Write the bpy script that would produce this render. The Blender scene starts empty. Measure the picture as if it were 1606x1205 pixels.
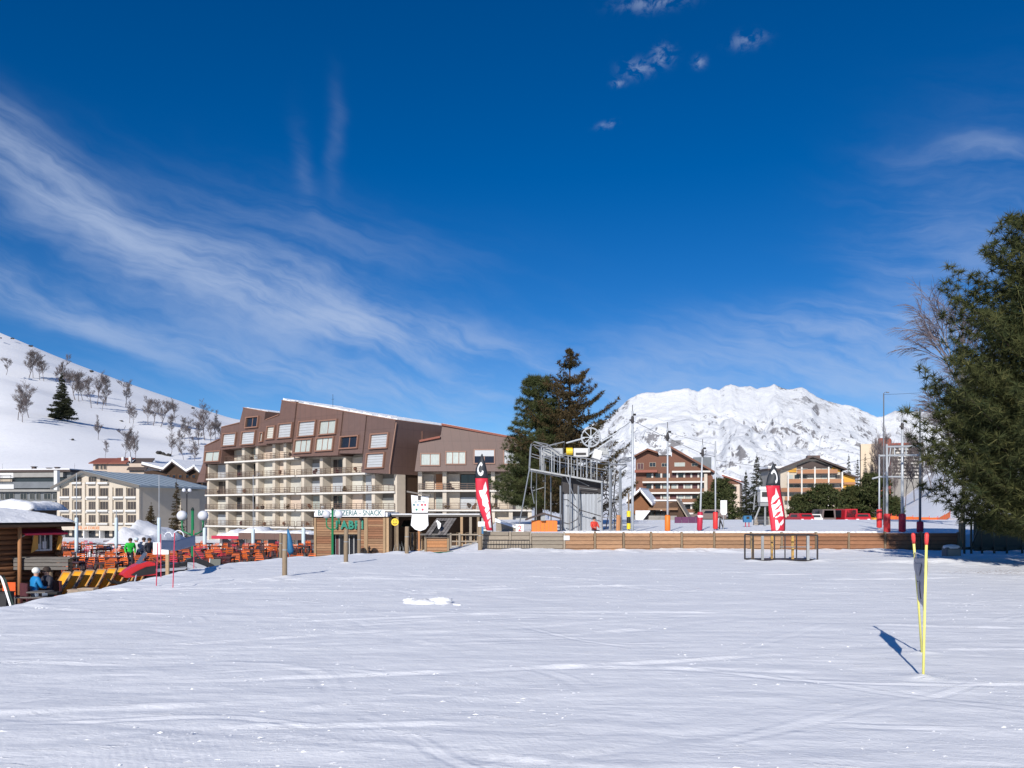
import bpy, math, random
import numpy as np
from mathutils import Vector, Matrix, Euler
R = math.radians
rnd = random.Random(11)
SC = bpy.context.scene
COL = SC.collection
# ------------------------------------------------------------------ camera
F, U0, V0, EYE = 1260.0, 803.0, 800.0, 2.0          # focal length and horizon in photo pixels, eye height
cam_d = bpy.data.cameras.new('camera'); cam = bpy.data.objects.new('camera', cam_d); COL.objects.link(cam)
cam_d.sensor_width = 36.0; cam_d.lens = 36.0 * F / 1606.0
cam_d.shift_y = (V0 - 602.5) / 1606.0
cam_d.clip_start = 0.1; cam_d.clip_end = 30000
cam.location = (0, 0, EYE); cam.rotation_euler = (R(90), 0, 0)
SC.camera = cam
# ------------------------------------------------------------------ light
SUN_EL, SUN_AZ = 27.0, 16.0                         # sun behind the camera, 16 degrees to its left
sd = Vector((math.sin(R(SUN_AZ)) * math.cos(R(SUN_EL)), math.cos(R(SUN_AZ)) * math.cos(R(SUN_EL)), -math.sin(R(SUN_EL))))
sun_d = bpy.data.lights.new('sun', 'SUN'); sun_d.energy = 4.9; sun_d.angle = R(0.53); sun_d.color = (1.0, 0.945, 0.87)
sun = bpy.data.objects.new('sun', sun_d); COL.objects.link(sun)
sun.rotation_euler = sd.to_track_quat('-Z', 'Y').to_euler(); sun.location = (-40, -120, 80)
SKY_STRENGTH = 0.10
W = bpy.data.worlds.new('World'); SC.world = W; W.use_nodes = True
SC.view_settings.view_transform = 'Standard'; SC.view_settings.look = 'None'
SC.view_settings.exposure = 0.0; SC.view_settings.gamma = 1.0; SC.view_settings.use_curve_mapping = False

class NT:
    """small node-tree writer"""
    def __init__(s, tree): s.t = tree; s.n = tree.nodes; s.l = tree.links
    def node(s, typ, **kw):
        n = s.n.new(typ)
        for k, v in kw.items():
            if k.startswith('i_'):
                key = k[2:]; sock = n.inputs[int(key)] if key.isdigit() else n.inputs[key.replace('_', ' ')]
                s.put(sock, v)
            else: setattr(n, k, v)
        return n
    def put(s, sock, v):
        if isinstance(v, bpy.types.NodeSocket): s.l.new(v, sock)
        else: sock.default_value = v
    def m(s, op, a, b=0.0, c=0.0, clamp=False):
        n = s.n.new('ShaderNodeMath'); n.operation = op; n.use_clamp = clamp
        s.put(n.inputs[0], a); s.put(n.inputs[1], b)
        if op in ('MULTIPLY_ADD', 'SMOOTH_MIN', 'COMPARE'): s.put(n.inputs[2], c)
        return n.outputs[0]
    def mr(s, v, a, b, c=0.0, d=1.0, smooth=False):
        n = s.n.new('ShaderNodeMapRange'); n.interpolation_type = 'SMOOTHSTEP' if smooth else 'LINEAR'
        s.put(n.inputs[0], v); n.inputs[1].default_value = a; n.inputs[2].default_value = b
        n.inputs[3].default_value = c; n.inputs[4].default_value = d
        return n.outputs[0]
    def mix(s, f, a, b):
        n = s.n.new('ShaderNodeMix'); n.data_type = 'RGBA'
        s.put(n.inputs['Factor'], f)
        for sock, v in ((n.inputs[6], a), (n.inputs[7], b)):
            s.put(sock, v if isinstance(v, bpy.types.NodeSocket) else (*v, 1.0) if len(v) == 3 else v)
        return n.outputs[2]
    def noise(s, vec, scale, detail=4.0, rough=0.5, dist=0.0):
        n = s.n.new('ShaderNodeTexNoise'); s.put(n.inputs['Vector'], vec)
        n.inputs['Scale'].default_value = scale; n.inputs['Detail'].default_value = detail
        n.inputs['Roughness'].default_value = rough; n.inputs['Distortion'].default_value = dist
        return n.outputs[0]
    def comb(s, x, y, z):
        n = s.n.new('ShaderNodeCombineXYZ'); s.put(n.inputs[0], x); s.put(n.inputs[1], y); s.put(n.inputs[2], z); return n.outputs[0]
    def sep(s, v):
        n = s.n.new('ShaderNodeSeparateXYZ'); s.put(n.inputs[0], v); return n.outputs

def azel(u, v):
    d = Vector(((u - U0) / F, 1.0, (V0 - v) / F)).normalized()
    return math.atan2(d.x, d.y), math.asin(d.z)

def build_world():
    t = NT(W.node_tree); t.n.clear()
    out = t.node('ShaderNodeOutputWorld'); bg = t.node('ShaderNodeBackground'); bg.inputs[1].default_value = SKY_STRENGTH
    t.l.new(bg.outputs[0], out.inputs[0])
    sky = t.node('ShaderNodeTexSky'); sky.sky_type = 'NISHITA'; sky.sun_disc = False
    sky.sun_elevation = R(SUN_EL)
    sky.sun_rotation = R(180 + SUN_AZ)      # sun sits behind the camera on its left
    sky.altitude = 2600; sky.air_density = 1.0; sky.dust_density = 0.15; sky.ozone_density = 3.0
    hs = t.node('ShaderNodeHueSaturation'); hs.inputs['Saturation'].default_value = 1.38; hs.inputs['Value'].default_value = 0.98
    hs.inputs['Hue'].default_value = 0.508
    t.l.new(sky.outputs[0], hs.inputs['Color'])
    tc = t.node('ShaderNodeTexCoord'); x, y, z = t.sep(tc.outputs['Generated'])
    az = t.m('ARCTAN2', x, y); el = t.m('ARCSINE', z)
    # cirrus fibres: noise stretched along the drift of the wind, torn by a second noise
    warp = t.noise(t.comb(t.m('MULTIPLY', az, 5.0), t.m('MULTIPLY', el, 8.0), 3.3), 1.0, 4, .55)
    wv = t.m('MULTIPLY', t.m('SUBTRACT', warp, .5), 0.075)
    el2 = t.m('ADD', el, wv); az2 = t.m('ADD', az, t.m('MULTIPLY', wv, .8))
    ca, sa = math.cos(R(-17)), math.sin(R(-17))
    p = t.m('ADD', t.m('MULTIPLY', az2, ca), t.m('MULTIPLY', el2, sa))
    q = t.m('SUBTRACT', t.m('MULTIPLY', el2, ca), t.m('MULTIPLY', az2, sa))
    fib = t.noise(t.comb(t.m('MULTIPLY', p, 5.0), t.m('MULTIPLY', q, 34.0), 0.0), 1.0, 9, .62, .12)
    soft = t.noise(t.comb(t.m('MULTIPLY', p, 6.0), t.m('MULTIPLY', q, 15.0), 7.7), 1.0, 8, .58, .1)
    tex = t.mr(t.m('ADD', t.m('MULTIPLY', fib, .55), t.m('MULTIPLY', soft, .45)), .37, .66, 0, 1, True)
    curds = t.mr(t.noise(t.comb(t.m('MULTIPLY', az, 60.0), t.m('MULTIPLY', el, 80.0), 1.0), 1.0, 6, .62, .4), .40, .66, 0, 1, True)
    def blob(u, v, a, b, ang, w, warped=True):
        a0, e0 = azel(u, v); k = 1.0 / F
        A, E = (az2, el2) if warped else (az, el)
        dx = t.m('SUBTRACT', A, a0); dy = t.m('SUBTRACT', E, e0)
        c, s_ = math.cos(R(-ang)), math.sin(R(-ang))
        P = t.m('ADD', t.m('MULTIPLY', dx, c / (a * k)), t.m('MULTIPLY', dy, s_ / (a * k)))
        Q = t.m('ADD', t.m('MULTIPLY', dy, c / (b * k)), t.m('MULTIPLY', dx, -s_ / (b * k)))
        g = t.m('ADD', t.m('MULTIPLY', P, P), t.m('MULTIPLY', Q, Q))
        return t.m('MULTIPLY', t.m('POWER', math.e, t.m('MULTIPLY', g, -1.0)), w)
    def total(bl, warped=True):
        acc = None
        for b in bl:
            v = blob(*b, warped=warped); acc = v if acc is None else t.m('ADD', acc, v)
        return acc
    cir = total([(30, 262, 130, 34, 28, .62), (170, 350, 170, 40, 30, .55), (300, 415, 200, 40, 20, .5), (430, 470, 170, 52, 12, .8), (650, 528, 140, 24, 3, 1.05), (540, 505, 120, 34, 8, .55),
                 (230, 440, 260, 70, 20, .22), (110, 480, 200, 26, 20, .6), (30, 440, 110, 24, 22, .5), (390, 560, 150, 18, 14, .5), (640, 612, 330, 40, 2, .62), (1330, 525, 210, 36, 4, .8),
                 (1500, 430, 120, 130, 0, .42), (1545, 245, 90, 10, 14, .34), (1010, 590, 320, 40, 3, .6), (520, 230, 12, 60, 0, .12),
                 (472, 275, 12, 50, -12, .12), (1480, 590, 240, 40, 0, .5), (480, 370, 260, 50, 10, .2)])
    puffs = total([(1000, 108, 21, 9, 0, .8), (1040, 87, 14, 10, 0, .9), (1172, 63, 21, 8, 0, .6), (1097, 98, 8, 6, 0, .8),
                   (1025, 4, 42, 8, 0, .7), (970, 131, 9, 4, 0, .8), (952, 196, 13, 4, -8, .6)], warped=False)
    # the rest of the sky goes on with the same thin cirrus
    infront = t.mr(t.m('ABSOLUTE', az), .66, .85, 0, 1, True)
    rest = t.m('MULTIPLY', t.m('MULTIPLY', infront, t.mr(t.noise(t.comb(p, q, 2.0), 2.2, 3, .5), .45, .75, 0, .7, True)), t.mr(el, 0.0, .6, .8, .15))
    base = t.m('ADD', t.m('MULTIPLY', t.m('ADD', cir, rest), t.m('ADD', t.m('MULTIPLY', tex, .86), .12)), t.m('MULTIPLY', puffs, t.m('MULTIPLY', curds, .6)))
    dens = t.m('MULTIPLY', t.m('SUBTRACT', 1.0, t.m('POWER', math.e, t.m('MULTIPLY', base, -1.15))), .88)   # thick cloud saturates softly
    dens = t.m('MULTIPLY', dens, t.mr(el, -.02, .01))
    k = 1.0 / SKY_STRENGTH
    cl = t.mix(dens, hs.outputs[0], (.50 * k, .60 * k, .80 * k))
    t.l.new(cl, bg.inputs[0])
build_world()

# ------------------------------------------------------------------ numeric noise
def _hash(ix, iy, seed):
    n = (ix.astype(np.int64) * 374761393 + iy.astype(np.int64) * 668265263 + seed * 144269) & 0x7fffffff
    n = ((n ^ (n >> 13)) * 1274126177) & 0x7fffffff
    return ((n ^ (n >> 16)) & 0xffff) / 65535.0
def vnoise(x, y, seed=0):
    x = np.asarray(x, float); y = np.asarray(y, float)
    ix, iy = np.floor(x), np.floor(y); fx, fy = x - ix, y - iy
    fx = fx * fx * fx * (fx * (fx * 6 - 15) + 10); fy = fy * fy * fy * (fy * (fy * 6 - 15) + 10)
    a = _hash(ix, iy, seed); b = _hash(ix + 1, iy, seed); c = _hash(ix, iy + 1, seed); d = _hash(ix + 1, iy + 1, seed)
    return (a + (b - a) * fx) * (1 - fy) + (c + (d - c) * fx) * fy
def fbm(x, y, seed=0, oct=5, ridged=False, gain=.5):
    s = 0.0; amp = 1.0; tot = 0.0
    for k in range(oct):
        v = vnoise(x, y, seed + k * 17)
        if ridged: v = 1 - np.abs(2 * v - 1)
        s = s + v * amp; tot += amp; amp *= gain
        x, y = x * 2.03 + 11.3, y * 2.03 - 7.1
    return s / tot
def sstep(a, b, x):
    t = np.clip((np.asarray(x, float) - a) / (b - a), 0, 1); return t * t * (3 - 2 * t)

# ------------------------------------------------------------------ terrain heights
BANK = np.array([(-9.6, -30), (-10.2, 5), (-10.7, 16.8), (-10.55, 21.9), (-10.9, 27), (-10.5, 31.5), (-9.3, 35), (-6.5, 37.2), (-3.6, 38.6), (-1.7, 40.2), (-1.7, 70)])
def bank_dist(X, Y):
    """signed distance to the edge of the ski field; positive on the terrace side (left / behind)"""
    X = np.asarray(X, float); Y = np.asarray(Y, float); best = np.full(np.broadcast(X, Y).shape, 1e9); sgn = np.zeros_like(best)
    for (ax, ay), (bx, by) in zip(BANK[:-1], BANK[1:]):
        dx, dy = bx - ax, by - ay; L2 = dx * dx + dy * dy
        t = np.clip(((X - ax) * dx + (Y - ay) * dy) / L2, 0, 1)
        ex, ey = X - (ax + t * dx), Y - (ay + t * dy); d = np.hypot(ex, ey); s = -(dx * ey - dy * ex) * -1
        m = d < best; best = np.where(m, d, best); sgn = np.where(m, np.sign(s), sgn)
    return best * sgn
RIDGE_L = np.array([(-2.2, 330), (-1.2, 330), (-.64, 286), (-.597, 262), (-.557, 243), (-.517, 222), (-.48, 206), (-.45, 193), (-.4, 172), (-.364, 153), (-.30, 140), (-.22, 105), (-.12, 60), (-.02, 25), (.05, 0)])
FENCE_Y = 40.0
def ground(X, Y):
    X = np.asarray(X, float); Y = np.asarray(Y, float)
    d = bank_dist(X, Y)
    drop = -1.3 + 0.95 * sstep(-9.5, -4.0, X)
    zt = drop * sstep(0.0, 2.3, d) - .05 * sstep(-2.5, 0, d)
    far = np.clip(Y - 60, 0, None)
    zt = zt - 2.0 * sstep(60, 115, Y) * sstep(2, -6, X)
    # shelf behind the plank fence, then it dips towards the car park and chalets
    shelf = .78 * sstep(40.12, 40.5, Y) + .22 * sstep(45, 80, Y) - 3.0 * sstep(82, 128, Y)
    side = sstep(-1.62, -1.42, X)
    z = np.where(Y > 40.0, np.where(d > 0, zt, 0) * (1 - side) + shelf * side, zt)
    # valley slope on the right
    a = X / np.maximum(Y, 1)
    z = z + sstep(.44, .56, a) * np.clip(Y - 95, 0, 420) * .085 * sstep(90, 130, Y)
    # gentle roll of the foreground
    z = z + .05 * (fbm(X * .12, Y * .12, 3, 3) - .5) * sstep(2, 8, Y) * (Y < 60)
    # hillside on the left
    rv = np.interp(a, RIDGE_L[:, 0], RIDGE_L[:, 1]) / F
    YR = 620.0
    tt = (Y - 185) / (YR - 185)
    up = np.clip(tt, 0, 1); prof = 1.06 * up - .06 * up * up
    zr = rv * YR + 2
    hill = np.where(Y > 185, (rv * np.maximum(np.minimum(Y, YR + 45), YR) + 2) * prof, 0) - np.clip(Y - YR - 45, 0, None) * .3
    rough = (fbm(X / 60., Y / 60., 21, 5) - .5) * 9 * np.clip(tt * 4, 0, 1) * np.clip((1.02 - tt) * 5, 0.05, 1)
    hill = hill + np.where(zr > 10, rough, 0)
    z = np.where((Y > 185) & (a < .05), np.maximum(z, z + hill * (zr > 3)), z)
    z = np.where(Y > 800, np.maximum(z, -4.0) * 0 - 4.0, z)
    return z
def gz(x, y): return float(ground(np.array([x]), np.array([y]))[0])
def P(u, v, Y): return Vector(((u - U0) / F * Y, Y, EYE - (v - V0) / F * Y))
def hit(u, v, y0=100.0, y1=700.0):
    ys = np.linspace(y0, y1, 1800); xs = (u - U0) / F * ys; zs = EYE - (v - V0) / F * ys
    k = np.argmax(ground(xs, ys) >= zs)
    return Vector((xs[k], ys[k], float(ground(xs[k:k+1], ys[k:k+1])[0])))

# ------------------------------------------------------------------ materials
MATS = {}
def lin(h):
    c = [int(h[i:i + 2], 16) / 255 for i in (0, 2, 4)]
    return tuple(x / 12.92 if x <= .04045 else ((x + .055) / 1.055) ** 2.4 for x in c)
def mat(name, col, rough=.7, var=.12, scale=6.0, bump=0.0, bscale=30.0, metal=0.0, stretch=(1, 1, 1), spec=.5, alpha=1.0, emit=None, trans=0.0, col2=None, detail=5):
    if name in MATS: return MATS[name]
    m = bpy.data.materials.new(name); m.use_nodes = True; t = NT(m.node_tree)
    b = t.n['Principled BSDF']; b.inputs['Roughness'].default_value = rough; b.inputs['Metallic'].default_value = metal
    b.inputs['Specular IOR Level'].default_value = spec
    tc = t.node('ShaderNodeTexCoord'); mp = t.node('ShaderNodeMapping'); t.l.new(tc.outputs['Object'], mp.inputs[0]); mp.inputs['Scale'].default_value = stretch
    oi = t.node('ShaderNodeObjectInfo')
    loc = t.node('ShaderNodeVectorMath', operation='ADD'); t.l.new(mp.outputs[0], loc.inputs[0])
    sc = t.node('ShaderNodeVectorMath', operation='SCALE'); sc.inputs[3].default_value = 37.0
    t.l.new(oi.outputs['Random'], sc.inputs[0]); t.l.new(sc.outputs[0], loc.inputs[1])
    vec = loc.outputs[0]
    nz = t.noise(vec, scale, detail, .6)
    c2 = col2 if col2 else tuple(c * .45 for c in col)
    if col2: f = t.mr(nz, .35, .65, 0, 1)
    else: f = t.mr(nz, .3, .75, 0, min(1, var * 2.2))
    rv = t.mr(oi.outputs['Random'], 0, 1, 1 - var * .7, 1 + var * .7)
    mixed = t.mix(f, col, c2)
    vm = t.node('ShaderNodeVectorMath', operation='SCALE'); t.l.new(mixed, vm.inputs[0]); t.l.new(rv, vm.inputs[3])
    t.l.new(vm.outputs[0], b.inputs['Base Color'])
    if bump:
        bn = t.node('ShaderNodeBump'); bn.inputs['Strength'].default_value = bump; bn.inputs['Distance'].default_value = .02
        t.l.new(t.noise(vec, bscale, 5, .6), bn.inputs['Height']); t.l.new(bn.outputs[0], b.inputs['Normal'])
    if trans: b.inputs['Transmission Weight'].default_value = trans
    if alpha < 1: b.inputs['Alpha'].default_value = alpha
    if emit: b.inputs['Emission Color'].default_value = (*emit, 1); b.inputs['Emission Strength'].default_value = 1
    MATS[name] = m; return m

def add_joints(name, sx, sz, w=.035, dark=.55):
    """fine joints between cladding sheets: thin darker grooves with relief"""
    m = MATS[name]; t = NT(m.node_tree); b = t.n['Principled BSDF']; o = t.node('ShaderNodeTexCoord').outputs['Object']; x, y, z = t.sep(o)
    def line(v, p): return t.mr(t.m('ABSOLUTE', t.m('SUBTRACT', t.m('FRACT', t.m('MULTIPLY', v, 1 / p)), .5)), 0, w / p, 1, 0)
    g = t.m('MAXIMUM', line(t.m('ADD', x, y), sx), line(z, sz)); src = b.inputs['Base Color'].links[0].from_socket
    streaks = t.mr(t.noise(t.comb(t.m('MULTIPLY', t.m('ADD', x, y), 1.4), 0.0, t.m('MULTIPLY', z, .12)), 1.0, 5, .65), .45, .72, 0, .35)
    c = t.mix(streaks, src, (.10, .07, .062)); c = t.mix(t.m('MULTIPLY', g, dark), c, (.03, .02, .018)); t.l.new(c, b.inputs['Base Color'])

def snow_material():
    m = bpy.data.materials.new('snow'); m.use_nodes = True; t = NT(m.node_tree); b = t.n['Principled BSDF']
    b.inputs['Roughness'].default_value = .62; b.inputs['Specular IOR Level'].default_value = .25
    tc = t.node('ShaderNodeTexCoord'); o = tc.outputs['Object']; x, y, z = t.sep(o)
    big = t.noise(o, .22, 4, .55); med = t.noise(o, 1.3, 5, .6)
    # skier-scraped streaks run across the slope
    sx = t.comb(t.m('MULTIPLY', t.m('ADD', x, t.m('MULTIPLY', y, .12)), .8), t.m('MULTIPLY', y, 3.2), 0.0)
    st = t.noise(sx, 1.0, 7, .66, .5)
    sx2 = t.comb(t.m('MULTIPLY', t.m('SUBTRACT', x, t.m('MULTIPLY', y, .35)), .3), t.m('MULTIPLY', t.m('ADD', y, t.m('MULTIPLY', x, .22)), 5.5), 4.0)
    st2 = t.noise(sx2, 1.0, 7, .62, .4)
    streak = t.m('ADD', t.m('MULTIPLY', st, .6), t.m('MULTIPLY', st2, .4))
    icy = t.mr(streak, .36, .64, 0, 1, True)
    col = t.mix(icy, (.81, .825, .855), (.94, .945, .955))
    # scraped crumbs of loose white snow, drawn out along the direction of travel
    cr = t.noise(t.comb(t.m('MULTIPLY', t.m('ADD', x, t.m('MULTIPLY', y, .15)), 1.6), t.m('MULTIPLY', y, 8.0), 2.0), 1.0, 6, .7, .6)
    patchy = t.mr(t.noise(o, .5, 3, .5), .42, .60, .15, 1, True)
    crumbs = t.m('MULTIPLY', t.mr(cr, .555, .635, 0, 1, True), patchy)
    col = t.mix(crumbs, col, (.985, .985, .985))
    scr = t.noise(t.comb(t.m('MULTIPLY', t.m('SUBTRACT', x, t.m('MULTIPLY', y, .5)), 1.0), t.m('MULTIPLY', t.m('ADD', y, t.m('MULTIPLY', x, .28)), 7.0), 6.0), 1.0, 6, .7, .5)
    scrape = t.m('MULTIPLY', t.mr(scr, .60, .70, 0, 1, True), t.mr(t.noise(o, .31, 2, .5), .5, .6, 0, 1, True))
    col = t.mix(t.m('MULTIPLY', scrape, .55), col, (.70, .73, .79))
    dirt = t.m('MULTIPLY', t.mr(big, .52, .75, 0, 1, True), .10)
    col = t.mix(dirt, col, (.55, .55, .56))
    # needles and twigs dropped under the big pine
    dx = t.m('DIVIDE', t.m('SUBTRACT', x, 16.8), 3.6); dy = t.m('DIVIDE', t.m('SUBTRACT', y, 25.8), 1.6)
    r2 = t.m('ADD', t.m('MULTIPLY', dx, dx), t.m('MULTIPLY', dy, dy))
    lit = t.m('MULTIPLY', t.mr(r2, 0, 1, 1, 0), t.mr(t.noise(o, 9.0, 6, .7), .5, .6, 0, 1))
    col = t.mix(t.m('MULTIPLY', lit, .7), col, (.22, .12, .05))
    t.l.new(col, b.inputs['Base Color'])
    # relief: streaks, groomer corduroy, ski tracks and clods
    cord_mask = t.mr(t.noise(o, .55, 2, .5), .52, .62, 0, 1, True)
    cord_mask = t.m('MULTIPLY', cord_mask, t.mr(y, 13, 9, 0, 1, True))
    cord = t.m('SINE', t.m('MULTIPLY', t.m('ADD', x, t.m('MULTIPLY', y, .55)), 88.0))
    h = t.m('MULTIPLY', cord, t.m('MULTIPLY', cord_mask, .0006))
    def tracks(ax, ay, freq, seed, depth):
        c = t.m('ADD', t.m('ADD', t.m('MULTIPLY', x, ax), t.m('MULTIPLY', y, ay)), t.m('MULTIPLY', t.noise(o, .11, 2, .4), 9.0))
        f = t.m('FRACT', t.m('MULTIPLY', c, freq))
        g = t.m('SUBTRACT', t.mr(t.m('ABSOLUTE', t.m('SUBTRACT', f, .5)), 0, .035, 1, 0, True), t.mr(t.m('ABSOLUTE', t.m('SUBTRACT', f, .56)), 0, .03, .8, 0, True))
        msk = t.mr(t.noise(t.comb(x, y, seed), .35, 2, .5), .5, .6, 0, 1, True)
        return t.m('MULTIPLY', t.m('MULTIPLY', g, msk), -depth)
    h = t.m('ADD', h, tracks(.25, 1.0, .42, 1.0, .012))
    h = t.m('ADD', h, tracks(.8, .6, .33, 5.0, .010))
    h = t.m('ADD', h, tracks(-.6, .8, .38, 9.0, .010))
    h = t.m('ADD', h, t.m('MULTIPLY', streak, .045))
    h = t.m('ADD', h, t.m('MULTIPLY', t.mr(cr, .56, .70, 0, 1, True), t.m('MULTIPLY', patchy, .016)))
    h = t.m('SUBTRACT', h, t.m('MULTIPLY', scrape, .010))
    h = t.m('ADD', h, t.m('MULTIPLY', med, .07))
    h = t.m('ADD', h, t.m('MULTIPLY', t.noise(o, 26.0, 4, .65), .006))
    bn = t.node('ShaderNodeBump'); bn.inputs['Strength'].default_value = .55; bn.inputs['Distance'].default_value = 1.0
    t.l.new(h, bn.inputs['Height']); t.l.new(bn.outputs[0], b.inputs['Normal'])
    return m
MATS['snow'] = snow_material()
def fresh_snow():
    m = bpy.data.materials.new('piled_snow'); m.use_nodes = True; t = NT(m.node_tree); b = t.n['Principled BSDF']
    b.inputs['Roughness'].default_value = .65; b.inputs['Specular IOR Level'].default_value = .25
    o = t.node('ShaderNodeTexCoord').outputs['Object']
    t.l.new(t.mix(t.mr(t.noise(o, 1.2, 5, .6), .35, .7), (.87, .88, .895), (.77, .78, .81)), b.inputs['Base Color'])
    bn = t.node('ShaderNodeBump'); bn.inputs['Strength'].default_value = .5; bn.inputs['Distance'].default_value = .15
    t.l.new(t.noise(o, 3.0, 6, .6), bn.inputs['Height']); t.l.new(bn.outputs[0], b.inputs['Normal'])
    return m
MATS['piled'] = fresh_snow()
def mountain_material():
    m = bpy.data.materials.new('mountain_snow_and_rock'); m.use_nodes = True; t = NT(m.node_tree); b = t.n['Principled BSDF']
    b.inputs['Roughness'].default_value = .8; b.inputs['Specular IOR Level'].default_value = .1
    o = t.node('ShaderNodeTexCoord').outputs['Object']; x, y, z = t.sep(o)
    g = t.node('ShaderNodeNewGeometry'); nx, ny, nz = t.sep(g.outputs['Normal'])
    steep = t.mr(nz, .86, .62, 0, 1, True)
    n1 = t.noise(o, .009, 10, .76); n2 = t.noise(o, .03, 7, .72); n3 = t.noise(o, .0022, 3, .5)
    rock = t.m('MULTIPLY', t.mr(n1, .515, .55, 0, 1, True), t.m('MAXIMUM', t.mr(steep, .2, .7, .0, 1), t.m('MULTIPLY', t.mr(z, 480, 600), t.mr(x, 1150, 1400))))
    # scrub and outcrops speckle the lower flank
    low = t.m('MULTIPLY', t.mr(z, 430, 60, 0, 1, True), t.mr(n3, .42, .58, .15, 1, True))
    scrub = t.m('MULTIPLY', t.mr(n2, .56, .63, 0, 1, True), low)
    f = t.m('MINIMUM', t.m('ADD', rock, t.m('MULTIPLY', scrub, .8)), 1.0)
    col = t.mix(t.m('MULTIPLY', f, .85), (.66, .68, .71), (.12, .112, .12))
    t.l.new(col, b.inputs['Base Color'])
    bn = t.node('ShaderNodeBump'); bn.inputs['Strength'].default_value = .55; bn.inputs['Distance'].default_value = 22.0
    t.l.new(t.noise(o, .016, 7, .62), bn.inputs['Height']); t.l.new(bn.outputs[0], b.inputs['Normal'])
    return m
MATS['mountain'] = mountain_material()

WOODS = dict(stretch=(1.2, 9, 9), scale=3.0, bump=.4, bscale=8.0, rough=.8)
mat('log', (.21, .088, .036), var=.25, **WOODS)
mat('log_dark', (.06, .032, .018), var=.25, **WOODS)
mat('plank', (.37, .21, .115), var=.28, **WOODS)
mat('plank_red', (.31, .145, .075), var=.28, **WOODS)
mat('plank_grey', (.32, .27, .21), var=.22, **WOODS)
mat('pale_wood', (.42, .28, .16), var=.2, **WOODS)
mat('post_wood', (.27, .20, .13), var=.25, stretch=(9, 9, 1.2), scale=3, bump=.4, bscale=8, rough=.85)
mat('orange_post', (.45, .21, .09), var=.2, stretch=(9, 9, 1.2), scale=3, bump=.4, bscale=8, rough=.85)
mat('grey_wood', (.17, .155, .14), var=.3, **WOODS)
mat('brown_clad', (.140, .079, .062), var=.1, scale=1.2, rough=.6, bump=.15, bscale=3)
mat('brown_clad2', (.132, .080, .067), var=.1, scale=1.2, rough=.6, bump=.15, bscale=3)
mat('brown_trim', (.24, .125, .085), var=.1, rough=.6)
add_joints('brown_clad', 1.25, 2.8); add_joints('brown_clad2', 1.25, 2.8)
mat('roof_red', (.27, .085, .055), var=.15, rough=.7)
mat('cream', (.54, .475, .39), var=.10, scale=.8, rough=.9, bump=.1, bscale=14)
mat('cream_pink', (.58, .47, .38), var=.10, scale=.8, rough=.9)
mat('cream_dark', (.47, .40, .31), var=.12, scale=.8, rough=.9)
mat('slab', (.64, .61, .56), var=.1, rough=.85)
mat('white_paint', (.62, .62, .61), var=.07, rough=.55)
mat('shutter', (.44, .46, .48), var=.08, scale=1.0, rough=.55)
mat('shutter_warm', (.54, .52, .46), var=.1, scale=1.0, rough=.6)
mat('curtain', (.42, .46, .43), var=.25, stretch=(14, 14, .6), scale=1.0, rough=.7)
mat('glass', (.022, .026, .034), rough=.08, var=.2, scale=.7, spec=.6)
mat('glass_brown', (.075, .06, .055), rough=.2, var=.35, scale=.9, spec=.5)
mat('dark', (.018, .017, .018), rough=.7, var=.2)
mat('recess', (.20, .18, .16), rough=.9, var=.2)
mat('rail_brown', (.11, .065, .045), rough=.6, var=.15)
mat('balcony_wood', (.21, .095, .05), rough=.75, var=.22, **{k: v for k, v in WOODS.items() if k != 'rough'})
mat('balcony_light', (.36, .17, .085), rough=.75, var=.22, **{k: v for k, v in WOODS.items() if k != 'rough'})
mat('chalet_wall', (.185, .078, .048), var=.2, **WOODS)
mat('ochre', (.62, .33, .05), var=.12, scale=1, rough=.85)
mat('metal_roof', (.34, .40, .44), var=.12, scale=.5, rough=.45, metal=.25)
mat('roof_dark', (.075, .055, .05), var=.2, rough=.8)
mat('steel', (.44, .45, .46), var=.15, scale=3, rough=.42, metal=.75)
mat('steel_dull', (.36, .37, .37), var=.2, scale=3, rough=.55, metal=.4)
mat('corrugated', (.40, .42, .45), var=.22, stretch=(1, 1, .3), scale=1.5, rough=.5, metal=.5)
mat('dark_metal', (.045, .04, .042), rough=.55, var=.25, metal=.3)
mat('rust_yellow', (.55, .33, .06), rough=.6, var=.3, col2=(.20, .13, .08))
mat('pole_grey', (.50, .53, .56), rough=.5, var=.1, metal=.2)
mat('pole_dark', (.17, .18, .20), rough=.5, var=.1, metal=.2)
mat('pad_red', (.66, .035, .035), rough=.55, var=.1)
mat('pad_crimson', (.50, .02, .055), rough=.55, var=.1)
mat('pad_orange', (.80, .20, .02), rough=.55, var=.1)
mat('yellow_pad', (.78, .60, .03), rough=.5, var=.1)
mat('flag_red', (.62, .022, .05), rough=.6, var=.06)
mat('flag_dark', (.025, .03, .04), rough=.6, var=.1)
mat('white_print', (.82, .82, .82), rough=.6, var=.03)
mat('orange_plastic', (.70, .105, .018), rough=.4, var=.18)
mat('orange_light', (.78, .15, .025), rough=.45, var=.2)
mat('deck_yellow', (.82, .36, .02), rough=.55, var=.12)
mat('maroon', (.085, .022, .028), rough=.6, var=.2)
mat('green_paint', (.016, .19, .075), rough=.4, var=.08)
mat('green_dark', (.006, .022, .016), rough=.5, var=.1)
mat('green_sign', (.012, .22, .15), rough=.4, var=.08)
mat('teal_print', (.06, .17, .18), rough=.6, var=.03)
mat('orange_print', (.62, .20, .05), rough=.6, var=.03)
mat('globe', (.70, .71, .76), rough=.3, var=.04)
mat('sleeve', (.60, .72, .78), rough=.5, var=.05)
mat('red_pole', (.55, .05, .09), rough=.45, var=.06)
mat('yellow_pole', (.80, .74, .20), rough=.45, var=.06)
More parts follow.
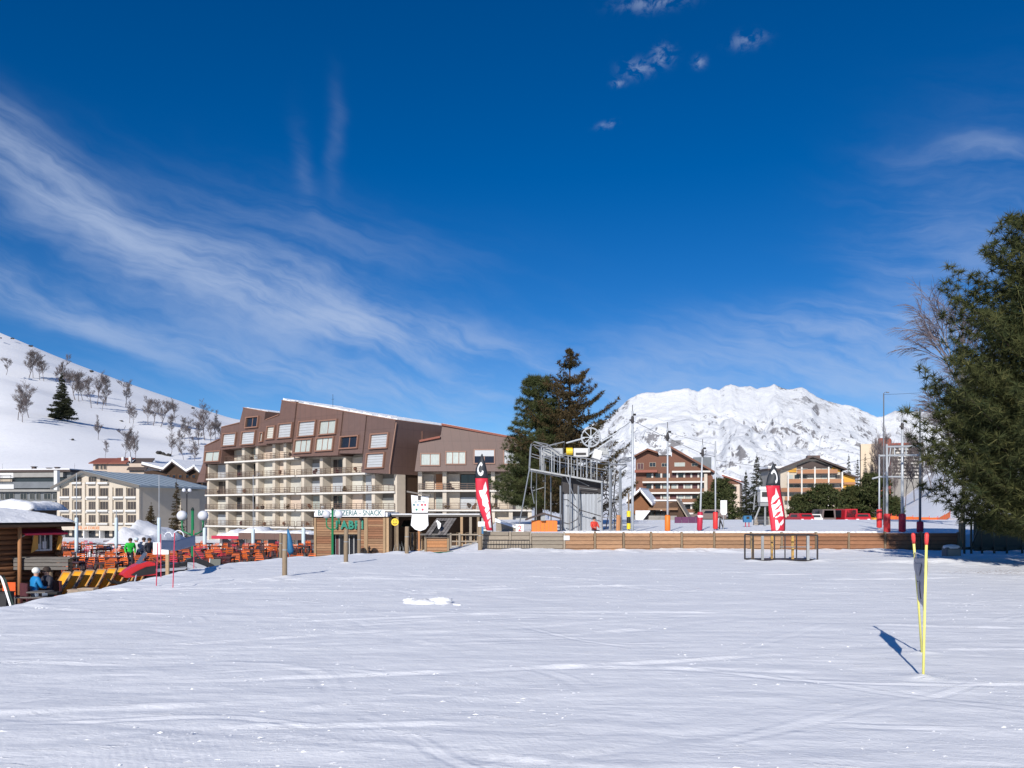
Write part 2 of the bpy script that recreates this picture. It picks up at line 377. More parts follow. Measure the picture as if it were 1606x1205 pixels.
mat('gate_red', (.80, .06, .05), rough=.5, var=.06)
mat('gate_panel', (.47, .45, .48), rough=.7, var=.12, scale=2)
mat('gate_panel_dark', (.34, .33, .36), rough=.7, var=.12)
mat('banner_blue', (.26, .33, .47), rough=.7, var=.12)
mat('crimson_awning', (.45, .025, .06), rough=.5, var=.1)
mat('shutter_yellow', (.70, .33, .06), rough=.6, var=.1)
mat('car_red', (.45, .02, .03), rough=.25, var=.03)
mat('car_white', (.72, .71, .69), rough=.25, var=.03)
mat('car_brown', (.16, .12, .11), rough=.3, var=.03)
mat('rubber', (.02, .02, .022), rough=.8, var=.1)
mat('black_vinyl', (.018, .018, .02), rough=.35, var=.1)
mat('silver', (.55, .56, .58), rough=.3, metal=.5, var=.08)
mat('snowmobile_red', (.62, .02, .025), rough=.25, var=.04)
mat('windscreen', (.11, .12, .15), rough=.12, var=.05)
mat('bark', (.075, .052, .038), rough=.95, var=.3, stretch=(6, 6, 1), scale=3, bump=.6, bscale=9)
mat('bark_pale', (.33, .30, .28), rough=.95, var=.35, stretch=(2, 2, 5), scale=2)
mat('twig', (.16, .132, .130), rough=.95, var=.2)
mat('twig_violet', (.16, .13, .14), rough=.95, var=.2)
mat('rock_scrub', (.05, .045, .04), rough=.95, var=.4)
mat('deck', (.10, .075, .065), rough=.85, var=.3, scale=1.2)
mat('green_carpet', (.012, .16, .09), rough=.9, var=.15)
mat('net_orange', (.80, .17, .03), rough=.7, var=.12)
mat('purple', (.11, .03, .09), rough=.7, var=.2)
mat('blue_sheet', (.03, .16, .33), rough=.6, var=.15)
mat('skin', (.52, .28, .19), rough=.55, var=.05)
mat('jacket_blue', (.008, .22, .52), rough=.6, var=.08)
mat('jacket_dark', (.03, .03, .045), rough=.7, var=.1)
mat('jacket_green', (.02, .55, .05), rough=.6, var=.08)
mat('jacket_red', (.62, .05, .03), rough=.6, var=.08)
mat('jacket_white', (.66, .66, .68), rough=.6, var=.08)
mat('trousers_pale', (.30, .36, .46), rough=.7, var=.15)
mat('hat_white', (.75, .74, .68), rough=.9, var=.1)
mat('hair', (.04, .025, .018), rough=.8, var=.1)
mat('concrete', (.30, .29, .27), rough=.9, var=.2, scale=.6)
mat('concrete_blue', (.17, .185, .20), rough=.9, var=.2, scale=.6)
mat('stone', (.26, .245, .23), rough=.95, var=.35, scale=2.5, bump=.6, bscale=4)
mat('slate', (.19, .175, .17), rough=.85, var=.35, scale=2, bump=.5, bscale=6)
mat('smiley', (.80, .55, .03), rough=.5, var=.03)
mat('brick_tower', (.27, .075, .05), rough=.85, var=.15, scale=.3)
mat('tower_cream', (.66, .53, .38), rough=.85, var=.08, scale=.2)
mat('carton', (.48, .37, .28), rough=.85, var=.35, scale=4)
# ------------------------------------------------------------------ mesh helpers
def link(o, parent=None):
    COL.objects.link(o)
    if parent is not None: o.parent = parent
    return o
def from_np(name, V, Fc, mats, parent=None, smooth=False, mi=None):
    """V (n,3) array, Fc (m,k) array of faces of one size"""
    me = bpy.data.meshes.new(name); V = np.asarray(V, np.float32); Fc = np.asarray(Fc, np.int32); k = Fc.shape[1]
    me.vertices.add(len(V)); me.vertices.foreach_set('co', V.ravel())
    me.loops.add(Fc.size); me.loops.foreach_set('vertex_index', Fc.ravel())
    me.polygons.add(len(Fc)); me.polygons.foreach_set('loop_start', np.arange(0, Fc.size, k, dtype=np.int32))
    if mi is not None: me.polygons.foreach_set('material_index', np.asarray(mi, np.int32))
    me.polygons.foreach_set('use_smooth', np.full(len(Fc), smooth))
    me.update(calc_edges=True)
    for m in mats: me.materials.append(MATS[m])
    return link(bpy.data.objects.new(name, me), parent)

class MB:
    def __init__(s): s.v = []; s.f = []; s.m = []
    def add(s, vs, fs, m=0):
        o = len(s.v); s.v.extend([tuple(p) for p in vs]); s.f.extend([tuple(i + o for i in f) for f in fs]); s.m.extend([m] * len(fs)); return s
    def box(s, x0, x1, y0, y1, z0, z1, m=0, f=None):
        vs = [(x, y, z) for z in (z0, z1) for x, y in ((x0, y0), (x1, y0), (x1, y1), (x0, y1))]
        if f: vs = [f(*p) for p in vs]
        return s.add(vs, [(3, 2, 1, 0), (4, 5, 6, 7), (0, 1, 5, 4), (1, 2, 6, 5), (2, 3, 7, 6), (3, 0, 4, 7)], m)
    def cbox(s, c, size, rz=0, m=0, ry=0, rx=0):
        M = Euler((rx, ry, rz)).to_matrix(); c = Vector(c); h = [k / 2 for k in size]
        vs = [c + M @ Vector((x * h[0], y * h[1], z * h[2])) for z in (-1, 1) for x, y in ((-1, -1), (1, -1), (1, 1), (-1, 1))]
        return s.add(vs, [(3, 2, 1, 0), (4, 5, 6, 7), (0, 1, 5, 4), (1, 2, 6, 5), (2, 3, 7, 6), (3, 0, 4, 7)], m)
    def tube(s, pts, r, n=6, m=0, cap=True):
        pts = [Vector(p) for p in pts]; rs = r if isinstance(r, (list, tuple)) else [r] * len(pts)
        vs = []; up = Vector((0, 0, 1))
        for i, p in enumerate(pts):
            d = (pts[min(i + 1, len(pts) - 1)] - pts[max(i - 1, 0)])
            d = d.normalized() if d.length > 1e-9 else Vector((0, 0, 1))
            ref = up if abs(d.z) < .95 else Vector((1, 0, 0))
            a = d.cross(ref).normalized(); b = d.cross(a).normalized()
            for k in range(n):
                t = 2 * math.pi * k / n; vs.append(p + (a * math.cos(t) + b * math.sin(t)) * rs[i])
        fs = []
        for i in range(len(pts) - 1):
            for k in range(n):
                k2 = (k + 1) % n; fs.append((i * n + k2, i * n + k, (i + 1) * n + k, (i + 1) * n + k2))
        if cap:
            fs.append(tuple(range(n))); fs.append(tuple(range((len(pts) - 1) * n + n - 1, (len(pts) - 1) * n - 1, -1)))
        return s.add(vs, fs, m)
    def prism(s, poly, y0, y1, m=0, f=None, msides=None):
        """polygon in (x, z), extruded from y0 to y1; f maps (x,y,z)"""
        n = len(poly); vs = [(x, y0, z) for x, z in poly] + [(x, y1, z) for x, z in poly]
        if f: vs = [f(*p) for p in vs]
        s.add(vs, [tuple(range(n))], m); o = len(s.v) - 2 * n
        s.f.append(tuple(o + n + i for i in reversed(range(n)))); s.m.append(m)
        for i in range(n):
            j = (i + 1) % n; s.f.append((o + i, o + n + i, o + n + j, o + j)); s.m.append(m if msides is None else msides)
        return s
    def plan(s, poly, z0, z1, m=0):
        n = len(poly); vs = [(x, y, z0) for x, y in poly] + [(x, y, z1) for x, y in poly]
        fs = [tuple(reversed(range(n))), tuple(range(n, 2 * n))] + [(i, (i + 1) % n, n + (i + 1) % n, n + i) for i in range(n)]
        return s.add(vs, fs, m)
    def ball(s, c, r, seg=10, rings=6, m=0, sc=(1, 1, 1), jitter=0, rs=None):
        vs = []
        for i in range(rings + 1):
            t = math.pi * i / rings
            for k in range(seg):
                a = 2 * math.pi * k / seg; q = 1 + (rs.uniform(-jitter, jitter) if rs else 0)
                vs.append((c[0] + r * sc[0] * math.sin(t) * math.cos(a) * q, c[1] + r * sc[1] * math.sin(t) * math.sin(a) * q, c[2] + r * sc[2] * math.cos(t) * q))
        fs = [(i * seg + k, (i + 1) * seg + k, (i + 1) * seg + (k + 1) % seg, i * seg + (k + 1) % seg) for i in range(rings) for k in range(seg)]
        return s.add(vs, fs, m)
    def grid(s, fn, nu, nv, m=0):
        vs = [fn(i / nu, j / nv) for j in range(nv + 1) for i in range(nu + 1)]
        fs = [(j * (nu + 1) + i, j * (nu + 1) + i + 1, (j + 1) * (nu + 1) + i + 1, (j + 1) * (nu + 1) + i) for j in range(nv) for i in range(nu)]
        return s.add(vs, fs, m)
    def build(s, name, mats, parent=None, smooth=False, loc=None, fix=True):
        me = bpy.data.meshes.new(name); me.from_pydata(s.v, [], s.f); 
        for m in ([mats] if isinstance(mats, str) else mats): me.materials.append(MATS[m])
        me.polygons.foreach_set('material_index', s.m)
        if smooth: me.polygons.foreach_set('use_smooth', [True] * len(s.f))
        if fix:
            import bmesh
            bm = bmesh.new(); bm.from_mesh(me); bmesh.ops.recalc_face_normals(bm, faces=bm.faces); bm.to_mesh(me); bm.free()
        o = link(bpy.data.objects.new(name, me), parent)
        if loc is not None: o.location = loc
        return o
def tag(o, label, cat, group=None):
    o['label'] = label; o['category'] = cat
    if group: o['group'] = group
    return o
def structure(o): o['kind'] = 'structure'; return o
def thing(name, label, cat, loc=(0, 0, 0), rz=0, group=None, sc=1.0):
    o = bpy.data.objects.new(name, None); o.empty_display_size = .2; COL.objects.link(o)
    o.location = loc; o.rotation_euler = (0, 0, rz); o.scale = (sc, sc, sc)
    return tag(o, label, cat, group)
KIDS = {}
def copy_tree(src, loc, rz=0, label=None, sc=None, parent=None):
    c = src.copy(); COL.objects.link(c)
    if parent is None:
        c.location = loc; c.rotation_euler = (0, 0, rz)
        if sc is not None: c.scale = sc if isinstance(sc, tuple) else (sc,) * 3
        if label: c['label'] = label
    else: c.parent = parent
    if src.name not in KIDS: KIDS[src.name] = list(src.children)
    for ch in KIDS[src.name]: copy_tree(ch, None, parent=c)
    return c
def one(mb, name, mats, parent=None, label=None, **kw):
    o = mb.build(name, mats, parent, **kw)
    if label: o['label'] = label
    return o
def B(name, mats, parent, *a, f=None, label=None):
    return one(MB().box(*a, f=f), name, mats, parent, label, fix=False)
TEXT_CACHE = {}
def text_mesh(body, size, depth=.01, align='CENTER', spacing=1.0, bold=0.0):
    cu = bpy.data.curves.new('lettering', 'FONT'); cu.body = body; cu.size = size; cu.extrude = depth; cu.align_x = align; cu.align_y = 'CENTER'
    cu.space_character = spacing; cu.offset = bold; cu.resolution_u = 3
    o = bpy.data.objects.new('lettering', cu); COL.objects.link(o)
    dg = bpy.context.evaluated_depsgraph_get(); me = bpy.data.meshes.new_from_object(o.evaluated_get(dg))
    bpy.data.objects.remove(o); bpy.data.curves.remove(cu)
    return me
def lettering(body, size, m, parent, loc, rot=(R(90), 0, 0), name='lettering', **kw):
    me = text_mesh(body, size, **kw); me.materials.clear(); me.materials.append(MATS[m]); me.name = name
    o = link(bpy.data.objects.new(name, me), parent); o.location = loc; o.rotation_euler = rot
    return o

# lettering is made first, while the scene is small
TXT = {k: text_mesh(*a, **kw) for k, (a, kw) in {
    'snack': (('BAR - PIZZERIA - SNACK', .40), dict(spacing=.98, bold=.004)), 'abri': (("l'ABRI", .70), dict(spacing=1.15, bold=.03, depth=.04)),
    'hotel': (('HOTEL LA CORDEE', .78), dict(spacing=1.0, bold=.01)), 'two': (('2', .45), {}), 'lug': (('LES PISTES', .12), dict(depth=.004))}.items()}
def put_text(key, m, parent, loc, rot=(R(90), 0, 0), name='lettering'):
    me = TXT[key]; me.materials.clear(); me.materials.append(MATS[m])
    o = link(bpy.data.objects.new(name, me), parent); o.location = loc; o.rotation_euler = rot
    return o

# ------------------------------------------------------------------ ground sheet, one grid to the horizon
def axis(fine0, fine1, step, lo, hi, g=1.16):
    a = list(np.arange(fine0, fine1 + step / 2, step)); s = step; x = a[-1]
    while x < hi: s *= g; x += s; a.append(min(x, hi))
    s = step; x = a[0]; left = []
    while x > lo: s *= g; x -= s; left.append(max(x, lo))
    return np.array(left[::-1] + a)
def make_ground():
    xs = axis(-15, 22, .14, -9000, 9000, 1.09)
    ys = np.concatenate([np.array([-400, -120, -40, -12, -3, 1.0]), np.arange(3, 17, .055), np.arange(17, 27, .09), np.arange(27, 46, .14), axis(46, 60, .4, 46, 700, 1.035)[1:], np.array([760, 820, 1100, 2000, 5000, 12000])])
    X, Y = np.meshgrid(xs, ys); Z = ground(X, Y)
    # chopped snow at the foot of the fence, scraped ripples elsewhere
    d = bank_dist(X, Y); onf = (Y < 40) & (d < .3)
    foot = sstep(35.5, 38.5, Y) * (Y < 40.05) * onf
    Z = Z + foot * (.26 * (fbm(X * .9, Y * .9, 31, 4) - .38)) + foot * .10 * np.maximum(0, fbm(X * 3.1, Y * 3.1, 33, 3) - .5)
    lip = np.exp(-((d + .25) / .5) ** 2) * (Y < 40) * (Y > 8)
    Z = Z + lip * .16 * (fbm(X * 1.3, Y * 1.3, 35, 4) - .35)
    near = onf * (Y > 3)
    Z = Z + near * .035 * (fbm(X * .35 + Y * .05, Y * 1.6, 37, 4) - .5) + near * .012 * (fbm(X * 1.5, Y * 4.0, 39, 3) - .5)
    # ski tracks: a shallow groove with the scraped-up berm beside it, crossing the field at low angles
    r = random.Random(40)
    for k in range(80):
        x0 = r.uniform(-11, 16); y0 = 5.5 + 22 * r.random() ** 1.5; sl = r.gauss(0, .22) if k % 4 else r.choice((-1, 1)) * r.uniform(.5, 1.3); cv = r.gauss(0, .022); L = r.uniform(1.5, 6) / (1 + abs(sl)); hgt = r.uniform(.004, .014) * (1 + y0 / 22); w = r.uniform(.03, .055) * (1 + y0 / 26)
        u = X - x0; f = (Y - (y0 + sl * u + cv * u * u)) / math.sqrt(1 + sl * sl); m = np.clip((L - np.abs(u)) / (.4 * L), 0, 1) * near
        brk = np.clip(fbm(X * 1.7 + k, Y * .4, 43, 2) * 2.6 - .75, 0, 1)
        Z = Z + m * hgt * (np.exp(-(f / w) ** 2) * brk - .7 * np.exp(-((f + 1.9 * w) / (1.2 * w)) ** 2))
    for bx, by, br, bh in ((4.90, 9.58, .13, .035), (5.77, 11.2, .12, .03), (-6.78, 24, .22, .06), (-6.2, 30, .25, .07), (9.4, 31.4, .3, .06), (12.0, 31.4, .35, .07), (10.6, 31.2, .5, .05)):
        q = np.hypot(X - bx, Y - by); Z = Z + bh * np.exp(-(q / br) ** 2) * (.6 + .8 * fbm(X * 4, Y * 4, 47, 2))
    # trodden lumps in the shade of the pine
    pin = np.exp(-(((X - 19) / 6) ** 2 + ((Y - 30.5) / 4) ** 2))
    Z = Z + pin * .34 * (fbm(X * .8, Y * .8, 41, 4) - .35) * (Y < 39.8)
    n, k = Y.shape; idx = np.arange(n * k).reshape(n, k)
    Fc = np.stack([idx[:-1, :-1], idx[:-1, 1:], idx[1:, 1:], idx[1:, :-1]], -1).reshape(-1, 4)
    o = from_np('snow_ground', np.stack([X, Y, Z], -1).reshape(-1, 3), Fc, ['snow'], smooth=True)
    return structure(o)
make_ground()
def snow_crumbs():
    """loose crumbs and slabs of scraped snow lying in drifts on the piste"""
    rs = np.random.default_rng(8); n = 5600
    Yc = 5.5 + 24 * rs.random(n) ** 1.35; Xc = rs.uniform(-.72, .72, n) * Yc; keep = (bank_dist(Xc, Yc) < -.4)
    den = fbm(Xc * .5, Yc * 1.3, 45, 4); keep &= rs.random(n) < np.clip((den - .44) * 7, .03, 1); Xc, Yc = Xc[keep], Yc[keep]; n = len(Xc)
    s = .004 + .012 * rs.random(n) ** 4; sx = s * rs.uniform(1, 3.4, n); sy = s * rs.uniform(.8, 1.3, n); sz = s * rs.uniform(.5, .9, n)
    Zc = ground(Xc, Yc) + .035 * (fbm(Xc * .35 + Yc * .05, Yc * 1.6, 37, 4) - .5)
    base = np.array([(1, 0, 0), (.3, .95, .1), (-.8, .6, -.1), (-.8, -.6, .1), (.3, -.95, 0), (.1, .05, 1.0)]); jit = rs.normal(0, .16, (n, 6, 3))
    V = (base[None] + jit) * np.stack([sx, sy, sz], -1)[:, None, :] + np.stack([Xc, Yc, Zc], -1)[:, None, :]
    F0 = np.array([(0, 1, 5), (1, 2, 5), (2, 3, 5), (3, 4, 5), (4, 0, 5)]); Fc = (F0[None] + (np.arange(n) * 6)[:, None, None]).reshape(-1, 3)
    o = from_np('snow_crumbs', V.reshape(-1, 3), Fc, ['piled']); o['kind'] = 'stuff'; tag(o, 'loose crumbs of scraped snow scattered over the piste', 'snow')
snow_crumbs()

# ------------------------------------------------------------------ far mountain
MTN = [(560, 30), (760, 52), (830, 76), (880, 108), (920, 130), (955, 144), (985, 172), (1000, 182), (1040, 185), (1062, 188), (1080, 190), (1096, 186), (1110, 192), (1128, 188), (1137, 194), (1146, 198), (1160, 193),
       (1176, 194), (1188, 189), (1200, 193), (1214, 197), (1228, 190), (1244, 190), (1256, 192), (1266, 187), (1282, 178), (1300, 170), (1324, 165), (1345, 160), (1362, 152), (1376, 144), (1392, 150), (1404, 156), (1420, 152),
       (1440, 155), (1480, 153), (1540, 160), (1620, 172), (1760, 190), (1950, 170), (2300, 140)]
def make_mountain():
    us = np.concatenate([np.arange(560, 930, 10), np.arange(930, 1500, 1.6), np.arange(1500, 2301, 10)])
    hs = np.interp(us, [a for a, _ in MTN], [b for _, b in MTN]) / F
    YR, Y0 = 4200.0, 900.0
    t = np.concatenate([np.linspace(0, .6, 60), np.linspace(.605, 1.0, 110)[0:], np.array([1.06, 1.2, 1.5])])
    A, T = np.meshgrid((us - U0) / F, t); H = np.meshgrid(hs, t)[0]
    Yd = Y0 + (YR - Y0) * T; X = A * Yd
    prof = np.where(T <= 1, .42 * T + .58 * T ** 2.0, 1 - (T - 1) * 1.1)
    Z = (H * YR + 2) * prof
    below = np.clip(1.0 - T, 0, 1)
    # gullies are only ever cut into the face, so the crest line stays the skyline
    wx = (fbm(X / 700., Yd / 700., 81, 3) - .5); wy = (fbm(X / 700., Yd / 700., 83, 3) - .5)
    Xw, Yw = X + wx * 700, Yd + wy * 900
    spur = 1 - fbm(Xw / 620. + Yw / 1500., Yw / 1300., 51, 5, ridged=True, gain=.48)
    gully = 1 - fbm(Xw / 190. - Yw / 700., Yw / 520., 57, 5, ridged=True, gain=.55)
    lumps = 1 - fbm(Xw / 260., Yw / 300., 63, 5, gain=.5)
    env = np.clip(below * 5.5, 0, 1) * np.clip(T * 4, 0, 1)
    Z = Z - env * (spur * 330 + lumps * 110) * (.35 + .65 * T) - np.clip(below * 9, 0, 1) * np.clip(T * 3, 0, 1) * gully * 70
    Z = Z + np.clip(1 - below * 40, 0, 1) * (T <= 1.001) * (fbm(A * 110, T * 0 + 2.0, 61, 4) - .5) * 14
    Z = Z - 10 * np.clip(1 - T * 12, 0, 1)
    n, k = Z.shape; idx = np.arange(n * k).reshape(n, k)
    Fc = np.stack([idx[:-1, :-1], idx[:-1, 1:], idx[1:, 1:], idx[1:, :-1]], -1).reshape(-1, 4)
    structure(from_np('mountain', np.stack([X, Yd, Z], -1).reshape(-1, 3), Fc, ['mountain'], smooth=True))
make_mountain()

# ------------------------------------------------------------------ trees
def foliage(name, c1, c2, c3):
    m = bpy.data.materials.new(name); m.use_nodes = True; t = NT(m.node_tree); b = t.n['Principled BSDF']
    b.inputs['Roughness'].default_value = .75; b.inputs['Specular IOR Level'].default_value = .15
    g = t.node('ShaderNodeNewGeometry'); o = t.node('ShaderNodeTexCoord').outputs['Object']
    col = t.mix(t.mr(t.noise(o, 1.1, 3, .5), .35, .65), c1, c2); col = t.mix(t.mr(g.outputs['Random Per Island'], .72, 1.0, 0, .8), col, c3)
    t.l.new(col, b.inputs['Base Color'])
    MATS[name] = m
foliage('pine_needles', (.026, .038, .014), (.064, .070, .024), (.135, .125, .045))
foliage('pine_dark', (.040, .056, .020), (.066, .074, .028), (.10, .095, .04))
foliage('spruce_needles', (.044, .040, .018), (.085, .058, .026), (.12, .075, .035))
foliage('fir_far', (.022, .028, .016), (.04, .045, .022), (.055, .05, .03))

def tuft(n, L, w, rs, bias=0.0):
    """n needle blades (thin triangles) bursting from a point, as (n,3,3)"""
    d = rs.normal(size=(n, 3)); d[:, 2] += bias; d /= np.linalg.norm(d, axis=1)[:, None]
    e = np.cross(d, rs.normal(size=(n, 3))); e /= np.linalg.norm(e, axis=1)[:, None]
    l = L * rs.uniform(.6, 1.1, n)[:, None]
    a = d * l * .05
    return np.stack([a + e * w, a - e * w, d * l], 1)
def scatter(pts, sizes, variants, rs):
    out = []
    pts = np.asarray(pts); sizes = np.asarray(sizes); k = rs.integers(0, len(variants), len(pts)); ang = rs.uniform(0, 6.283, len(pts))
    for i, tv in enumerate(variants):
        s = k == i
        if not s.any(): continue
        c, n = np.cos(ang[s]), np.sin(ang[s]); z = np.zeros_like(c); o = np.ones_like(c)
        M = np.stack([np.stack([c, -n, z], -1), np.stack([n, c, z], -1), np.stack([z, z, o], -1)], 1)
        q = np.einsum('pij,nkj->pnki', M, tv) * sizes[s][:, None, None, None] + pts[s][:, None, None, :]
        out.append(q.reshape(-1, 3))
    V = np.concatenate(out); return V, np.arange(len(V)).reshape(-1, 3)

def conifer(H, radius, seed, zlow, zgap, per, droop, lift, tuft_step, tsize, side=.42, lean=0.0, jit=.2, inner=.3, twigs=True, sides=None, taper=0.0, whorl=.5):
    """branch skeletons and needle positions of one conifer; radius(z) gives the crown radius at height z"""
    r = random.Random(seed); pts = []; sz = []; branches = []
    z = zlow; Rmax = max(radius(H * k / 20) for k in range(20))
    while z < H * .985:
        Rz = radius(z); tk = 1 - taper * (1 - min(1, Rz / Rmax))
        for k in range(per):
            a = r.uniform(0, 6.283); L = Rz * r.uniform(1 - jit, 1 + jit * .5)
            if sides: L *= sides(a)
            if L < .12: continue
            zz = z + r.uniform(-zgap * whorl, zgap * whorl); d = Vector((math.cos(a), math.sin(a), 0)); path = []
            for t in (0, .25, .5, .75, 1):
                path.append(Vector((0, 0, zz)) + d * L * t + Vector((0, 0, L * (-droop * t + lift * t * t))))
            branches.append((path, L))
            n = max(2, int(L * (1 - inner) / tuft_step))
            perp = Vector((-d.y, d.x, 0))
            for i in range(n + 1):
                t = inner + (1 - inner) * i / n; p = Vector((0, 0, zz)) + d * L * t + Vector((0, 0, L * (-droop * t + lift * t * t)))
                pts.append(p + Vector((r.gauss(0, .04), r.gauss(0, .04), r.gauss(0, .04)))); sz.append(tk * tsize * r.uniform(.75, 1.2))
                if twigs:
                    sl = side * L * (1.05 - t) * r.uniform(.5, 1.1) + tuft_step * .6 * tk
                    m = max(1, int(sl / tuft_step))
                    for sgn in (-1, 1):
                        for j in range(1, m + 1):
                            q = p + perp * sgn * sl * j / m + d * sl * .55 * j / m + Vector((0, 0, lift * .25 * sl * j / m + r.gauss(0, .05)))
                            pts.append(q); sz.append(tk * tsize * r.uniform(.6, 1.1))
        z += zgap
    for i in range(6): pts.append(Vector((0, 0, H * (.965 + .007 * i)))); sz.append(tsize * .7 * (1 - taper * .8))
    return pts, sz, branches
def trunk_mesh(H, r0, branches, br=.035, lean=0, keep=1.0, n=8):
    mb = MB(); mb.tube([(0, 0, -.4), (.02 * H * .1, 0, H * .3), (0, .01 * H * .1, H * .65), (0, 0, H * .98)], [r0 * 1.15, r0 * .85, r0 * .5, r0 * .06], n)
    for i, (p, L) in enumerate(branches):
        if (i * 7919 % 100) / 100 < keep: mb.tube(p, [br * (.5 + L * .22), br * (.4 + L * .16), br * (.3 + L * .1), br * (.2 + L * .05), br * .12], 4, cap=False)
    return mb
def make_tree(name, label, loc, H, radius, seed, r0, fol, variants, group=None, keep=1.0, br=.03, bark='bark', **kw):
    T = thing(name, label, 'tree', loc, group=group)
    pts, sz, brs = conifer(H, radius, seed, **kw)
    V, Fc = scatter([tuple(p) for p in pts], sz, variants, np.random.default_rng(seed))
    trunk_mesh(H, r0, brs, br, keep=keep).build('trunk', bark, T, smooth=True, fix=False)
    from_np('crown', V, Fc, [fol], T)
    return T
_rs = np.random.default_rng(5)
PUFF = [tuft(38, 1.0, .036, _rs, .3) for _ in range(5)]       # long pine needles
BRUSH = [tuft(15, 1.0, .085, _rs, -.05) for _ in range(5)]     # short spruce needles
COARSE = [tuft(11, 1.0, .13, _rs, .1) for _ in range(4)]
def interp(zs, rs_): return lambda z: float(np.interp(z, zs, rs_))
# the big pine at the right edge, trunk just out of the frame
make_tree('pine_tree', 'huge bushy olive green pine filling the right edge of the picture', (20.3, 27.6, gz(20.3, 27.6)), 13.7,
          interp([.9, 2, 3.5, 6.0, 8.0, 9.6, 11, 12.2, 13.1, 13.7], [5.0, 5.8, 5.75, 5.0, 4.4, 3.75, 2.65, 1.5, .7, .15]), 3, .34, 'pine_needles', PUFF,
          zlow=.8, zgap=.62, whorl=.32, per=18, droop=.06, lift=.46, tuft_step=.27, tsize=.37, side=.40, jit=.27, inner=.46)
# the pair behind the lift station
make_tree('pine_tree', 'broad dark green pine beside the brown apartment block, left of the taller spruce', (2.05, 62, gz(2.05, 62)), 11.4,
          interp([1.0, 2.2, 3.5, 5, 7.5, 9.3, 11, 12], [3.2, 3.7, 3.2, 2.7, 1.95, 1.4, .85, .12]), 8, .30, 'pine_dark', PUFF,
          zlow=1.5, zgap=.40, per=9, droop=.14, lift=.30, tuft_step=.40, tsize=.42, side=.42, jit=.25, inner=.3)
make_tree('spruce_tree', 'tall brownish spruce with upswept separate branches behind the lift station', (4.35, 60.5, gz(4.35, 60.5)), 13.3,
          interp([1.2, 3, 5, 7, 8.8, 10, 11.2, 12.3, 13.3], [4.7, 4.9, 4.4, 3.6, 2.9, 2.1, 1.15, .6, .08]), 19, .26, 'spruce_needles', BRUSH,
          zlow=1.2, zgap=.66, per=6, droop=.24, lift=.62, tuft_step=.19, tsize=.30, side=.22, jit=.22, inner=.12)
# low dark pines in front of the chalets
def round_pine(label, u, v_top, Y, width, seed, base_v=None, grp=None):
    p = P(u, v_top, Y); g = gz(p.x, Y); H = p.z - g; r = width / F * Y / 2
    return make_tree('pine_tree', label, (p.x, Y, g), H, interp([0, H * .12, H * .4, H * .7, H * .9, H], [r * .75, r * .95, r, r * .78, r * .45, .2]), seed, .2, 'pine_dark', COARSE,
                     keep=.15, zlow=H * .08, zgap=H / 15, per=8, droop=.05, lift=.25, tuft_step=.62, tsize=.72, side=.45, jit=.25, inner=.35)
round_pine('low rounded dark pine in front of the right end of the dark timber chalet', 1131, 752, 124, 52, 31)
round_pine('small dark pine at the foot of the dark timber chalet, left of the white notice', 1108, 775, 118, 36, 32)
round_pine('leftmost low dark pine in front of the yellow gabled chalet', 1256, 778, 118, 40, 33)
round_pine('wide low dark pine covering the lower storeys of the yellow gabled chalet', 1292, 762, 116, 66, 34)
round_pine('low dark pine between the yellow gabled chalet and the padded lift masts', 1338, 764, 120, 54, 35)
round_pine('tallest of the low dark pines right of the yellow gabled chalet', 1370, 744, 118, 66, 36)
round_pine('small pine bush in front of the right end of the pine row', 1398, 782, 114, 30, 37)
def far_fir(label, u, v_top, Y, width, seed, fol='fir_far', name='spruce_tree', grp=None, loc=None):
    p = P(u, v_top, Y) if loc is None else None
    base = loc if loc is not None else Vector((p.x, Y, gz(p.x, Y))); H = (p.z - base.z) if loc is None else loc_h
    r = width / F * base.y / 2
    return make_tree(name, label, base, H, interp([0, H * .1, H * .5, H], [r * 1.15, r * 1.1, r * .6, .02]), seed, .18, fol, COARSE, keep=.1, group=grp,
                     zlow=H * .06, zgap=H / 26, per=7, droop=.25, lift=.18, tuft_step=max(.3, H / 36), tsize=max(.32, r * .27), side=.35, jit=.3, inner=.25, taper=.75)
far_fir('tall pointed dark spruce left of the red flag, against the snowy mountain', 1187, 712, 170, 36, 41)
far_fir('shorter spruce just left of the tall pointed spruce by the red flag', 1170, 738, 172, 30, 42)
far_fir('narrow spruce right of the tall pointed spruce, behind the red flag', 1206, 744, 176, 30, 48)
far_fir('leftmost dark fir between the yellow gabled chalet and the far tower block', 1331, 712, 330, 22, 43)
far_fir('dark fir beside the left wall of the far tower block', 1345, 718, 330, 20, 44)
far_fir('dark fir in front of the cream wall of the far tower block', 1357, 708, 340, 16, 45)
far_fir('second dark fir in front of the cream wall of the far tower block', 1367, 709, 345, 16, 46)
far_fir('bare-looking dark spruce in front of the side wall of the cream hotel', 237, 788, 112, 30, 51, fol='spruce_needles')
far_fir('tall dark spruce at the right end of the cream hotel', 277, 748, 120, 26, 52, fol='spruce_needles')
far_fir('tiny dark fir rising behind the long flat roof left of the cream hotel', 117, 727, 190, 7, 53)
far_fir('tiny dark fir at the left edge behind the long flat roof', 4, 728, 190, 7, 54)
loc_h = 24.0
q = hit(97, 658)
loc_h = 75 / F * q.y
far_fir('lone dark spruce casting a blue shadow on the snowy hillside', 97, 583, q.y, 34, 55, loc=q)

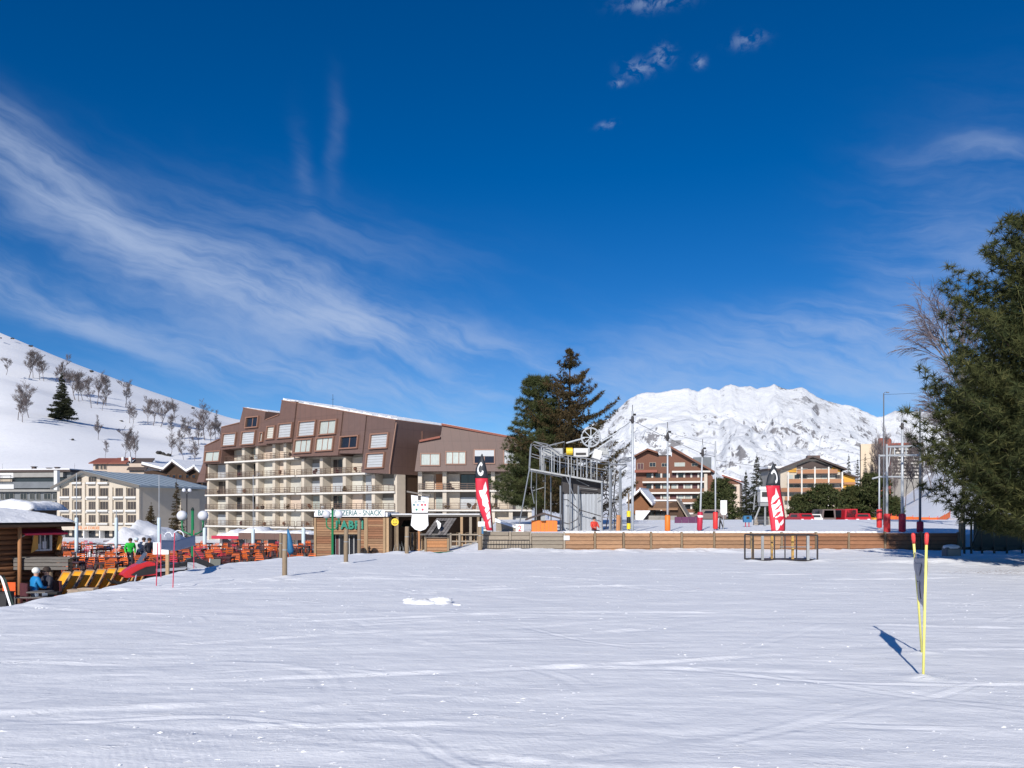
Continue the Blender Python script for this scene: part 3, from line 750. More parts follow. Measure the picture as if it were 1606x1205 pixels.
# bare deciduous trees ------------------------------------------------
def bare_tree_mesh(H, spread, seed, depth=5, kids=4, rmin=.02, r0=.16, droop=0.0, upright=.55):
    r = random.Random(seed); limbs = MB(); tw = MB()
    def grow(p, d, L, rad, lv):
        a = p; pts = [a]; dd = d.copy()
        for i in range(3):
            dd = (dd + Vector((r.gauss(0, .12), r.gauss(0, .12), r.gauss(.03, .08) - droop * (lv > 1) * .25))).normalized(); a = a + dd * L / 3; pts.append(a)
        (limbs if lv <= 1 else tw).tube(pts, [rad, rad * .85, rad * .7, rad * .5], 5 if lv == 0 else 3, cap=False)
        if lv >= depth: return
        for k in range(kids + (1 if lv else 3)):
            t = r.uniform(.3, 1.0) if lv else r.uniform(.25, 1.0); i = min(2, int(t * 3)); q = pts[i].lerp(pts[i + 1], t * 3 - i)
            ang = r.uniform(0, 6.283); o = Vector((math.cos(ang), math.sin(ang), 0)) * spread
            nd = (dd * upright + o * r.uniform(.5, 1) + Vector((0, 0, .25 - droop * lv * .3))).normalized()
            grow(q, nd, L * r.uniform(.42, .62) if lv else L * r.uniform(.3, .48), max(rmin, rad * .5), lv + 1)
    grow(Vector((0, 0, -.2)), Vector((0, 0, 1)), H * .86, r0, 0)
    return limbs, tw
def bare_proto(name, H, spread, seed, bark, twig, **kw):
    l, t = bare_tree_mesh(H, spread, seed, **kw)
    T = thing(name, 'placeholder', 'tree'); l.build('trunk', bark, T, fix=False); t.build('crown', twig, T, fix=False)
    return T
HILL = [ # u, v_base, height px, label
 (10, 588, 30, 'small bare tree at the left edge, high on the snowy hillside'), (45, 594, 48, 'dense bare tree, upper left of the snowy hillside'), (69, 598, 36, 'slim bare tree just right of the dense one, upper left of the hillside'),
 (52, 594, 40, 'bare tree touching the dense one at the upper left of the hillside'), (28, 659, 56, 'spreading bare tree left of the lone dark spruce on the hillside'), (45, 655, 50, 'slim leaning bare tree just left of the lone dark spruce'),
 (101, 620, 60, 'tall faint bare tree directly behind the lone dark spruce'), (118, 628, 50, 'bare tree just right of the top of the lone dark spruce'), (130, 629, 48, 'dark bare tree in the clump right of the lone spruce'),
 (152, 636, 50, 'broad bare tree with a dense crown right of the lone dark spruce'), (166, 636, 42, 'small bare tree leaning on the broad dense crown'), (197, 640, 42, 'narrow tall bare larch in the middle of the hillside'),
 (203, 665, 34, 'bushy bare tree below the narrow tall larch'), (154, 690, 36, 'bare tree below the broad dense crown, mid slope'), (240, 668, 48, 'left of the two round-crowned bare trees near the hill crest'),
 (252, 670, 46, 'right of the two round-crowned bare trees near the hill crest'), (275, 662, 34, 'small narrow bare tree below the cable pylon'), (270, 690, 36, 'bare tree in the lower clump left of the brown apartment block'),
 (290, 692, 38, 'dense bare tree in the lower clump left of the brown apartment block'), (321, 690, 54, 'tall bare tree left of the stepped brown roof'), (338, 690, 44, 'bare tree touching the stepped brown roof'),
 (332, 698, 40, 'low bare tree behind the lowest step of the brown roof'), (350, 648, 22, 'small bare tree on the hill crest left of the roof step'), (372, 642, 17, 'small round bare tree on the skyline above the stepped roof'),
 (165, 720, 26, 'low bushy bare tree above the red roofed house'), (205, 722, 50, 'tall bare tree above the red roofed house'), (268, 716, 34, 'bare tree at the foot of the hill left of the chalet gables'), (305, 728, 40, 'bare tree at the foot of the hill above the chalet gables'),
 (418, 646, 14, 'round bare crown peeping over the roof between the two brown gables'), (88, 600, 26, 'small bare tree left of the dark spruce top')]
HILL += [(124, 632, 40, 'slim bare tree filling the clump right of the lone spruce'), (143, 640, 44, 'bare tree left of the broad dense crown'), (160, 646, 36, 'low bare tree in front of the broad dense crown'), (298, 696, 34, 'bare tree right of the dense lower clump'), (282, 700, 30, 'low bare tree in front of the lower clump'),
 (312, 700, 42, 'bare tree between the lower clump and the brown roof'), (345, 694, 36, 'bare tree hidden partly by the lowest brown roof step'), (212, 726, 44, 'second tall bare tree above the red roofed house'), (196, 722, 40, 'bare tree left of the two tall ones above the red roofed house'), (288, 722, 30, 'bare bush above the chalet gables'),
 (208, 668, 30, 'bare bush right below the narrow tall larch'), (232, 664, 40, 'bare tree leaning on the two round-crowned trees'), (62, 596, 34, 'thin bare tree between the two upper left groups'), (35, 662, 40, 'bare sapling beside the spreading tree left of the spruce')]
protos = [bare_proto('bare_tree', 12, .8, s, 'twig', 'twig', depth=4, kids=6, rmin=.019, r0=.17, upright=.45 + .2 * (s % 4)) for s in (1, 2, 3, 4, 5, 6, 7)]
GRP = 'bare trees on the snowy hillside'
for i, (u, v, h, lab) in enumerate(HILL):
    b = hit(u, v, 186); s = h / F * b.y / 14.8
    pr = protos[i % 7]
    if i < 7: o = pr; o.location = b; o.scale = (s, s, s); o.rotation_euler = (0, 0, i); o['label'] = lab
    else: o = copy_tree(pr, b, i * 1.3, lab, (s * (.85 + .3 * (i % 4) / 3),) * 2 + (s,))
    o['group'] = GRP
def bare_group(us, labels, base, seed):
    for i, (u, v, h, Y) in enumerate(us):
        p = P(u, v, Y); s = h / F * Y / 11.5
        o = copy_tree(protos[(i + seed) % 7], (p.x, Y, gz(p.x, Y)), i * 2.1, labels[i], (s * 1.3, s * 1.3, (P(u, v - h, Y).z - gz(p.x, Y)) / 11.5)); o['group'] = base
bare_group([(1365, 752, 40, 296), (1396, 752, 44, 280), (1420, 752, 42, 250), (1434, 752, 40, 245), (1375, 752, 30, 300), (1388, 750, 34, 300), (1402, 752, 30, 290), (1462, 752, 44, 230), (1478, 752, 50, 225), (1446, 752, 34, 240)],
           ['leftmost bare brown tree in front of the cream tower wall', 'tall bare brown tree in front of the red tower wall', 'bare brown tree in front of the checkered flats', 'bare brown tree below the right end of the checkered flats', 'bare brown tree at the foot of the cream tower wall', 'bare brown tree left of the tall padded mast', 'bare brown tree below the red tower wall', 'bare reddish tree just left of the big pine', 'bare reddish tree half hidden by the big pine', 'low bare brown tree between the far mast and the big pine'], 'bare trees below the tower block', 1)
# weeping birch behind the big pine
bl, bt = bare_tree_mesh(13.2, .48, 78, depth=4, kids=7, rmin=.011, r0=.15, droop=.5, upright=.9)
bp = P(1487, 700, 58)
BT = thing('birch_tree', 'tall bare birch with drooping violet twigs behind the big pine', 'tree', (bp.x + 1.0, 58, gz(bp.x, 58)))
bl.build('trunk', 'bark_pale', BT, fix=False); bt.build('crown', 'twig_violet', BT, fix=False)
# dark scrub and rocks along the hill crest
SCRUB = [(92, 556, 4), (98, 559, 3), (104, 560, 4), (112, 561, 4), (119, 564, 4), (135, 568, 3), (139, 570, 3), (150, 576, 4), (156, 578, 5), (162, 580, 4), (20, 532, 3), (35, 536, 3), (48, 544, 3), (70, 545, 3), (0, 531, 3), (142, 584, 4), (190, 662, 4), (250, 713, 7), (262, 716, 6), (303, 641, 3), (112, 691, 3)]
for i, (u, v, r) in enumerate(SCRUB):
    b = hit(u, v, 186, 640); rr = r / F * b.y; q = random.Random(i); mb = MB()
    for k in range(4): mb.ball((q.uniform(-.8, .8) * rr, q.uniform(-.4, .4) * rr, q.uniform(.1, .5) * rr), rr * q.uniform(.35, .6), 7, 4, sc=(1.2, 1, .8), jitter=.25, rs=q)
    tag(mb.build('rock_outcrop', 'rock_scrub', loc=b, fix=False), 'small dark rock or scrub patch poking out of the hillside snow', 'rock', 'dark patches along the hill crest')
# ------------------------------------------------------------------ buildings
class Fac:
    """a vertical facade plane given by two plan points; local x runs along it, local y goes into the building"""
    def __init__(s, uA, YA, uB, YB, base):
        s.A = Vector(((uA - U0) / F * YA, YA)); s.Bp = Vector(((uB - U0) / F * YB, YB)); d = s.Bp - s.A
        s.L = d.length; s.d = d.normalized(); s.rz = math.atan2(d.y, d.x); s.base = base
    def s_(s, u):
        k = (u - U0) / F                     # solve A + t d on the line X = k Y
        return (k * s.A.y - s.A.x) / (s.d.x - k * s.d.y)
    def p(s, u, v):
        t = s.s_(u); Y = s.A.y + t * s.d.y
        return t, EYE - (v - V0) / F * Y - s.base
    def z(s, u, v): return s.p(u, v)[1]
    def root(s, name, label, cat='building', group=None): return thing(name, label, cat, (s.A.x, s.A.y, s.base), s.rz, group)

def window(par, x0, x1, z0, z1, y, kind='glass', fr='white_paint', f=None, mull=1, fw=.07, dep=.06, name='window'):
    """a pane or shutter with a proud frame around it; y is its outer face"""
    w = one(MB().box(x0, x1, y, y + .08, z0, z1, f=f), name, kind, par, fix=False)
    mb = MB(); a = y - dep
    mb.box(x0 - fw, x0, a, y + .06, z0 - fw, z1 + fw, f=f); mb.box(x1, x1 + fw, a, y + .06, z0 - fw, z1 + fw, f=f)
    mb.box(x0, x1, a, y + .06, z0 - fw, z0, f=f); mb.box(x0, x1, a, y + .06, z1, z1 + fw, f=f)
    for k in range(1, mull):
        xm = x0 + (x1 - x0) * k / mull; mb.box(xm - fw * .4, xm + fw * .4, y - .02, y + .02, z0, z1, f=f)
    mb.build('frame', fr, w, fix=False)
    return w
def railing(par, x0, x1, y, z, h=.95, bars=(.1, .35, .62, .92), mt='rail_brown', step=1.1, name='railing'):
    mb = MB()
    for b in bars: mb.box(x0, x1, y - .03, y + .03, z + b - .035, z + b + .035)
    n = max(1, int((x1 - x0) / step))
    for k in range(n + 1):
        xx = x0 + (x1 - x0) * k / n; mb.box(xx - .03, xx + .03, y - .025, y + .025, z, z + h)
    return mb.build(name, mt, par, fix=False)

# ---- the big stepped apartment block
def apartment():
    f = Fac(318, 146, 622, 118, -4.2); b = f.base
    T = f.root('apartment_block', 'big stepped apartment block with brown cladded top floors and cream balconies')
    r = random.Random(4)
    lev = [z - b for z in (-3.5, -.76, 2.05, 4.76, 7.64, 10.5, 13.3)]
    S = f.s_
    # carcass behind the balconies
    wall = MB(); yW = 1.9
    wall.box(S(322), S(430), yW, 13, 0, f.z(380, 703) + .3); wall.box(S(430) + .002, S(466), yW - .35, 13, 0, f.z(440, 697) + .3)
    wall.box(S(466) + .002, S(578), yW, 13, 0, f.z(520, 717) + .3); wall.box(S(578) + .002, S(619), yW, 13, 0, f.z(600, 742) + .3)
    wall.build('wall', 'cream', T, fix=False)
    one(MB().box(S(619) + .004, S(619) + .12, yW + .3, 13, 0, f.z(600, 742)), 'end_wall_shade', 'log_dark', T, fix=False)  # dark sheet added so the end wall looks shaded in the passage
    cols = [(328, 353, 'bay'), (357, 378, 'bay'), (383, 401, 'bay'), (403, 419, 'cream'), (419.5, 426.5, 'dark'), (431, 444, 'cream'), (448, 464, 'cream'), (466, 471, 'dark'),
            (476, 498, 'bay'), (508, 532, 'bay'), (542, 558, 'cream'), (560, 583, 'bay'), (586, 608, 'bay'), (609, 618, 'cream')]
    def top(u):   # index of the last slab below the hood
        return 5 if u < 354 else 6 if u < 466 else 5 if u < 577 else 4
    for u0, u1, kind in cols:
        x0, x1 = S(u0), S(u1)
        y = yW - (.35 if 430 < u0 < 466 else 0)
        for i in range(top((u0 + u1) / 2)):
            z0 = lev[i] + .1; z1 = lev[i + 1] - .28 if i < 6 else lev[i] + 2.4
            if kind == 'cream':
                one(MB().box(x0, x1, y - .5, y - .004, z0 + .02, z1 - .02), 'wall_panel', r.choice(['cream', 'cream_pink', 'cream', 'shutter_warm']), T, fix=False)
            elif kind == 'dark':
                one(MB().box(x0, x1, y - .1, y - .004, z0, z1 - .1), 'door', r.choice(['glass_brown', 'maroon', 'shutter_warm']), T, fix=False)
            else:
                c = r.random()
                if c < .62:
                    sh = z0 + (z1 - z0) * r.choice([.72, .75, .98, .7])
                    s = one(MB().box(x0 + .1, x1 - .1, y - .16, y - .004, z0, sh), 'shutter', r.choice(['shutter', 'shutter', 'shutter_warm']), T, fix=False)
                    one(MB().box(x0 + .1, x1 - .1, y - .10, y - .006, sh + .02, z1), 'recess_shade', 'recess', s, fix=False)  # dark grey strip paints the recess shadow above the shutter
                else: window(T, x0 + .2, x1 - .2, z0 + .05, z1 - .2, y - .1, r.choice(['glass_brown', 'curtain', 'glass', 'glass_brown']), 'cream_dark', mull=3)
    # piers between the bays
    for u, a in ((325.5, 5), (355, 5), (380.6, 6), (402, 6), (428.6, 6), (446, 6), (474, 5), (503, 5), (539, 5), (584.6, 4), (619.5, 4)):
        x = S(u); w = .34 if u not in (619.5, 325.5) else .3
        one(MB().box(x - w, x + w, .1, yW, 0, lev[a] - .3 if a < 7 else lev[6]), 'pier', 'cream', T, fix=False)
    # balcony slabs, a run for each wing, with its rail
    runs = [(323, 427, 1, 4, 0.0), (427.3, 466, 1, 6, -.35), (466.3, 577, 1, 4, 0.0), (577.2, 620, 1, 3, 0.0), (353.5, 427, 5, 5, 0.0)]
    for u0, u1, i0, i1, y in runs:
        for i in range(i0, min(i1, 5) + 1):
            x0, x1 = S(u0), S(u1)
            s = one(MB().box(x0, x1, y - .25, yW, lev[i] - .26, lev[i]), 'balcony_slab', 'slab', T, fix=False)
            railing(s, x0 + .05, x1 - .05, y - .15, lev[i])
            for k in range(int((x1 - x0) / 5)):          # planters, chairs and washing on the balconies
                if r.random() < .55:
                    xx = r.uniform(x0 + 1, x1 - 1); mb = MB()
                    for q in range(3): mb.ball((xx + r.uniform(-.3, .3), y + .15, lev[i] + r.uniform(.25, .7)), r.uniform(.15, .3), 6, 4, jitter=.2, rs=r)
                    mb.build('planter', r.choice(['maroon', 'rock_scrub', 'spruce_needles', 'white_paint', 'balcony_wood']), s, fix=False)
    # brown cladded storeys, leaning back towards the top, run right through as the roof
    def lean(zb): return lambda x, y, z: (x, y + (z - zb) * .14 if y < 5 else y, z)
    def hood(poly_uv, name, yb, m='brown_clad', d=13.2, label=None):
        pl = [f.p(u, v) for u, v in poly_uv]; zb = min(z for _, z in pl); fn = lean(zb)
        h = one(MB().prism(pl, yb, d, f=fn), name, m, T, label)
        mb = MB()                                        # pale metal flashing along the sloping top edge
        return h, fn, zb
    H1, fn1, zb1 = hood([(325, 728), (353, 727), (353, 706), (423, 698), (421, 660), (414, 659), (414, 646.5), (378, 640), (375, 664), (347, 671), (347, 690), (324, 701)], 'upper_storey', -.9)
    hood([(313, 757), (325, 756), (325, 723), (319, 727)], 'side_canopy', -.6)
    H2, fn2, zb2 = hood([(423.4, 697), (466.5, 694), (466.5, 630), (443, 629), (442, 652), (421.4, 660)], 'upper_storey', -1.15)
    H3, fn3, zb3 = hood([(466.8, 717), (540, 715), (540, 646), (466.8, 633.2)], 'upper_storey', -1.3, 'brown_clad')
    H4, fn4, zb4 = hood([(540.3, 712), (576.5, 712), (576.5, 652.4), (540.3, 646)], 'upper_storey', -1.1, 'brown_clad2')
    H5, fn5, zb5 = hood([(577, 742), (622, 744), (622, 660), (577, 652.4)], 'upper_storey', -1.4, 'brown_clad2', d=15.5)
    def hw(u0, v0, u1, v1, fn, yb, kind, mull=1, par=T):
        x0, z1 = f.p(u0, v0); x1, z0 = f.p(u1, v1); window(par, x0, x1, z0, z1, yb - .05, kind, 'brown_trim', fn, mull, fw=.2, dep=.3)
        for k in range(1, 5): one(MB().box(x0, x1, yb - .075, yb - .052, z0 + (z1 - z0) * k / 5 - .02, z0 + (z1 - z0) * k / 5 + .02, f=fn), 'slat_joint', 'recess', par, fix=False) if kind.startswith('shutter') else None
    hw(329, 710, 352 - 1, 723, fn1, -.9, 'curtain', 2, H1); hw(353.5, 682, 373, 698, fn1, -.9, 'shutter', 1, H1); hw(383, 679, 403, 696, fn1, -.9, 'shutter', 1, H1)
    hw(387, 656, 405, 669, fn1, -.9, 'glass', 2, H1); hw(412, 680, 415.5, 692, fn1, -.9, 'curtain', 1, H1)
    hw(427, 671, 438, 688, fn2, -1.15, 'shutter_warm', 1, H2); hw(445, 667, 465, 686, fn2, -1.15, 'shutter', 1, H2)
    hw(475, 663.5, 500, 683, fn3, -1.3, 'shutter', 1, H3); hw(508, 662, 533, 680, fn3, -1.3, 'curtain', 2, H3)
    hw(472, 692, 497, 709, fn3, -1.3, 'curtain', 3, H3); hw(505.5, 689, 531, 706, fn3, -1.3, 'curtain', 3, H3)
    hw(542, 687, 568, 702, fn4, -1.1, 'glass', 2, H4); hw(588, 683, 614, 702, fn5, -1.4, 'shutter', 1, H5); hw(585, 713.5, 611, 733, fn5, -1.4, 'shutter', 1, H5)
    # roof edge with a crust of snow
    for (ua, va, ub, vb, fn, yb, zb) in ((443, 629, 466.5, 633.2, fn2, -1.15, zb2), (466.5, 633.2, 540, 646, fn3, -1.3, zb3), (540, 646, 577, 652.4, fn4, -1.1, zb4), (577, 652.4, 622, 660, fn5, -1.4, zb5), (378, 640, 414, 646.5, fn1, -.9, zb1), (347, 671, 375, 664, fn1, -.9, zb1), (324, 701, 347, 690, fn1, -.9, zb1), (421.5, 660, 442, 652, fn2, -1.15, zb2)):
        a, za = f.p(ua, va); c, zc = f.p(ub, vb); ya = fn(0, yb, za)[1]
        one(MB().prism([(a, za + .02), (c, zc + .02), (c, zc + .16), (a, za + .16)], ya - .1, 13.3), 'roof_edge', 'brown_trim', T)
        sn = MB(); n = 9
        for k in range(n):
            t0, t1 = k / n, (k + 1) / n; h = r.uniform(.05, .34) if ua > 440 else r.uniform(.02, .1)
            sn.prism([(a + (c - a) * t0, za + (zc - za) * t0 + .165), (a + (c - a) * t1, za + (zc - za) * t1 + .165), (a + (c - a) * t1, za + (zc - za) * t1 + .16 + h), (a + (c - a) * t0, za + (zc - za) * t0 + .16 + h)], ya + .3, 13)
        sn.build('roof_snow', 'piled', T)
    # cladding seams and small vents on the end wall, drain pipe at its front edge
    x = S(622); zt = f.z(622, 661)
    one(MB().tube([(x + .08, -1.55, f.z(622, 744)), (x + .08, -1.5 + 0.0, f.z(622, 744) + 1), (x + .08, -.15, zt - .2)], .11, 6), 'drain_pipe', 'brown_trim', T)
    for zz in (f.z(622, 742) + 2.0, f.z(622, 742) + 4.6):
        v = one(MB().box(x - .02, x + .3, 8, 9.2, zz, zz + .8), 'vent_window', 'dark', T, fix=False); one(MB().box(x + .3, x + .36, 8.3, 9.0, zz, zz + .45), 'pane', 'white_paint', v, fix=False)
    for yy in (5.5, 10.5): one(MB().box(x - .01, x + .06, yy, yy + .15, f.z(622, 742) + .2, zt - 1.0), 'seam', 'brown_trim', T, fix=False)
    # antenna
    a, za = f.p(507, 640); one(MB().tube([(a, 2, za - .6), (a, 2, za + 2.4)], .03, 5).tube([(a - .3, 2, za + 1.6), (a + .3, 2, za + 1.6)], .02, 4), 'antenna', 'dark_metal', T)
    return T
apartment()

def apartment_right():
    f = Fac(655, 115, 835, 115, -3.6); b = f.base; S = f.s_
    T = f.root('apartment_block', 'lower brown apartment block with a red edged roof, right of the big stepped one'); r = random.Random(9)
    lev = [z - b for z in (-3.5, -.76, 2.05, 4.85, 7.5)]; yW = 1.8
    MB().box(S(657), S(834), yW, 12, 0, lev[4]).build('wall', 'cream_pink', T, fix=False)
    one(MB().box(S(625), S(657) - .004, 8.2, 9, 0, lev[4]), 'passage_shade_wall', 'dark', T, fix=False)  # near-black colour paints the shade deep in the passage
    for u0, u1, kind in ((661, 679, 'cream'), (682, 695, 'door'), (699, 720, 'cream'), (721, 745, 'bay'), (747, 772, 'bay'), (775, 800, 'cream'), (802, 828, 'bay')):
        for i in range(4):
            z0, z1 = lev[i] + .1, lev[i + 1] - .3; x0, x1 = S(u0), S(u1)
            if kind == 'cream': one(MB().box(x0, x1, yW - .4, yW - .004, z0, z1), 'wall_panel', 'cream', T, fix=False)
            elif kind == 'door' and i == 3: one(MB().box(x0, x1, yW - .12, yW - .004, z0, z1), 'door', 'balcony_light', T, fix=False)
            elif i == 3: window(T, x0 + .1, x1 - .1, z0 + .1, z1 - .1, yW - .1, 'glass', 'dark', mull=2)
            else:
                s = one(MB().box(x0, x1, yW - .14, yW - .004, z0, z0 + 1.7), 'shutter', r.choice(['shutter', 'curtain']), T, fix=False); one(MB().box(x0, x1, yW - .1, yW - .005, z0 + 1.72, z1), 'recess_shade', 'recess', s, fix=False)  # recess shadow over the shutter, painted as a dark strip
    for u in (658.5, 697, 773, 801, 831): one(MB().box(S(u) - .28, S(u) + .28, .1, yW, 0, lev[4]), 'pier', 'cream', T, fix=False)
    for i in (1, 2, 3):
        x0, x1 = S(656), S(834); s = one(MB().box(x0, x1, -.25, yW, lev[i] - .24, lev[i]), 'balcony_slab', 'slab', T, fix=False); railing(s, x0 + .05, x1, -.15, lev[i])
        for k in range(6):
            xx = r.uniform(x0 + .5, x1 - .5); mb = MB()
            for q in range(3): mb.ball((xx + r.uniform(-.3, .3), .1, lev[i] + r.uniform(.3, .8)), r.uniform(.15, .3), 6, 4, jitter=.2, rs=r)
            mb.build('planter', r.choice(['spruce_needles', 'rock_scrub', 'balcony_wood']), s, fix=False)
    pl = [f.p(*q) for q in ((652, 740), (838, 740), (838, 695), (694, 668), (691, 688), (660, 694.5), (657, 698))]
    zb = pl[0][1]; fn = lambda x, y, z: (x, y + (z - zb) * .14 if y < 5 else y, z)
    H = one(MB().prism(pl, -1.2, 12.2, f=fn), 'upper_storey', 'brown_clad2', T)
    for q, k, mu in (((662, 713, 690, 730), 'curtain', 2), ((701, 710, 730, 728), 'curtain', 3), ((791, 707, 818, 728), 'shutter', 1)):
        x0, z1 = f.p(q[0], q[1]); x1, z0 = f.p(q[2], q[3]); window(H, x0, x1, z0, z1, -1.25, k, 'brown_trim', fn, mu, fw=.15, dep=.12)
    x0, z1 = f.p(745, 707); x1, z0 = f.p(775, 727); zm = (z0 + z1) / 2; window(H, x0, x1, z0, z1, -1.25, 'glass', 'brown_trim', fn, 2, fw=.15, dep=.12)
    B('roller_shutter', 'shutter', H, x0, x1, -1.33, -1.2, zm + .05, z1 - .02, f=fn)
    for (ua, va, ub, vb) in ((694, 668, 838, 695), (660, 694.5, 691, 688)):
        a, za = f.p(ua, va); c, zc = f.p(ub, vb); ya = fn(0, -1.2, za)[1]
        one(MB().prism([(a - .1, za + .02), (c, zc + .02), (c, zc + .3), (a - .1, za + .3)], ya - .35, 12.4), 'roof_edge', 'roof_red', T)
        one(MB().prism([(a, za + .305), (c, zc + .305), (c, zc + .38), (a, za + .38)], ya + .5, 12), 'roof_snow', 'piled', T)
    return T
apartment_right()

# ---- cream hotel with a grey metal gable roof
def hotel():
    f = Fac(92, 158, 220, 150, -4.0); S = f.s_
    T = f.root('hotel', 'cream hotel with rows of square windows under a grey metal gable roof')
    gable = [(92, 846), (220, 846), (220, 763), (135, 742), (92, 764)]
    pl = [f.p(*q) for q in gable]; depth = 17.0; L = f.L
    body = one(MB().prism(pl, 0, depth), 'wall', 'cream', T)
    (xl, zl), (xr, zr), (xa, za) = pl[4], pl[2], pl[3]
    rf = MB()
    for (x0, z0, x1, z1, n) in ((xl - .9, zl - .45, xa, za, 'l'), (xa, za, xr + .9, zr - .25, 'r')):
        rf = MB().prism([(x0, z0 + .05), (x1, z1 + .05), (x1, z1 + .4), (x0, z0 + .4)], -1.0, depth + 1.2)
        q = one(rf, 'roof', 'metal_roof', T); MB().prism([(x0, z0 - .02), (x1, z1 - .02), (x1, z1 + .42), (x0, z0 + .42)], -1.12, -1.002).build('fascia', 'grey_wood', q)
        if n == 'r':
            for k in range(9):
                yy = -.6 + k * 2.1; MB().prism([(x0, z0 + .405), (x1, z1 + .405), (x1, z1 + .47), (x0, z0 + .47)], yy, yy + .08).build('roof_seam', 'metal_roof', q)
    cols = [(98, 110), (117, 128.5), (139.5, 151.5), (157.5, 170), (181.5, 194.5), (200.5, 214)]
    rows = [(766, 778), (787, 799), (808, 819.5)]
    for i, (u0, u1) in enumerate(cols):
        for j, (v0, v1) in enumerate(rows + [(748.5, 755.5)]):
            if j == 3 and i not in (1, 2, 3): continue
            x0, z1 = f.p(u0, v0); x1, z0 = f.p(u1, v1)
            w = window(T, x0, x1, z0, z1, -.03, 'glass_brown', 'cream_dark', mull=3, fw=.05, dep=.04)
            one(MB().box(x0 - .25, x1 + .25, -.5, -.01, z0 - .45, z0 - .12), 'balcony_sill', 'white_paint', w, fix=False)
            one(MB().box(x0 - .2, x1 + .2, -.42, -.01, z0 - .62, z0 - .46), 'sill_shade_strip', 'recess', w, fix=False)  # dark strip stands in for the shadow below each sill
    for u in (94, 113, 133, 154.5, 176, 197.5, 218): one(MB().box(S(u) - .38, S(u) + .38, -.32, -.012, 1.0, f.z(u, 764) - .1 if u not in (113, 133, 154.5) else f.z(u, 757)), 'pilaster', 'cream', T, fix=False)
    for v in (782.5, 803.5): one(MB().box(0.1, L - .1, -.2, -.011, f.z(150, v) - .2, f.z(150, v) + .2), 'floor_band', 'slab', T, fix=False)
    # ground floor: shop front under a sign band
    z0, z1 = f.z(140, 831.5), f.z(140, 824.5)
    s = one(MB().box(S(96), S(216), -1.6, -.02, z0, z1), 'sign_band', 'cream', T, fix=False); put_text('hotel', 'orange_print', s, (S(147), -1.63, (z0 + z1) / 2))
    one(MB().box(S(98), S(214), -.3, -.014, 0.2, z0 - .05), 'shop_front', 'glass', T, fix=False)
    for u in (104, 141, 166, 190): one(MB().box(S(u) - .15, S(u) + .15, -1.4, -.35, 0, z0), 'post', 'white_paint', T, fix=False)
    # side wall windows and the pale stair tower at the back
    one(MB().box(L - .001, L + .5, 9.5, 14.5, 0, zr - .5), 'stair_tower', 'cream', T, fix=False)
    one(MB().box(xl - .2, xl + .7, -.9, -.3, zl - .6, zl + 3.2), 'corner_panel', 'white_paint', T, fix=False)
    return T
hotel()

# ---- long flat building at the left edge
def long_building():
    f = Fac(-40, 175, 112, 172, -3.5); S = f.s_
    T = f.root('apartment_building', 'long flat roofed building with grey balcony bands at the left edge')
    one(MB().box(0, f.L, 0, 12, 0, f.z(50, 741)), 'wall', 'concrete_blue', T, fix=False)
    one(MB().box(-1, f.L + .6, -1.2, 12.6, f.z(50, 741) + .01, f.z(50, 737.5)), 'roof', 'roof_dark', T, fix=False)
    one(MB().box(-.8, f.L, -.6, 12.2, f.z(50, 737.5) + .005, f.z(50, 735.8)), 'roof_snow', 'piled', T, fix=False)
    for i, (v0, v1, u0, u1, m) in enumerate(((756, 766, -40, 108, 'concrete_blue'), (768, 771.5, -40, 108, 'concrete'), (742, 750, 2, 26, 'white_paint'), (752, 756, 0, 24, 'cream_dark'), (760, 767, 4, 27, 'white_paint'), (742, 749, 26.5, 104, 'concrete'), (786, 798, -40, 92, 'concrete'))):
        z1, z0 = f.z(50, v0), f.z(50, v1); one(MB().box(S(u0), S(u1), -.9 - .03 * i, -.004, z0, z1), 'balcony_band', m, T, fix=False)
    one(MB().box(S(-40), S(108), -.55, -.003, f.z(50, 756.2) , f.z(50, 750.5)), 'window_band', 'glass', T, fix=False)
    for u0, u1 in ((-20, -6), (2, 5), (9, 22), (33, 42), (48, 54), (58, 63), (70, 80), (84, 90)):
        x0, z1 = f.p(u0, 774.5); x1, z0 = f.p(u1, 783); window(T, x0, x1, z0, z1, -.1, 'glass', 'concrete', mull=2)
    railing(T, S(-38), S(24), -1.3, f.z(50, 757), 1.6, (.2, .9, 1.55), 'dark_metal', 2.0)
    for u0, v0 in ((36, 733), (73, 734), (60, 735)):
        x, z = f.p(u0, v0); one(MB().box(x - .35, x + .35, 3, 3.7, f.z(50, 735.8), z + .2).box(x - .5, x + .5, 2.9, 3.8, z + .21, z + .35), 'chimney', 'roof_dark', T, fix=False)
long_building()

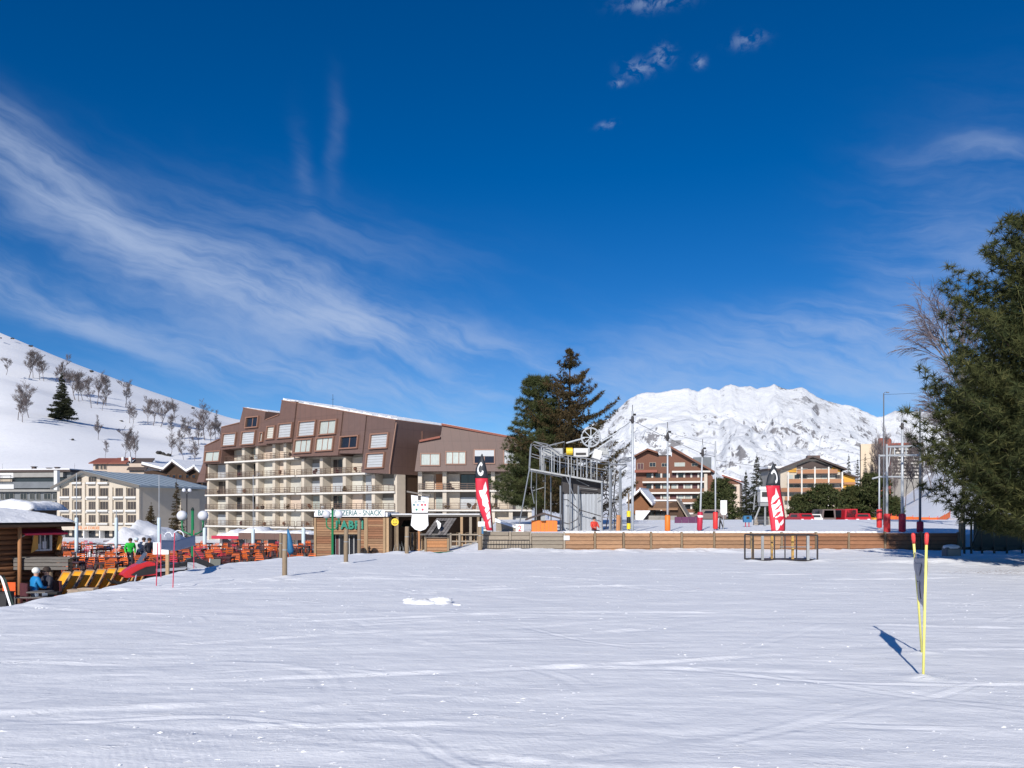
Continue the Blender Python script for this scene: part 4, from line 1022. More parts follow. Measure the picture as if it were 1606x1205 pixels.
# ---- dark chalets and a red roofed house behind the hotel
def chalet_row():
    f = Fac(142, 205, 232, 205, -2); S = f.s_
    T = f.root('house', 'cream house with a red and brown roof behind the cream hotel')
    one(MB().box(S(146), S(226), 0, 9, 0, f.z(180, 727)), 'wall', 'cream_pink', T, fix=False)
    for u0, u1, v0, v1, m, v2 in ((142, 172, 722, 728, 'roof_red', 723), (172.5, 201, 721.5, 728, 'roof_red', 722), (201.5, 232, 722, 738, 'roof_dark', 724)):
        a, z1 = f.p(u0, v0); c, z0 = f.p(u1, v1)
        one(MB().add([(a, -1, z0), (c, -1, z0), (c, 4, z1 + .5), (a, 4, z1 + .5), (a, -1, z0 + .25), (c, -1, z0 + .25), (c, 4, z1 + .8), (a, 4, z1 + .8)], [(3, 2, 1, 0), (4, 5, 6, 7), (0, 1, 5, 4), (1, 2, 6, 5), (2, 3, 7, 6), (3, 0, 4, 7)]), 'roof', m, T)
    for u0, u1 in ((150, 155), (158, 161), (163, 167)):
        x0, z1 = f.p(u0, 730); x1, z0 = f.p(u1, 736); window(T, x0, x1, z0, z1, -.1, 'glass_brown', 'cream_dark')
    for u in (189, 200.5): x, z = f.p(u, 720); one(MB().box(x - .3, x + .3, 1, 1.8, f.z(180, 727), z + .6), 'chimney', 'white_paint', T, fix=False)
    g = Fac(226, 196, 318, 190, -2.5); S = g.s_
    T = g.root('chalet', 'dark timber chalet with snowy zigzag gables behind the hotel')
    pts = [(226, 800), (318, 800), (318, 744), (310, 736), (297, 742), (284, 733), (275, 727.5), (262, 739), (240, 738), (226, 740)]
    one(MB().prism([g.p(*q) for q in pts], 0, 10), 'wall', 'log_dark', T)
    for (a, b_) in (((318, 744), (308, 735)), ((311, 735), (297, 743)), ((298, 743), (275, 726.5)), ((276, 726.5), (261, 740)), ((262, 739.5), (228, 731))):
        (x0, z0), (x1, z1) = g.p(*a), g.p(*b_)
        q = one(MB().prism([(x0, z0), (x1, z1), (x1, z1 + .35), (x0, z0 + .35)], -1.3, 10.3), 'roof', 'roof_dark', T)
        MB().prism([(x0, z0 + .355), (x1, z1 + .355), (x1, z1 + .95), (x0, z0 + .8)], -1.2, 10.2).build('roof_snow', 'piled', q)
    for v0, v1 in ((745, 750), (757, 762), (770, 775)):
        for u0 in (233, 242, 252, 262, 271, 281, 292, 302):
            x0, z1 = g.p(u0, v0); x1, z0 = g.p(u0 + 5, v1); window(T, x0, x1, z0, z1, -.1, 'glass', 'log')
        z = g.z(270, v1 + 3); one(MB().box(S(229), S(316), -1.3, -.01, z - .9, z), 'balcony', 'log_dark', T, fix=False)
    one(MB().box(S(283), S(317), -4, -1.4, g.z(300, 793), g.z(300, 789)), 'porch_roof', 'white_paint', T, fix=False)
chalet_row()

# ---- low roofs with snow in front of the apartment block
def low_roofs():
    f = Fac(342, 84, 486, 80, -2.6); S = f.s_
    T = f.root('shop_row', 'low row of shops with brown roof edge and snow in front of the apartments')
    one(MB().box(S(345), S(480), 0, 4, 0, f.z(420, 846)), 'wall', 'cream', T, fix=False)
    one(MB().box(S(384), S(484), -1.0, 4.4, f.z(420, 846) + .01, f.z(420, 836)), 'roof_edge', 'brown_clad', T, fix=False)
    one(MB().box(S(342), S(384) - .01, -1.0, 4.4, f.z(420, 846) + .01, f.z(420, 841)), 'roof_edge', 'crimson_awning', T, fix=False)
    sn = MB()
    for k in range(26):
        x = S(346) + (S(482) - S(346)) * k / 25; h = (.9 if 2 < k < 11 else .4) * rnd.uniform(.6, 1.1); sn.ball((x, 1.2, f.z(420, 841 if k < 8 else 836.3) + .02), 1.0, 8, 5, sc=(.55, 1.9, h * .7), jitter=.1, rs=rnd)
    sn.build('roof_snow', 'piled', T, smooth=True, fix=False)
    for k, u in enumerate((350, 372, 398, 422, 446, 468)):
        x0, z1 = f.p(u, 850); window(T, x0, x0 + 1.1, .6, 2.0 , -.1, 'glass', 'white_paint')
low_roofs()

# ---- dark timber chalet block on the right
def timber_block():
    f = Fac(997, 212, 1118, 208, -3.5); S = f.s_
    T = f.root('chalet', 'large dark timber chalet block with pale balcony edges and a steep lean-to roof'); r = random.Random(2)
    main = [(997, 830), (1118, 830), (1118, 748), (1110, 737), (1054, 705), (1053.5, 716), (1032, 716), (1030, 711), (1014, 708), (997, 717)]
    one(MB().prism([f.p(*q) for q in main], 0, 12), 'wall', 'chalet_wall', T)
    for (a, b_, m, t) in (((1052, 703.5), (1121, 743), 'metal_roof', .5), ((995, 717.5), (1016, 706.5), 'roof_dark', .4), ((1016, 706.5), (1032, 712), 'roof_dark', .4)):
        (x0, z0), (x1, z1) = f.p(*a), f.p(*b_); q = one(MB().prism([(x0, z0 + .02), (x1, z1 + .02), (x1, z1 + t), (x0, z0 + t)], -1.6, 12.6), 'roof', m, T)
        MB().prism([(x0, z0 - .01), (x1, z1 - .01), (x1, z1 + t + .03), (x0, z0 + t + .03)], -1.75, -1.602).build('fascia', 'chalet_wall', q)
    x0, z1 = f.p(1088, 715.5); x1, z0 = f.p(1117, 742); one(MB().box(x0, x1, 5, 10, z0, z1), 'rear_roof', 'concrete_blue', T, fix=False)
    x0, z1 = f.p(1033, 713); x1, z0 = f.p(1052, 717); one(MB().box(x0, x1, 2.5, 11.5, z0, z1), 'link_roof', 'roof_dark', T, fix=False)
    for v, u0, u1 in ((740, 1054, 1114), (756, 1008, 1106), (773, 1008, 1125), (789, 1008, 1098), (805, 1040, 1098)):
        z = f.z(1050, v); b = one(MB().box(S(u0), S(u1), -1.6, -.01, z - .3, z + .12), 'balcony_slab', 'slab', T, fix=False)
        if v != 740: one(MB().box(S(u0), S(u1), -1.5, -1.38, z + .13, z + 1.05), 'balcony_rail', 'balcony_wood', b, fix=False)
    for i, (v0, v1) in enumerate(((743, 752), (760, 769), (777, 786), (792, 801))):
        for u0 in (1014, 1028, 1040, 1053, 1064, 1075, 1086, 1097):
            x0, z1 = f.p(u0, v0); x1, z0 = f.p(u0 + 7.5, v1)
            window(T, x0, x1, z0, z1, -.12, r.choice(['glass', 'glass', 'maroon', 'curtain']), 'log_dark')
            one(MB().box(x1 + .05, x1 + .5, -.25, -.012, z0, z1), 'wall_panel', 'slab', T, fix=False)
    for (u0, v0, u1, v1, k) in ((1058, 726, 1074, 731.5, 'curtain'), (1085, 727, 1094, 731, 'glass'), (1019, 726, 1028, 732, 'glass'), (1038, 727, 1047, 732, 'glass'), (1000, 727, 1009, 736, 'maroon')):
        x0, z1 = f.p(u0, v0); x1, z0 = f.p(u1, v1); window(T, x0, x1, z0, z1, -.1, k, 'cream_dark', mull=2)
    one(MB().box(S(1104), S(1109), -1.7, -.01, 0, f.z(1106, 744)), 'pier', 'cream', T, fix=False)
    x0, z1 = f.p(996, 738); x1, z0 = f.p(1031, 741.5); one(MB().box(x0, x1, -2, -.02, z0, z1), 'awning', 'roof_red', T, fix=False)
    one(MB().box(S(1118) + .01, S(1134), 1, 9, 0, f.z(1125, 757)), 'annex_wall', 'white_paint', T, fix=False); one(MB().box(S(1117), S(1136), .3, 9.5, f.z(1125, 757) + .01, f.z(1125, 751)), 'annex_roof', 'chalet_wall', T, fix=False)
    g = Fac(1134, 260, 1160, 258, -3); U = g.root('house', 'small house with a reddish roof between the timber chalet and the spruces')
    one(MB().box(0, g.L, 0, 8, 0, g.z(1147, 760)), 'wall', 'cream_pink', U, fix=False)
    (a, za), (c, zc) = g.p(1133, 747), g.p(1163, 757); one(MB().prism([(a, za), (c, zc), (c, zc + .5), (a, za + .5)], -1, 8.6), 'roof', 'roof_red', U); one(MB().prism([(a, za + .505), (c, zc + .505), (c, zc + .8), (a, za + .8)], -.9, 8.5), 'roof_snow', 'piled', U)
    one(MB().prism([(0, g.z(1147, 760) + .01), (g.L, g.z(1147, 760) + .01), (c - 1, zc), (a + .3, za)], .01, 7.9), 'gable', 'chalet_wall', U)
    for u in (1140, 1150): x0, z1 = g.p(u, 764); window(U, x0, x0 + 1.0, z1 - 1.4, z1, -.1, 'glass', 'chalet_wall')
timber_block()

# ---- chalet with yellow gables
def yellow_chalet():
    f = Fac(1222, 250, 1322, 246, -4); S = f.s_
    T = f.root('chalet', 'wide chalet with yellow gable panels and wooden balconies under a dark roof')
    r = random.Random(6)
    one(MB().prism([f.p(*q) for q in ((1224, 825), (1318, 825), (1318, 737), (1278, 720), (1266, 720), (1224, 737))], 0, 12), 'wall', 'cream', T)
    for a, b_ in (((1216, 740), (1273, 718)), ((1273, 718), (1326, 738))):
        (x0, z0), (x1, z1) = f.p(*a), f.p(*b_); one(MB().prism([(x0, z0), (x1, z1), (x1, z1 + .55), (x0, z0 + .55)], -2.4, 12.6), 'roof', 'roof_dark', T)
    x0, z1 = f.p(1268, 714); x1, z0 = f.p(1288, 722); one(MB().box(x0, x1, 2, 6, z0, z1), 'chimney', 'brown_clad', T, fix=False)
    # yellow gable infills
    for q in (((1234, 741), (1249, 741), (1249, 734), (1238, 738)), ((1303, 740), (1318.5, 740), (1316, 737), (1305, 732.5))):
        one(MB().prism([f.p(*k) for k in q], -.35, -.01), 'gable_panel', 'ochre', T)
    one(MB().prism([f.p(*k) for k in ((1249.5, 735), (1302, 735), (1302, 731), (1282, 724), (1268, 724), (1249.5, 731))], -.2, -.012), 'gable_boards', 'roof_dark', T)
    for v, u0, u1 in ((742, 1249, 1312), (757, 1234, 1322), (770.5, 1224, 1318), (784, 1230, 1318)):
        z = f.z(1270, v); b = one(MB().box(S(u0), S(u1), -2.0, -.014, z - .55, z - .25), 'balcony_slab', 'roof_dark', T, fix=False)
        one(MB().box(S(u0), S(u1), -1.95, -1.82, z - .24, z + 1.0), 'balcony_rail', 'balcony_light', b, fix=False)
    for v0, v1 in ((730.5, 736), (745, 751), (759, 765), (773, 779)):
        for u0 in (1236, 1246, 1258, 1267, 1279, 1289, 1301, 1310):
            if v0 < 740 and not 1250 < u0 < 1300: continue
            x0, z1 = f.p(u0, v0); x1, z0 = f.p(u0 + 7.5, v1); window(T, x0, x1, z0, z1, -.1, r.choice(['curtain', 'glass', 'shutter_warm', 'glass_brown']), 'slab')
    for u in (1235, 1256, 1276.5, 1298, 1319): one(MB().box(S(u) - .22, S(u) + .22, -2.1, -1.96, 0, f.z(u, 741 if u in (1235, 1319) else 733)), 'post', 'slab', T, fix=False)
    g = Fac(1322.5, 255, 1344, 255, -4); one(MB().prism([(S(1322) + .02, 0), (S(1342), 0), (S(1342), f.z(1340, 749)), (S(1322) + .02, f.z(1322, 744))], 1.0, 9), 'wing', 'ochre', T)
    (x0, z0), (x1, z1) = f.p(1320, 742), f.p(1346, 750.5); one(MB().prism([(x0, z0), (x1, z1), (x1, z1 + .5), (x0, z0 + .5)], -.5, 9.4), 'wing_roof', 'roof_dark', T)
    one(MB().box(S(1322), S(1342), .2, .99, f.z(1330, 760), f.z(1330, 756.5)), 'wing_balcony', 'balcony_light', T, fix=False)
    # snowy house left of it
    h = Fac(1206, 262, 1226, 262, -3); U = h.root('house', 'pale house with a snowy flat roof left of the yellow gabled chalet')
    one(MB().box(0, h.L, 0, 9, 0, h.z(1215, 738)), 'wall', 'concrete', U, fix=False); one(MB().box(-.8, h.L + .8, -1, 9.5, h.z(1215, 738) + .01, h.z(1215, 735)), 'roof', 'roof_dark', U, fix=False)
    one(MB().box(-.6, h.L + .6, -.9, 9.3, h.z(1215, 735) + .005, h.z(1215, 731.5)), 'roof_snow', 'piled', U, fix=False)
    for k in (1209, 1217): x0, z1 = h.p(k, 744); window(U, x0, x0 + 1, z1 - 1.5, z1, -.1, 'glass', 'white_paint')
    c, z = h.p(1220, 729); one(MB().box(c - .5, c + .5, 3, 4, h.z(1215, 731.5), z + .4), 'chimney', 'dark', U, fix=False)
yellow_chalet()

# ---- distant tower block
def tower():
    f = Fac(1348, 470, 1400, 462, 3); S = f.s_
    T = f.root('tower_block', 'distant tower block with cream and brick red walls above the trees'); zt = f.z(1375, 696)
    one(MB().box(S(1350), S(1377), 0, 16, 0, zt), 'wall', 'tower_cream', T, fix=False)
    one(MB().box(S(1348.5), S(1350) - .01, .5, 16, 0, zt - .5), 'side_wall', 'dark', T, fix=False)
    one(MB().box(S(1377) + .01, S(1386), -1, 15, 0, f.z(1380, 688)), 'wall', 'brick_tower', T, fix=False); one(MB().box(S(1386) + .01, S(1397), .5, 15, 0, f.z(1390, 688)), 'wall', 'brick_tower', T, fix=False)
    one(MB().box(S(1378), S(1395), 1, 14, f.z(1380, 688) + .01, f.z(1380, 687)), 'roof', 'roof_dark', T, fix=False)
    g = Fac(1397, 470, 1446, 462, 3); S = g.s_
    U = g.root('apartment_building', 'distant flats with checkered balconies right of the brick red tower'); z1 = g.z(1420, 698)
    one(MB().box(S(1397) + .6, S(1446), 0, 14, 0, z1), 'wall', 'concrete', U, fix=False); one(MB().box(S(1397) + .3, S(1446) + .4, -1.2, 14.4, z1 + .01, z1 + 1.2), 'roof', 'brick_tower', U, fix=False)
    for j in range(9):
        for i in range(7):
            u = 1400 + i * 6.4 + (j % 2) * 3.0; v = 701 + j * 5.4; x0, za = g.p(u, v); x1, zb = g.p(u + 3.2, v + 2.7)
            one(MB().box(x0, x1, -.3, -.01, zb, za), 'window', 'glass_brown', U, fix=False); one(MB().box(x0 + .9, x1 + 1.5, -1.3, -.32, zb - 1.0, zb - .1), 'balcony', 'slab', U, fix=False)
    # its lower neighbour hidden by trees keeps the brick roof line
tower()
# ------------------------------------------------------------------ plank fence along the ski field
def fence():
    T = thing('plank_fence', 'long low plank fence closing the far side of the ski field', 'fence', (0, FENCE_Y, 0))
    r = random.Random(1); X = lambda u: (u - U0) / F * FENCE_Y
    us = [752, 800, 832, 885, 933, 978, 1021, 1069, 1120, 1178, 1226, 1280, 1331, 1388, 1445, 1503]
    for k in range(len(us) - 1):
        a, c = X(us[k]), X(us[k + 1]); grey = us[k + 1] <= 885
        m = 'plank_grey' if grey else ('plank' if us[k] < 1226 else 'plank_red')
        top = .93 if us[k] < 832 else .86
        n = 5; h = (top + .12) / n
        for j in range(n):
            z0 = -.12 + j * h; dy = r.uniform(-.012, .012); e = r.uniform(0, .03)
            one(MB().box(a + .05 + e, c - .05 - r.uniform(0, .03), -.03 + dy, .03 + dy, z0 + .008, z0 + h - .008 - r.uniform(0, .012)), 'plank', m, T, fix=False)
        one(MB().box(a + .04, c - .04, .035, .06, -.1, top - .04), 'backing_board', 'log_dark', T, fix=False)
    for u in us:
        one(MB().box(X(u) - .045, X(u) + .045, -.05, .09, -.3, (.95 if u < 885 else .9) + r.uniform(-.02, .03)), 'post', 'plank_grey' if u < 890 else 'post_wood', T, fix=False)
    one(MB().box(X(1505), X(1509), -.1, .1, -.3, 1.35), 'end_post', 'pale_wood', T, 'pale end post of the plank fence')
    one(MB().box(X(884), X(893), -.09, -.055, .5, .72), 'notice', 'white_print', T)
    # snow caught on its top rail
    s = MB()
    for k in range(60):
        u = 890 + k * 8.2; s.ball((X(u), .28, .86), .2, 7, 4, sc=(1.2, 1.0, .45), jitter=.15, rs=r)
    o = s.build('snow_crust', 'piled', T, smooth=True, fix=False)
fence()
def crowd_barrier(label, u0, u1, Y, ztop):
    a, c = (u0 - U0) / F * Y, (u1 - U0) / F * Y; L = c - a
    T = thing('crowd_barrier', label, 'barrier', (a, Y, 0)); 
    one(MB().tube([(0, 0, -.1), (0, 0, ztop), (L, 0, ztop), (L, 0, -.1)], .022, 6), 'frame', 'dark_metal', T); one(MB().tube([(0, 0, .1), (L, 0, .1)], .015, 5), 'rail', 'dark_metal', T)
    n = int(L / .13)
    for k in range(1, n): one(MB().tube([(L * k / n, 0, .1), (L * k / n, 0, ztop)], .009, 4, cap=False), 'bar', 'dark_metal', T, fix=False)
crowd_barrier('dark metal crowd barrier against the grey end of the plank fence', 757, 831, 39.55, .5)

# steel cage frame standing in the snow
def cage():
    Y = 31.4; a, c = (1181 - U0) / F * Y, (1282 - U0) / F * Y; L = c - a; D = 1.1
    T = thing('metal_frame', 'low rectangular steel frame with yellow rusty uprights standing on the snow', 'frame', (a, Y, gz(a, Y)))
    one(MB().tube([(0, 0, .03), (L, 0, .03), (L, D, .03), (0, D, .03), (0, 0, .03)], .035, 5), 'base', 'dark_metal', T)
    one(MB().tube([(0, 0, 1.02), (L, 0, 1.02), (L, D, 1.02), (0, D, 1.02), (0, 0, 1.02)], .024, 5), 'top_rail', 'dark_metal', T)
    for x, y in ((0, 0), (L, 0), (L, D), (0, D)): one(MB().tube([(x, y, -.15), (x, y, 1.02)], .034, 6), 'corner_post', 'dark_metal', T)
    for x, y, w, m in ((.14, .5, .05, 'rust_yellow'), (.37, .0, .05, 'steel_dull'), (.84, 0, .02, 'dark_metal'), (.93, .6, .045, 'rust_yellow'), (1.25, 0, .018, 'dark_metal'), (1.74, .55, .05, 'rust_yellow'), (2.15, 0, .05, 'steel_dull'), (1.7, 0, .02, 'dark_metal')):
        one(MB().box(x - w, x + w, y - .02, y + .02, .0, 1.0), 'upright', m, T, fix=False)
    one(MB().tube([(1.15, .3, .55), (2.4, .3, .55)], .022, 5), 'cross_rail', 'steel_dull', T); one(MB().box(.05, L - .05, .15, D - .1, .02, .06), 'grating', 'dark_metal', T, fix=False)
cage()
# grey utility box in the pine's shade
gx, gy = (1492 - U0) / F * 34, 34.0
T = thing('utility_box', 'grey utility box capped with snow in the shade of the big pine', 'box', (gx, gy, gz(gx, gy)))
one(MB().box(-.3, .3, -.2, .2, -.1, .42), 'cabinet', 'concrete_blue', T, fix=False); one(MB().box(-.27, .27, -.22, -.202, .02, .34), 'door', 'concrete', T, fix=False)
one(MB().ball((0, 0, .43), .36, 12, 6, sc=(1.0, .75, .32), jitter=.06, rs=rnd), 'snow_cap', 'piled', T, smooth=True)
# dark green netted enclosure behind the pine
def enclosure():
    Y = 36.5; T = thing('green_enclosure', 'dark green timber enclosure in deep shade behind the big pine', 'shed', ((1512 - U0) / F * Y, Y, -.1))
    X = lambda u: (u - 1512) / F * Y
    one(MB().box(X(1572), X(1720), 2.2, 2.3, 0, 1.9), 'back_panel', 'green_dark', T, fix=False)
    for u in (1513, 1524, 1541, 1560, 1580, 1604, 1640, 1680): one(MB().box(X(u) - .035, X(u) + .035, 0, .07, 0, 1.7), 'post', 'green_dark', T, fix=False)
    one(MB().tube([(X(1524), .05, .3), (X(1541), .05, 1.7)], .05, 5), 'brace', 'green_dark', T)
    for z in (.35, 1.65): one(MB().box(X(1512), X(1690), .1, .15, z - .06, z + .06), 'rail', 'green_dark', T, fix=False)
enclosure()
# snow lumps on the field
for (u, v, s, lab) in ((668, 946, .62, 'low heap of loose snow lying on the middle of the piste'), (718, 950, .15, 'small snow clod right of the loose snow heap'), (62, 951, .12, 'snow clod at the left edge of the piste')):
    Y = 2520 / (v - V0); x = (u - U0) / F * Y; mb = MB(); q = random.Random(int(u))
    for k in range(16 if s > .3 else 3): mb.ball((q.uniform(-.75, .75) * s, q.uniform(-.3, .3) * s, q.uniform(-.05, .1) * s), s * q.uniform(.12, .34), 12, 8, sc=(1.5, 1, .5), jitter=.1, rs=q)
    tag(mb.build('snow_clump', 'piled', loc=(x, Y, gz(x, Y)), smooth=True, fix=False), lab, 'snow')

# slalom gate in the foreground
def slalom_gate():
    T = thing('slalom_gate', 'slalom gate of two yellow poles with red caps and a grey cloth panel', 'slalom gate', (4.90, 9.58, 0))
    def pole(b, t, name='pole'):
        b, t = Vector(b), Vector(t); p = one(MB().tube([b - Vector((0, 0, .15)), b.lerp(t, .5), t], .0155, 8), name, 'yellow_pole', T, smooth=True)
        d = (t - b).normalized(); one(MB().tube([t - d * .02, t + d * .03, t + d * .10, t + d * .125], [.019, .024, .026, .016], 8), 'cap', 'gate_red', p, smooth=True)
        return b, t
    near_b, near_t = (0, 0, 0), P(1453, 852, 9.58) - Vector((4.90, 9.58, 0))
    fb = P(1447, 1018, 11.2); fb.z = 0; ft = P(1433, 850, 10.6)
    far_b, far_t = fb - Vector((4.90, 9.58, 0)), ft - Vector((4.90, 9.58, 0))
    pole(near_b, near_t); pole(far_b, far_t)
    # cloth hung between them, narrowing towards the bottom, limp and wrinkled
    nb, nt, fb_, ft_ = Vector(near_b), Vector(near_t), Vector(far_b), Vector(far_t); q = random.Random(3)
    def cloth(s, t):
        a = nt.lerp(nb, .10 + .28 * t + .15 * t * t); b = ft_.lerp(fb_, .09 + .36 * t); p = a.lerp(b, s)
        w = math.sin(s * 9 + t * 4) * .018 + math.sin(s * 3 + t * 7) * .014 - .05 * math.sin(s * math.pi) * (1 - t)
        return p + Vector((w, 0, -.04 * math.sin(s * math.pi)))
    pan = one(MB().grid(cloth, 14, 18), 'panel', 'gate_panel', T, smooth=True, fix=False)
    md = pan.modifiers.new('thickness', 'SOLIDIFY'); md.thickness = .006
    def patch(s0, s1, t0, t1): return lambda s, t: cloth(s0 + (s1 - s0) * s, t0 + (t1 - t0) * t) + Vector((-.012, -.004, 0))
    for a in ((.25, .75, .14, .40), (.2, .6, .52, .82)): one(MB().grid(patch(*a), 6, 6), 'print', 'gate_panel_dark', pan, smooth=True, fix=False)
    one(MB().tube([nt.lerp(nb, .10), ft_.lerp(fb_, .09)], .006, 5), 'cord', 'white_print', T)
slalom_gate()

# feather flags planted behind the fence
def feather_flag(label, uvs_left, uvs_right, split, Y, emblem, zig, base_uv):
    b = P(*base_uv, Y); gzv = gz(b.x, Y); o = Vector((b.x, Y, gzv)); T = thing('feather_flag', label, 'flag', o)
    def edge(pts, t):
        v = [p[1] for p in pts]; vv = v[0] + (v[-1] - v[0]) * t; u = float(np.interp(vv, v, [p[0] for p in pts])); return u, vv
    def at(s, t, off=0.0):
        (ul, vl), (ur, vr) = edge(uvs_left, t), edge(uvs_right, t); p = P(ul + (ur - ul) * s, vl + (vr - vl) * s, Y) - o
        return p + Vector((0, -.10 * math.sin(s * math.pi) + .05 * math.sin(t * 11 + s * 3) + off, 0))
    d = one(MB().grid(lambda s, t: at(s, t * split), 8, 8), 'flag_top', 'flag_dark', T, smooth=True, fix=False)
    c = one(MB().grid(lambda s, t: at(s, split + .004 + (1 - split - .004) * t), 8, 20), 'flag_cloth', 'flag_red', T, smooth=True, fix=False)
    for q in (d, c): q.modifiers.new('thickness', 'SOLIDIFY').thickness = .004
    for poly in zig:
        n = len(poly); cx, cy = sum(p[0] for p in poly) / n, sum(p[1] for p in poly) / n; vs = [at(cx, cy, -.022)] + [at(s, t, -.022) for s, t in poly]
        one(MB().add(vs, [(0, i + 1, (i + 1) % n + 1) for i in range(n)]), 'letter', 'white_print', c, fix=False)
    m = MB(); n = 12
    for (s0, t0, rr, a0, a1, w) in emblem:
        vs = []
        for k in range(n + 1):
            a = a0 + (a1 - a0) * k / n
            for q in (rr, rr - w): vs.append(at(s0 + q * math.cos(a) * 1.0, t0 + q * math.sin(a) * .30, -.022))
        m.add(vs, [(2 * k, 2 * k + 1, 2 * k + 3, 2 * k + 2) for k in range(n)])
    m.build('emblem', 'white_print', d, fix=False)
    # mast follows the right edge and bends over the tip
    path = [Vector((at(1.0, 1.0).x - .02, .02, -.1))] + [at(1.0, t) + Vector((.015, .02, 0)) for t in (1.0, .8, .6, .4, .25, .12, .03, 0)]
    one(MB().tube(path, [.03, .028, .025, .022, .02, .016, .013, .01, .008], 6), 'mast', 'dark_metal', T, smooth=True)
zigL = [[(.62, .42), (.80, .36), (.86, .47), (.60, .56), (.42, .60), (.30, .55), (.22, .48), (.55, .47)], [(.40, .60), (.78, .52), (.88, .62), (.58, .70), (.36, .67)],
        [(.46, .73), (.84, .64), (.9, .72), (.55, .78)], [(.50, .80), (.88, .74), (.92, .83), (.55, .86)], [(.55, .89), (.9, .84), (.9, .96), (.6, .96)]]
feather_flag('red feather flag with a black tip, planted left of the lift station', [(755.5, 712), (746, 735), (745.5, 752), (747, 780), (752, 800), (758, 815), (763, 832)], [(756, 712), (760, 725), (765, 748), (768, 780), (770, 800), (772, 832), (772.5, 832.5)], .315, 41.6,
             [(.45, .20, .30, 0.3, 5.6, .13)], zigL, (770, 832))
zigR = [[(.62, .36), (.74, .44), (.82, .50), (.45, .56), (.16, .61), (.30, .50), (.52, .46)], [(.18, .62), (.80, .53), (.84, .60), (.5, .66), (.22, .70)],
        [(.22, .69), (.86, .62), (.84, .70), (.22, .80)], [(.3, .80), (.86, .70), (.88, .78), (.35, .81)], [(.3, .83), (.45, .84), (.42, .93), (.88, .82), (.88, .88), (.40, .99), (.30, .99)]]
feather_flag('red feather flag with a black tip and white zigzag, behind the steel frame', [(1212.5, 727), (1204, 748), (1201, 760), (1201, 765), (1205, 790), (1207, 810), (1209, 833)], [(1213.5, 727), (1219, 742), (1223, 757), (1226, 780), (1229, 800), (1231, 818), (1231, 833)], .325, 41.8,
             [(.5, .20, .36, -2.6, 1.2, .14)], zigR, (1230, 833))

# padded masts ------------------------------------------------------------
def mast(label, u, v_top, Y, r=.055, pad=None, padv=None, top=None, band=None, lean=0.0, m='pole_grey'):
    t = P(u, v_top, Y); g = gz(t.x, Y); T = thing('mast', label, 'mast', (t.x, Y, g)); H = t.z - g
    one(MB().tube([(-lean, 0, -.3), (0, 0, H)], [r, r * .75], 8), 'pole', m, T, smooth=True)
    if pad:
        z1 = P(u, padv[0], Y).z - g; z0 = max(.02, P(u, padv[1], Y).z - g); k = lambda z: -lean * (1 - z / H)
        q = one(MB().tube([(k(z0), 0, z0), (k(z0), 0, z0 + .04), (k(z1), 0, z1 - .05), (k(z1), 0, z1)], [r + .06, r + .10, r + .10, r + .05], 12), 'safety_pad', pad, T, smooth=True)
        if band: one(MB().tube([(k(z1), 0, z1 - .32), (k(z1), 0, z1 - .2)], r + .108, 12), 'reflective_band', band, q)
    if top == 'cams':
        hd = one(MB().tube([(0, 0, H - .75), (0, 0, H - .6), (0, 0, H - .35), (0, 0, H - .2)], [.04, .085, .08, .04], 8), 'camera_head', 'dark_metal', T)
        one(MB().cbox((.1, -.05, H - .2), (.14, .1, .1), .4).cbox((-.1, -.05, H - .5), (.14, .1, .1), -.4).tube([(0, 0, H - .2), (0, 0, H + .35)], .018, 5), 'loudspeaker', 'dark_metal', hd)
    if top == 'hook': one(MB().tube([(0, 0, H - .05), (.05, 0, H + .06), (.25, 0, H + .10)], .02, 5).cbox((.3, 0, H + .06), (.18, .1, .06)), 'lamp_arm', 'pole_dark', T)
    return T
mast('tall grey mast with a dark lamp and camera head right of the lift station', 992, 645, 44, .075, top='cams')
mast('grey mast with an orange safety pad at its foot', 1047, 672, 45, .06, 'pad_orange', (808, 834), 'cams')
mast('grey mast with a crimson pad and a white band', 1102, 698, 46.5, .06, 'pad_crimson', (803, 832), 'cams', 'white_print', lean=.18)
mast('grey mast with a plain red pad beside the small white notice', 1122, 692, 48, .05, 'pad_red', (803, 830))
mast('leftmost of the right-hand padded masts, grey with a short red pad', 1379, 713, 50, .06, 'pad_red', (799, 828))
mast('grey goalpost mast with a bright red pad in front of the piste', 1391, 697, 43, .075, 'pad_red', (806, 836))
mast('tall thin lamp mast with a hooked arm left of the goalpost masts', 1386, 617, 60, .055, top='hook', m='pole_dark')
mast('thick grey mast with a dark crimson pad, topped by cameras', 1415, 655, 44, .085, 'pad_crimson', (806, 836), 'cams')
mast('dark mast in the shade of the big pine', 1443, 640, 42.6, .07, 'pad_crimson', (818, 836), m='pole_dark')
def crossbar():
    Y = 43.2; a = P(1391, 701, Y); T = thing('lift_crossbar', 'white horizontal bars bridging the padded masts beside the big pine', 'crossbar', a)
    for (u0, v0, u1, v1) in ((1389, 701, 1447, 700), (1379, 715, 1440, 714)): one(MB().tube([P(u0, v0, Y) - a, P(u1, v1, Y) - a], .055, 6), 'bar', 'pole_grey', T)
    for u in (1403, 1421): one(MB().tube([P(u, 701, Y) - a, P(u, 715, Y) - a], .03, 5), 'hanger', 'pole_grey', T)
    one(MB().tube([P(1368, 751, Y) - a, P(1380, 748, Y) - a, P(1413, 748, Y) - a], .05, 6), 'lower_bar', 'pole_grey', T)
    one(MB().tube([P(1397, 701, Y) - a, P(1394, 730, Y) - a, P(1385, 748, Y) - a], .025, 5), 'stay', 'pole_grey', T)
crossbar()
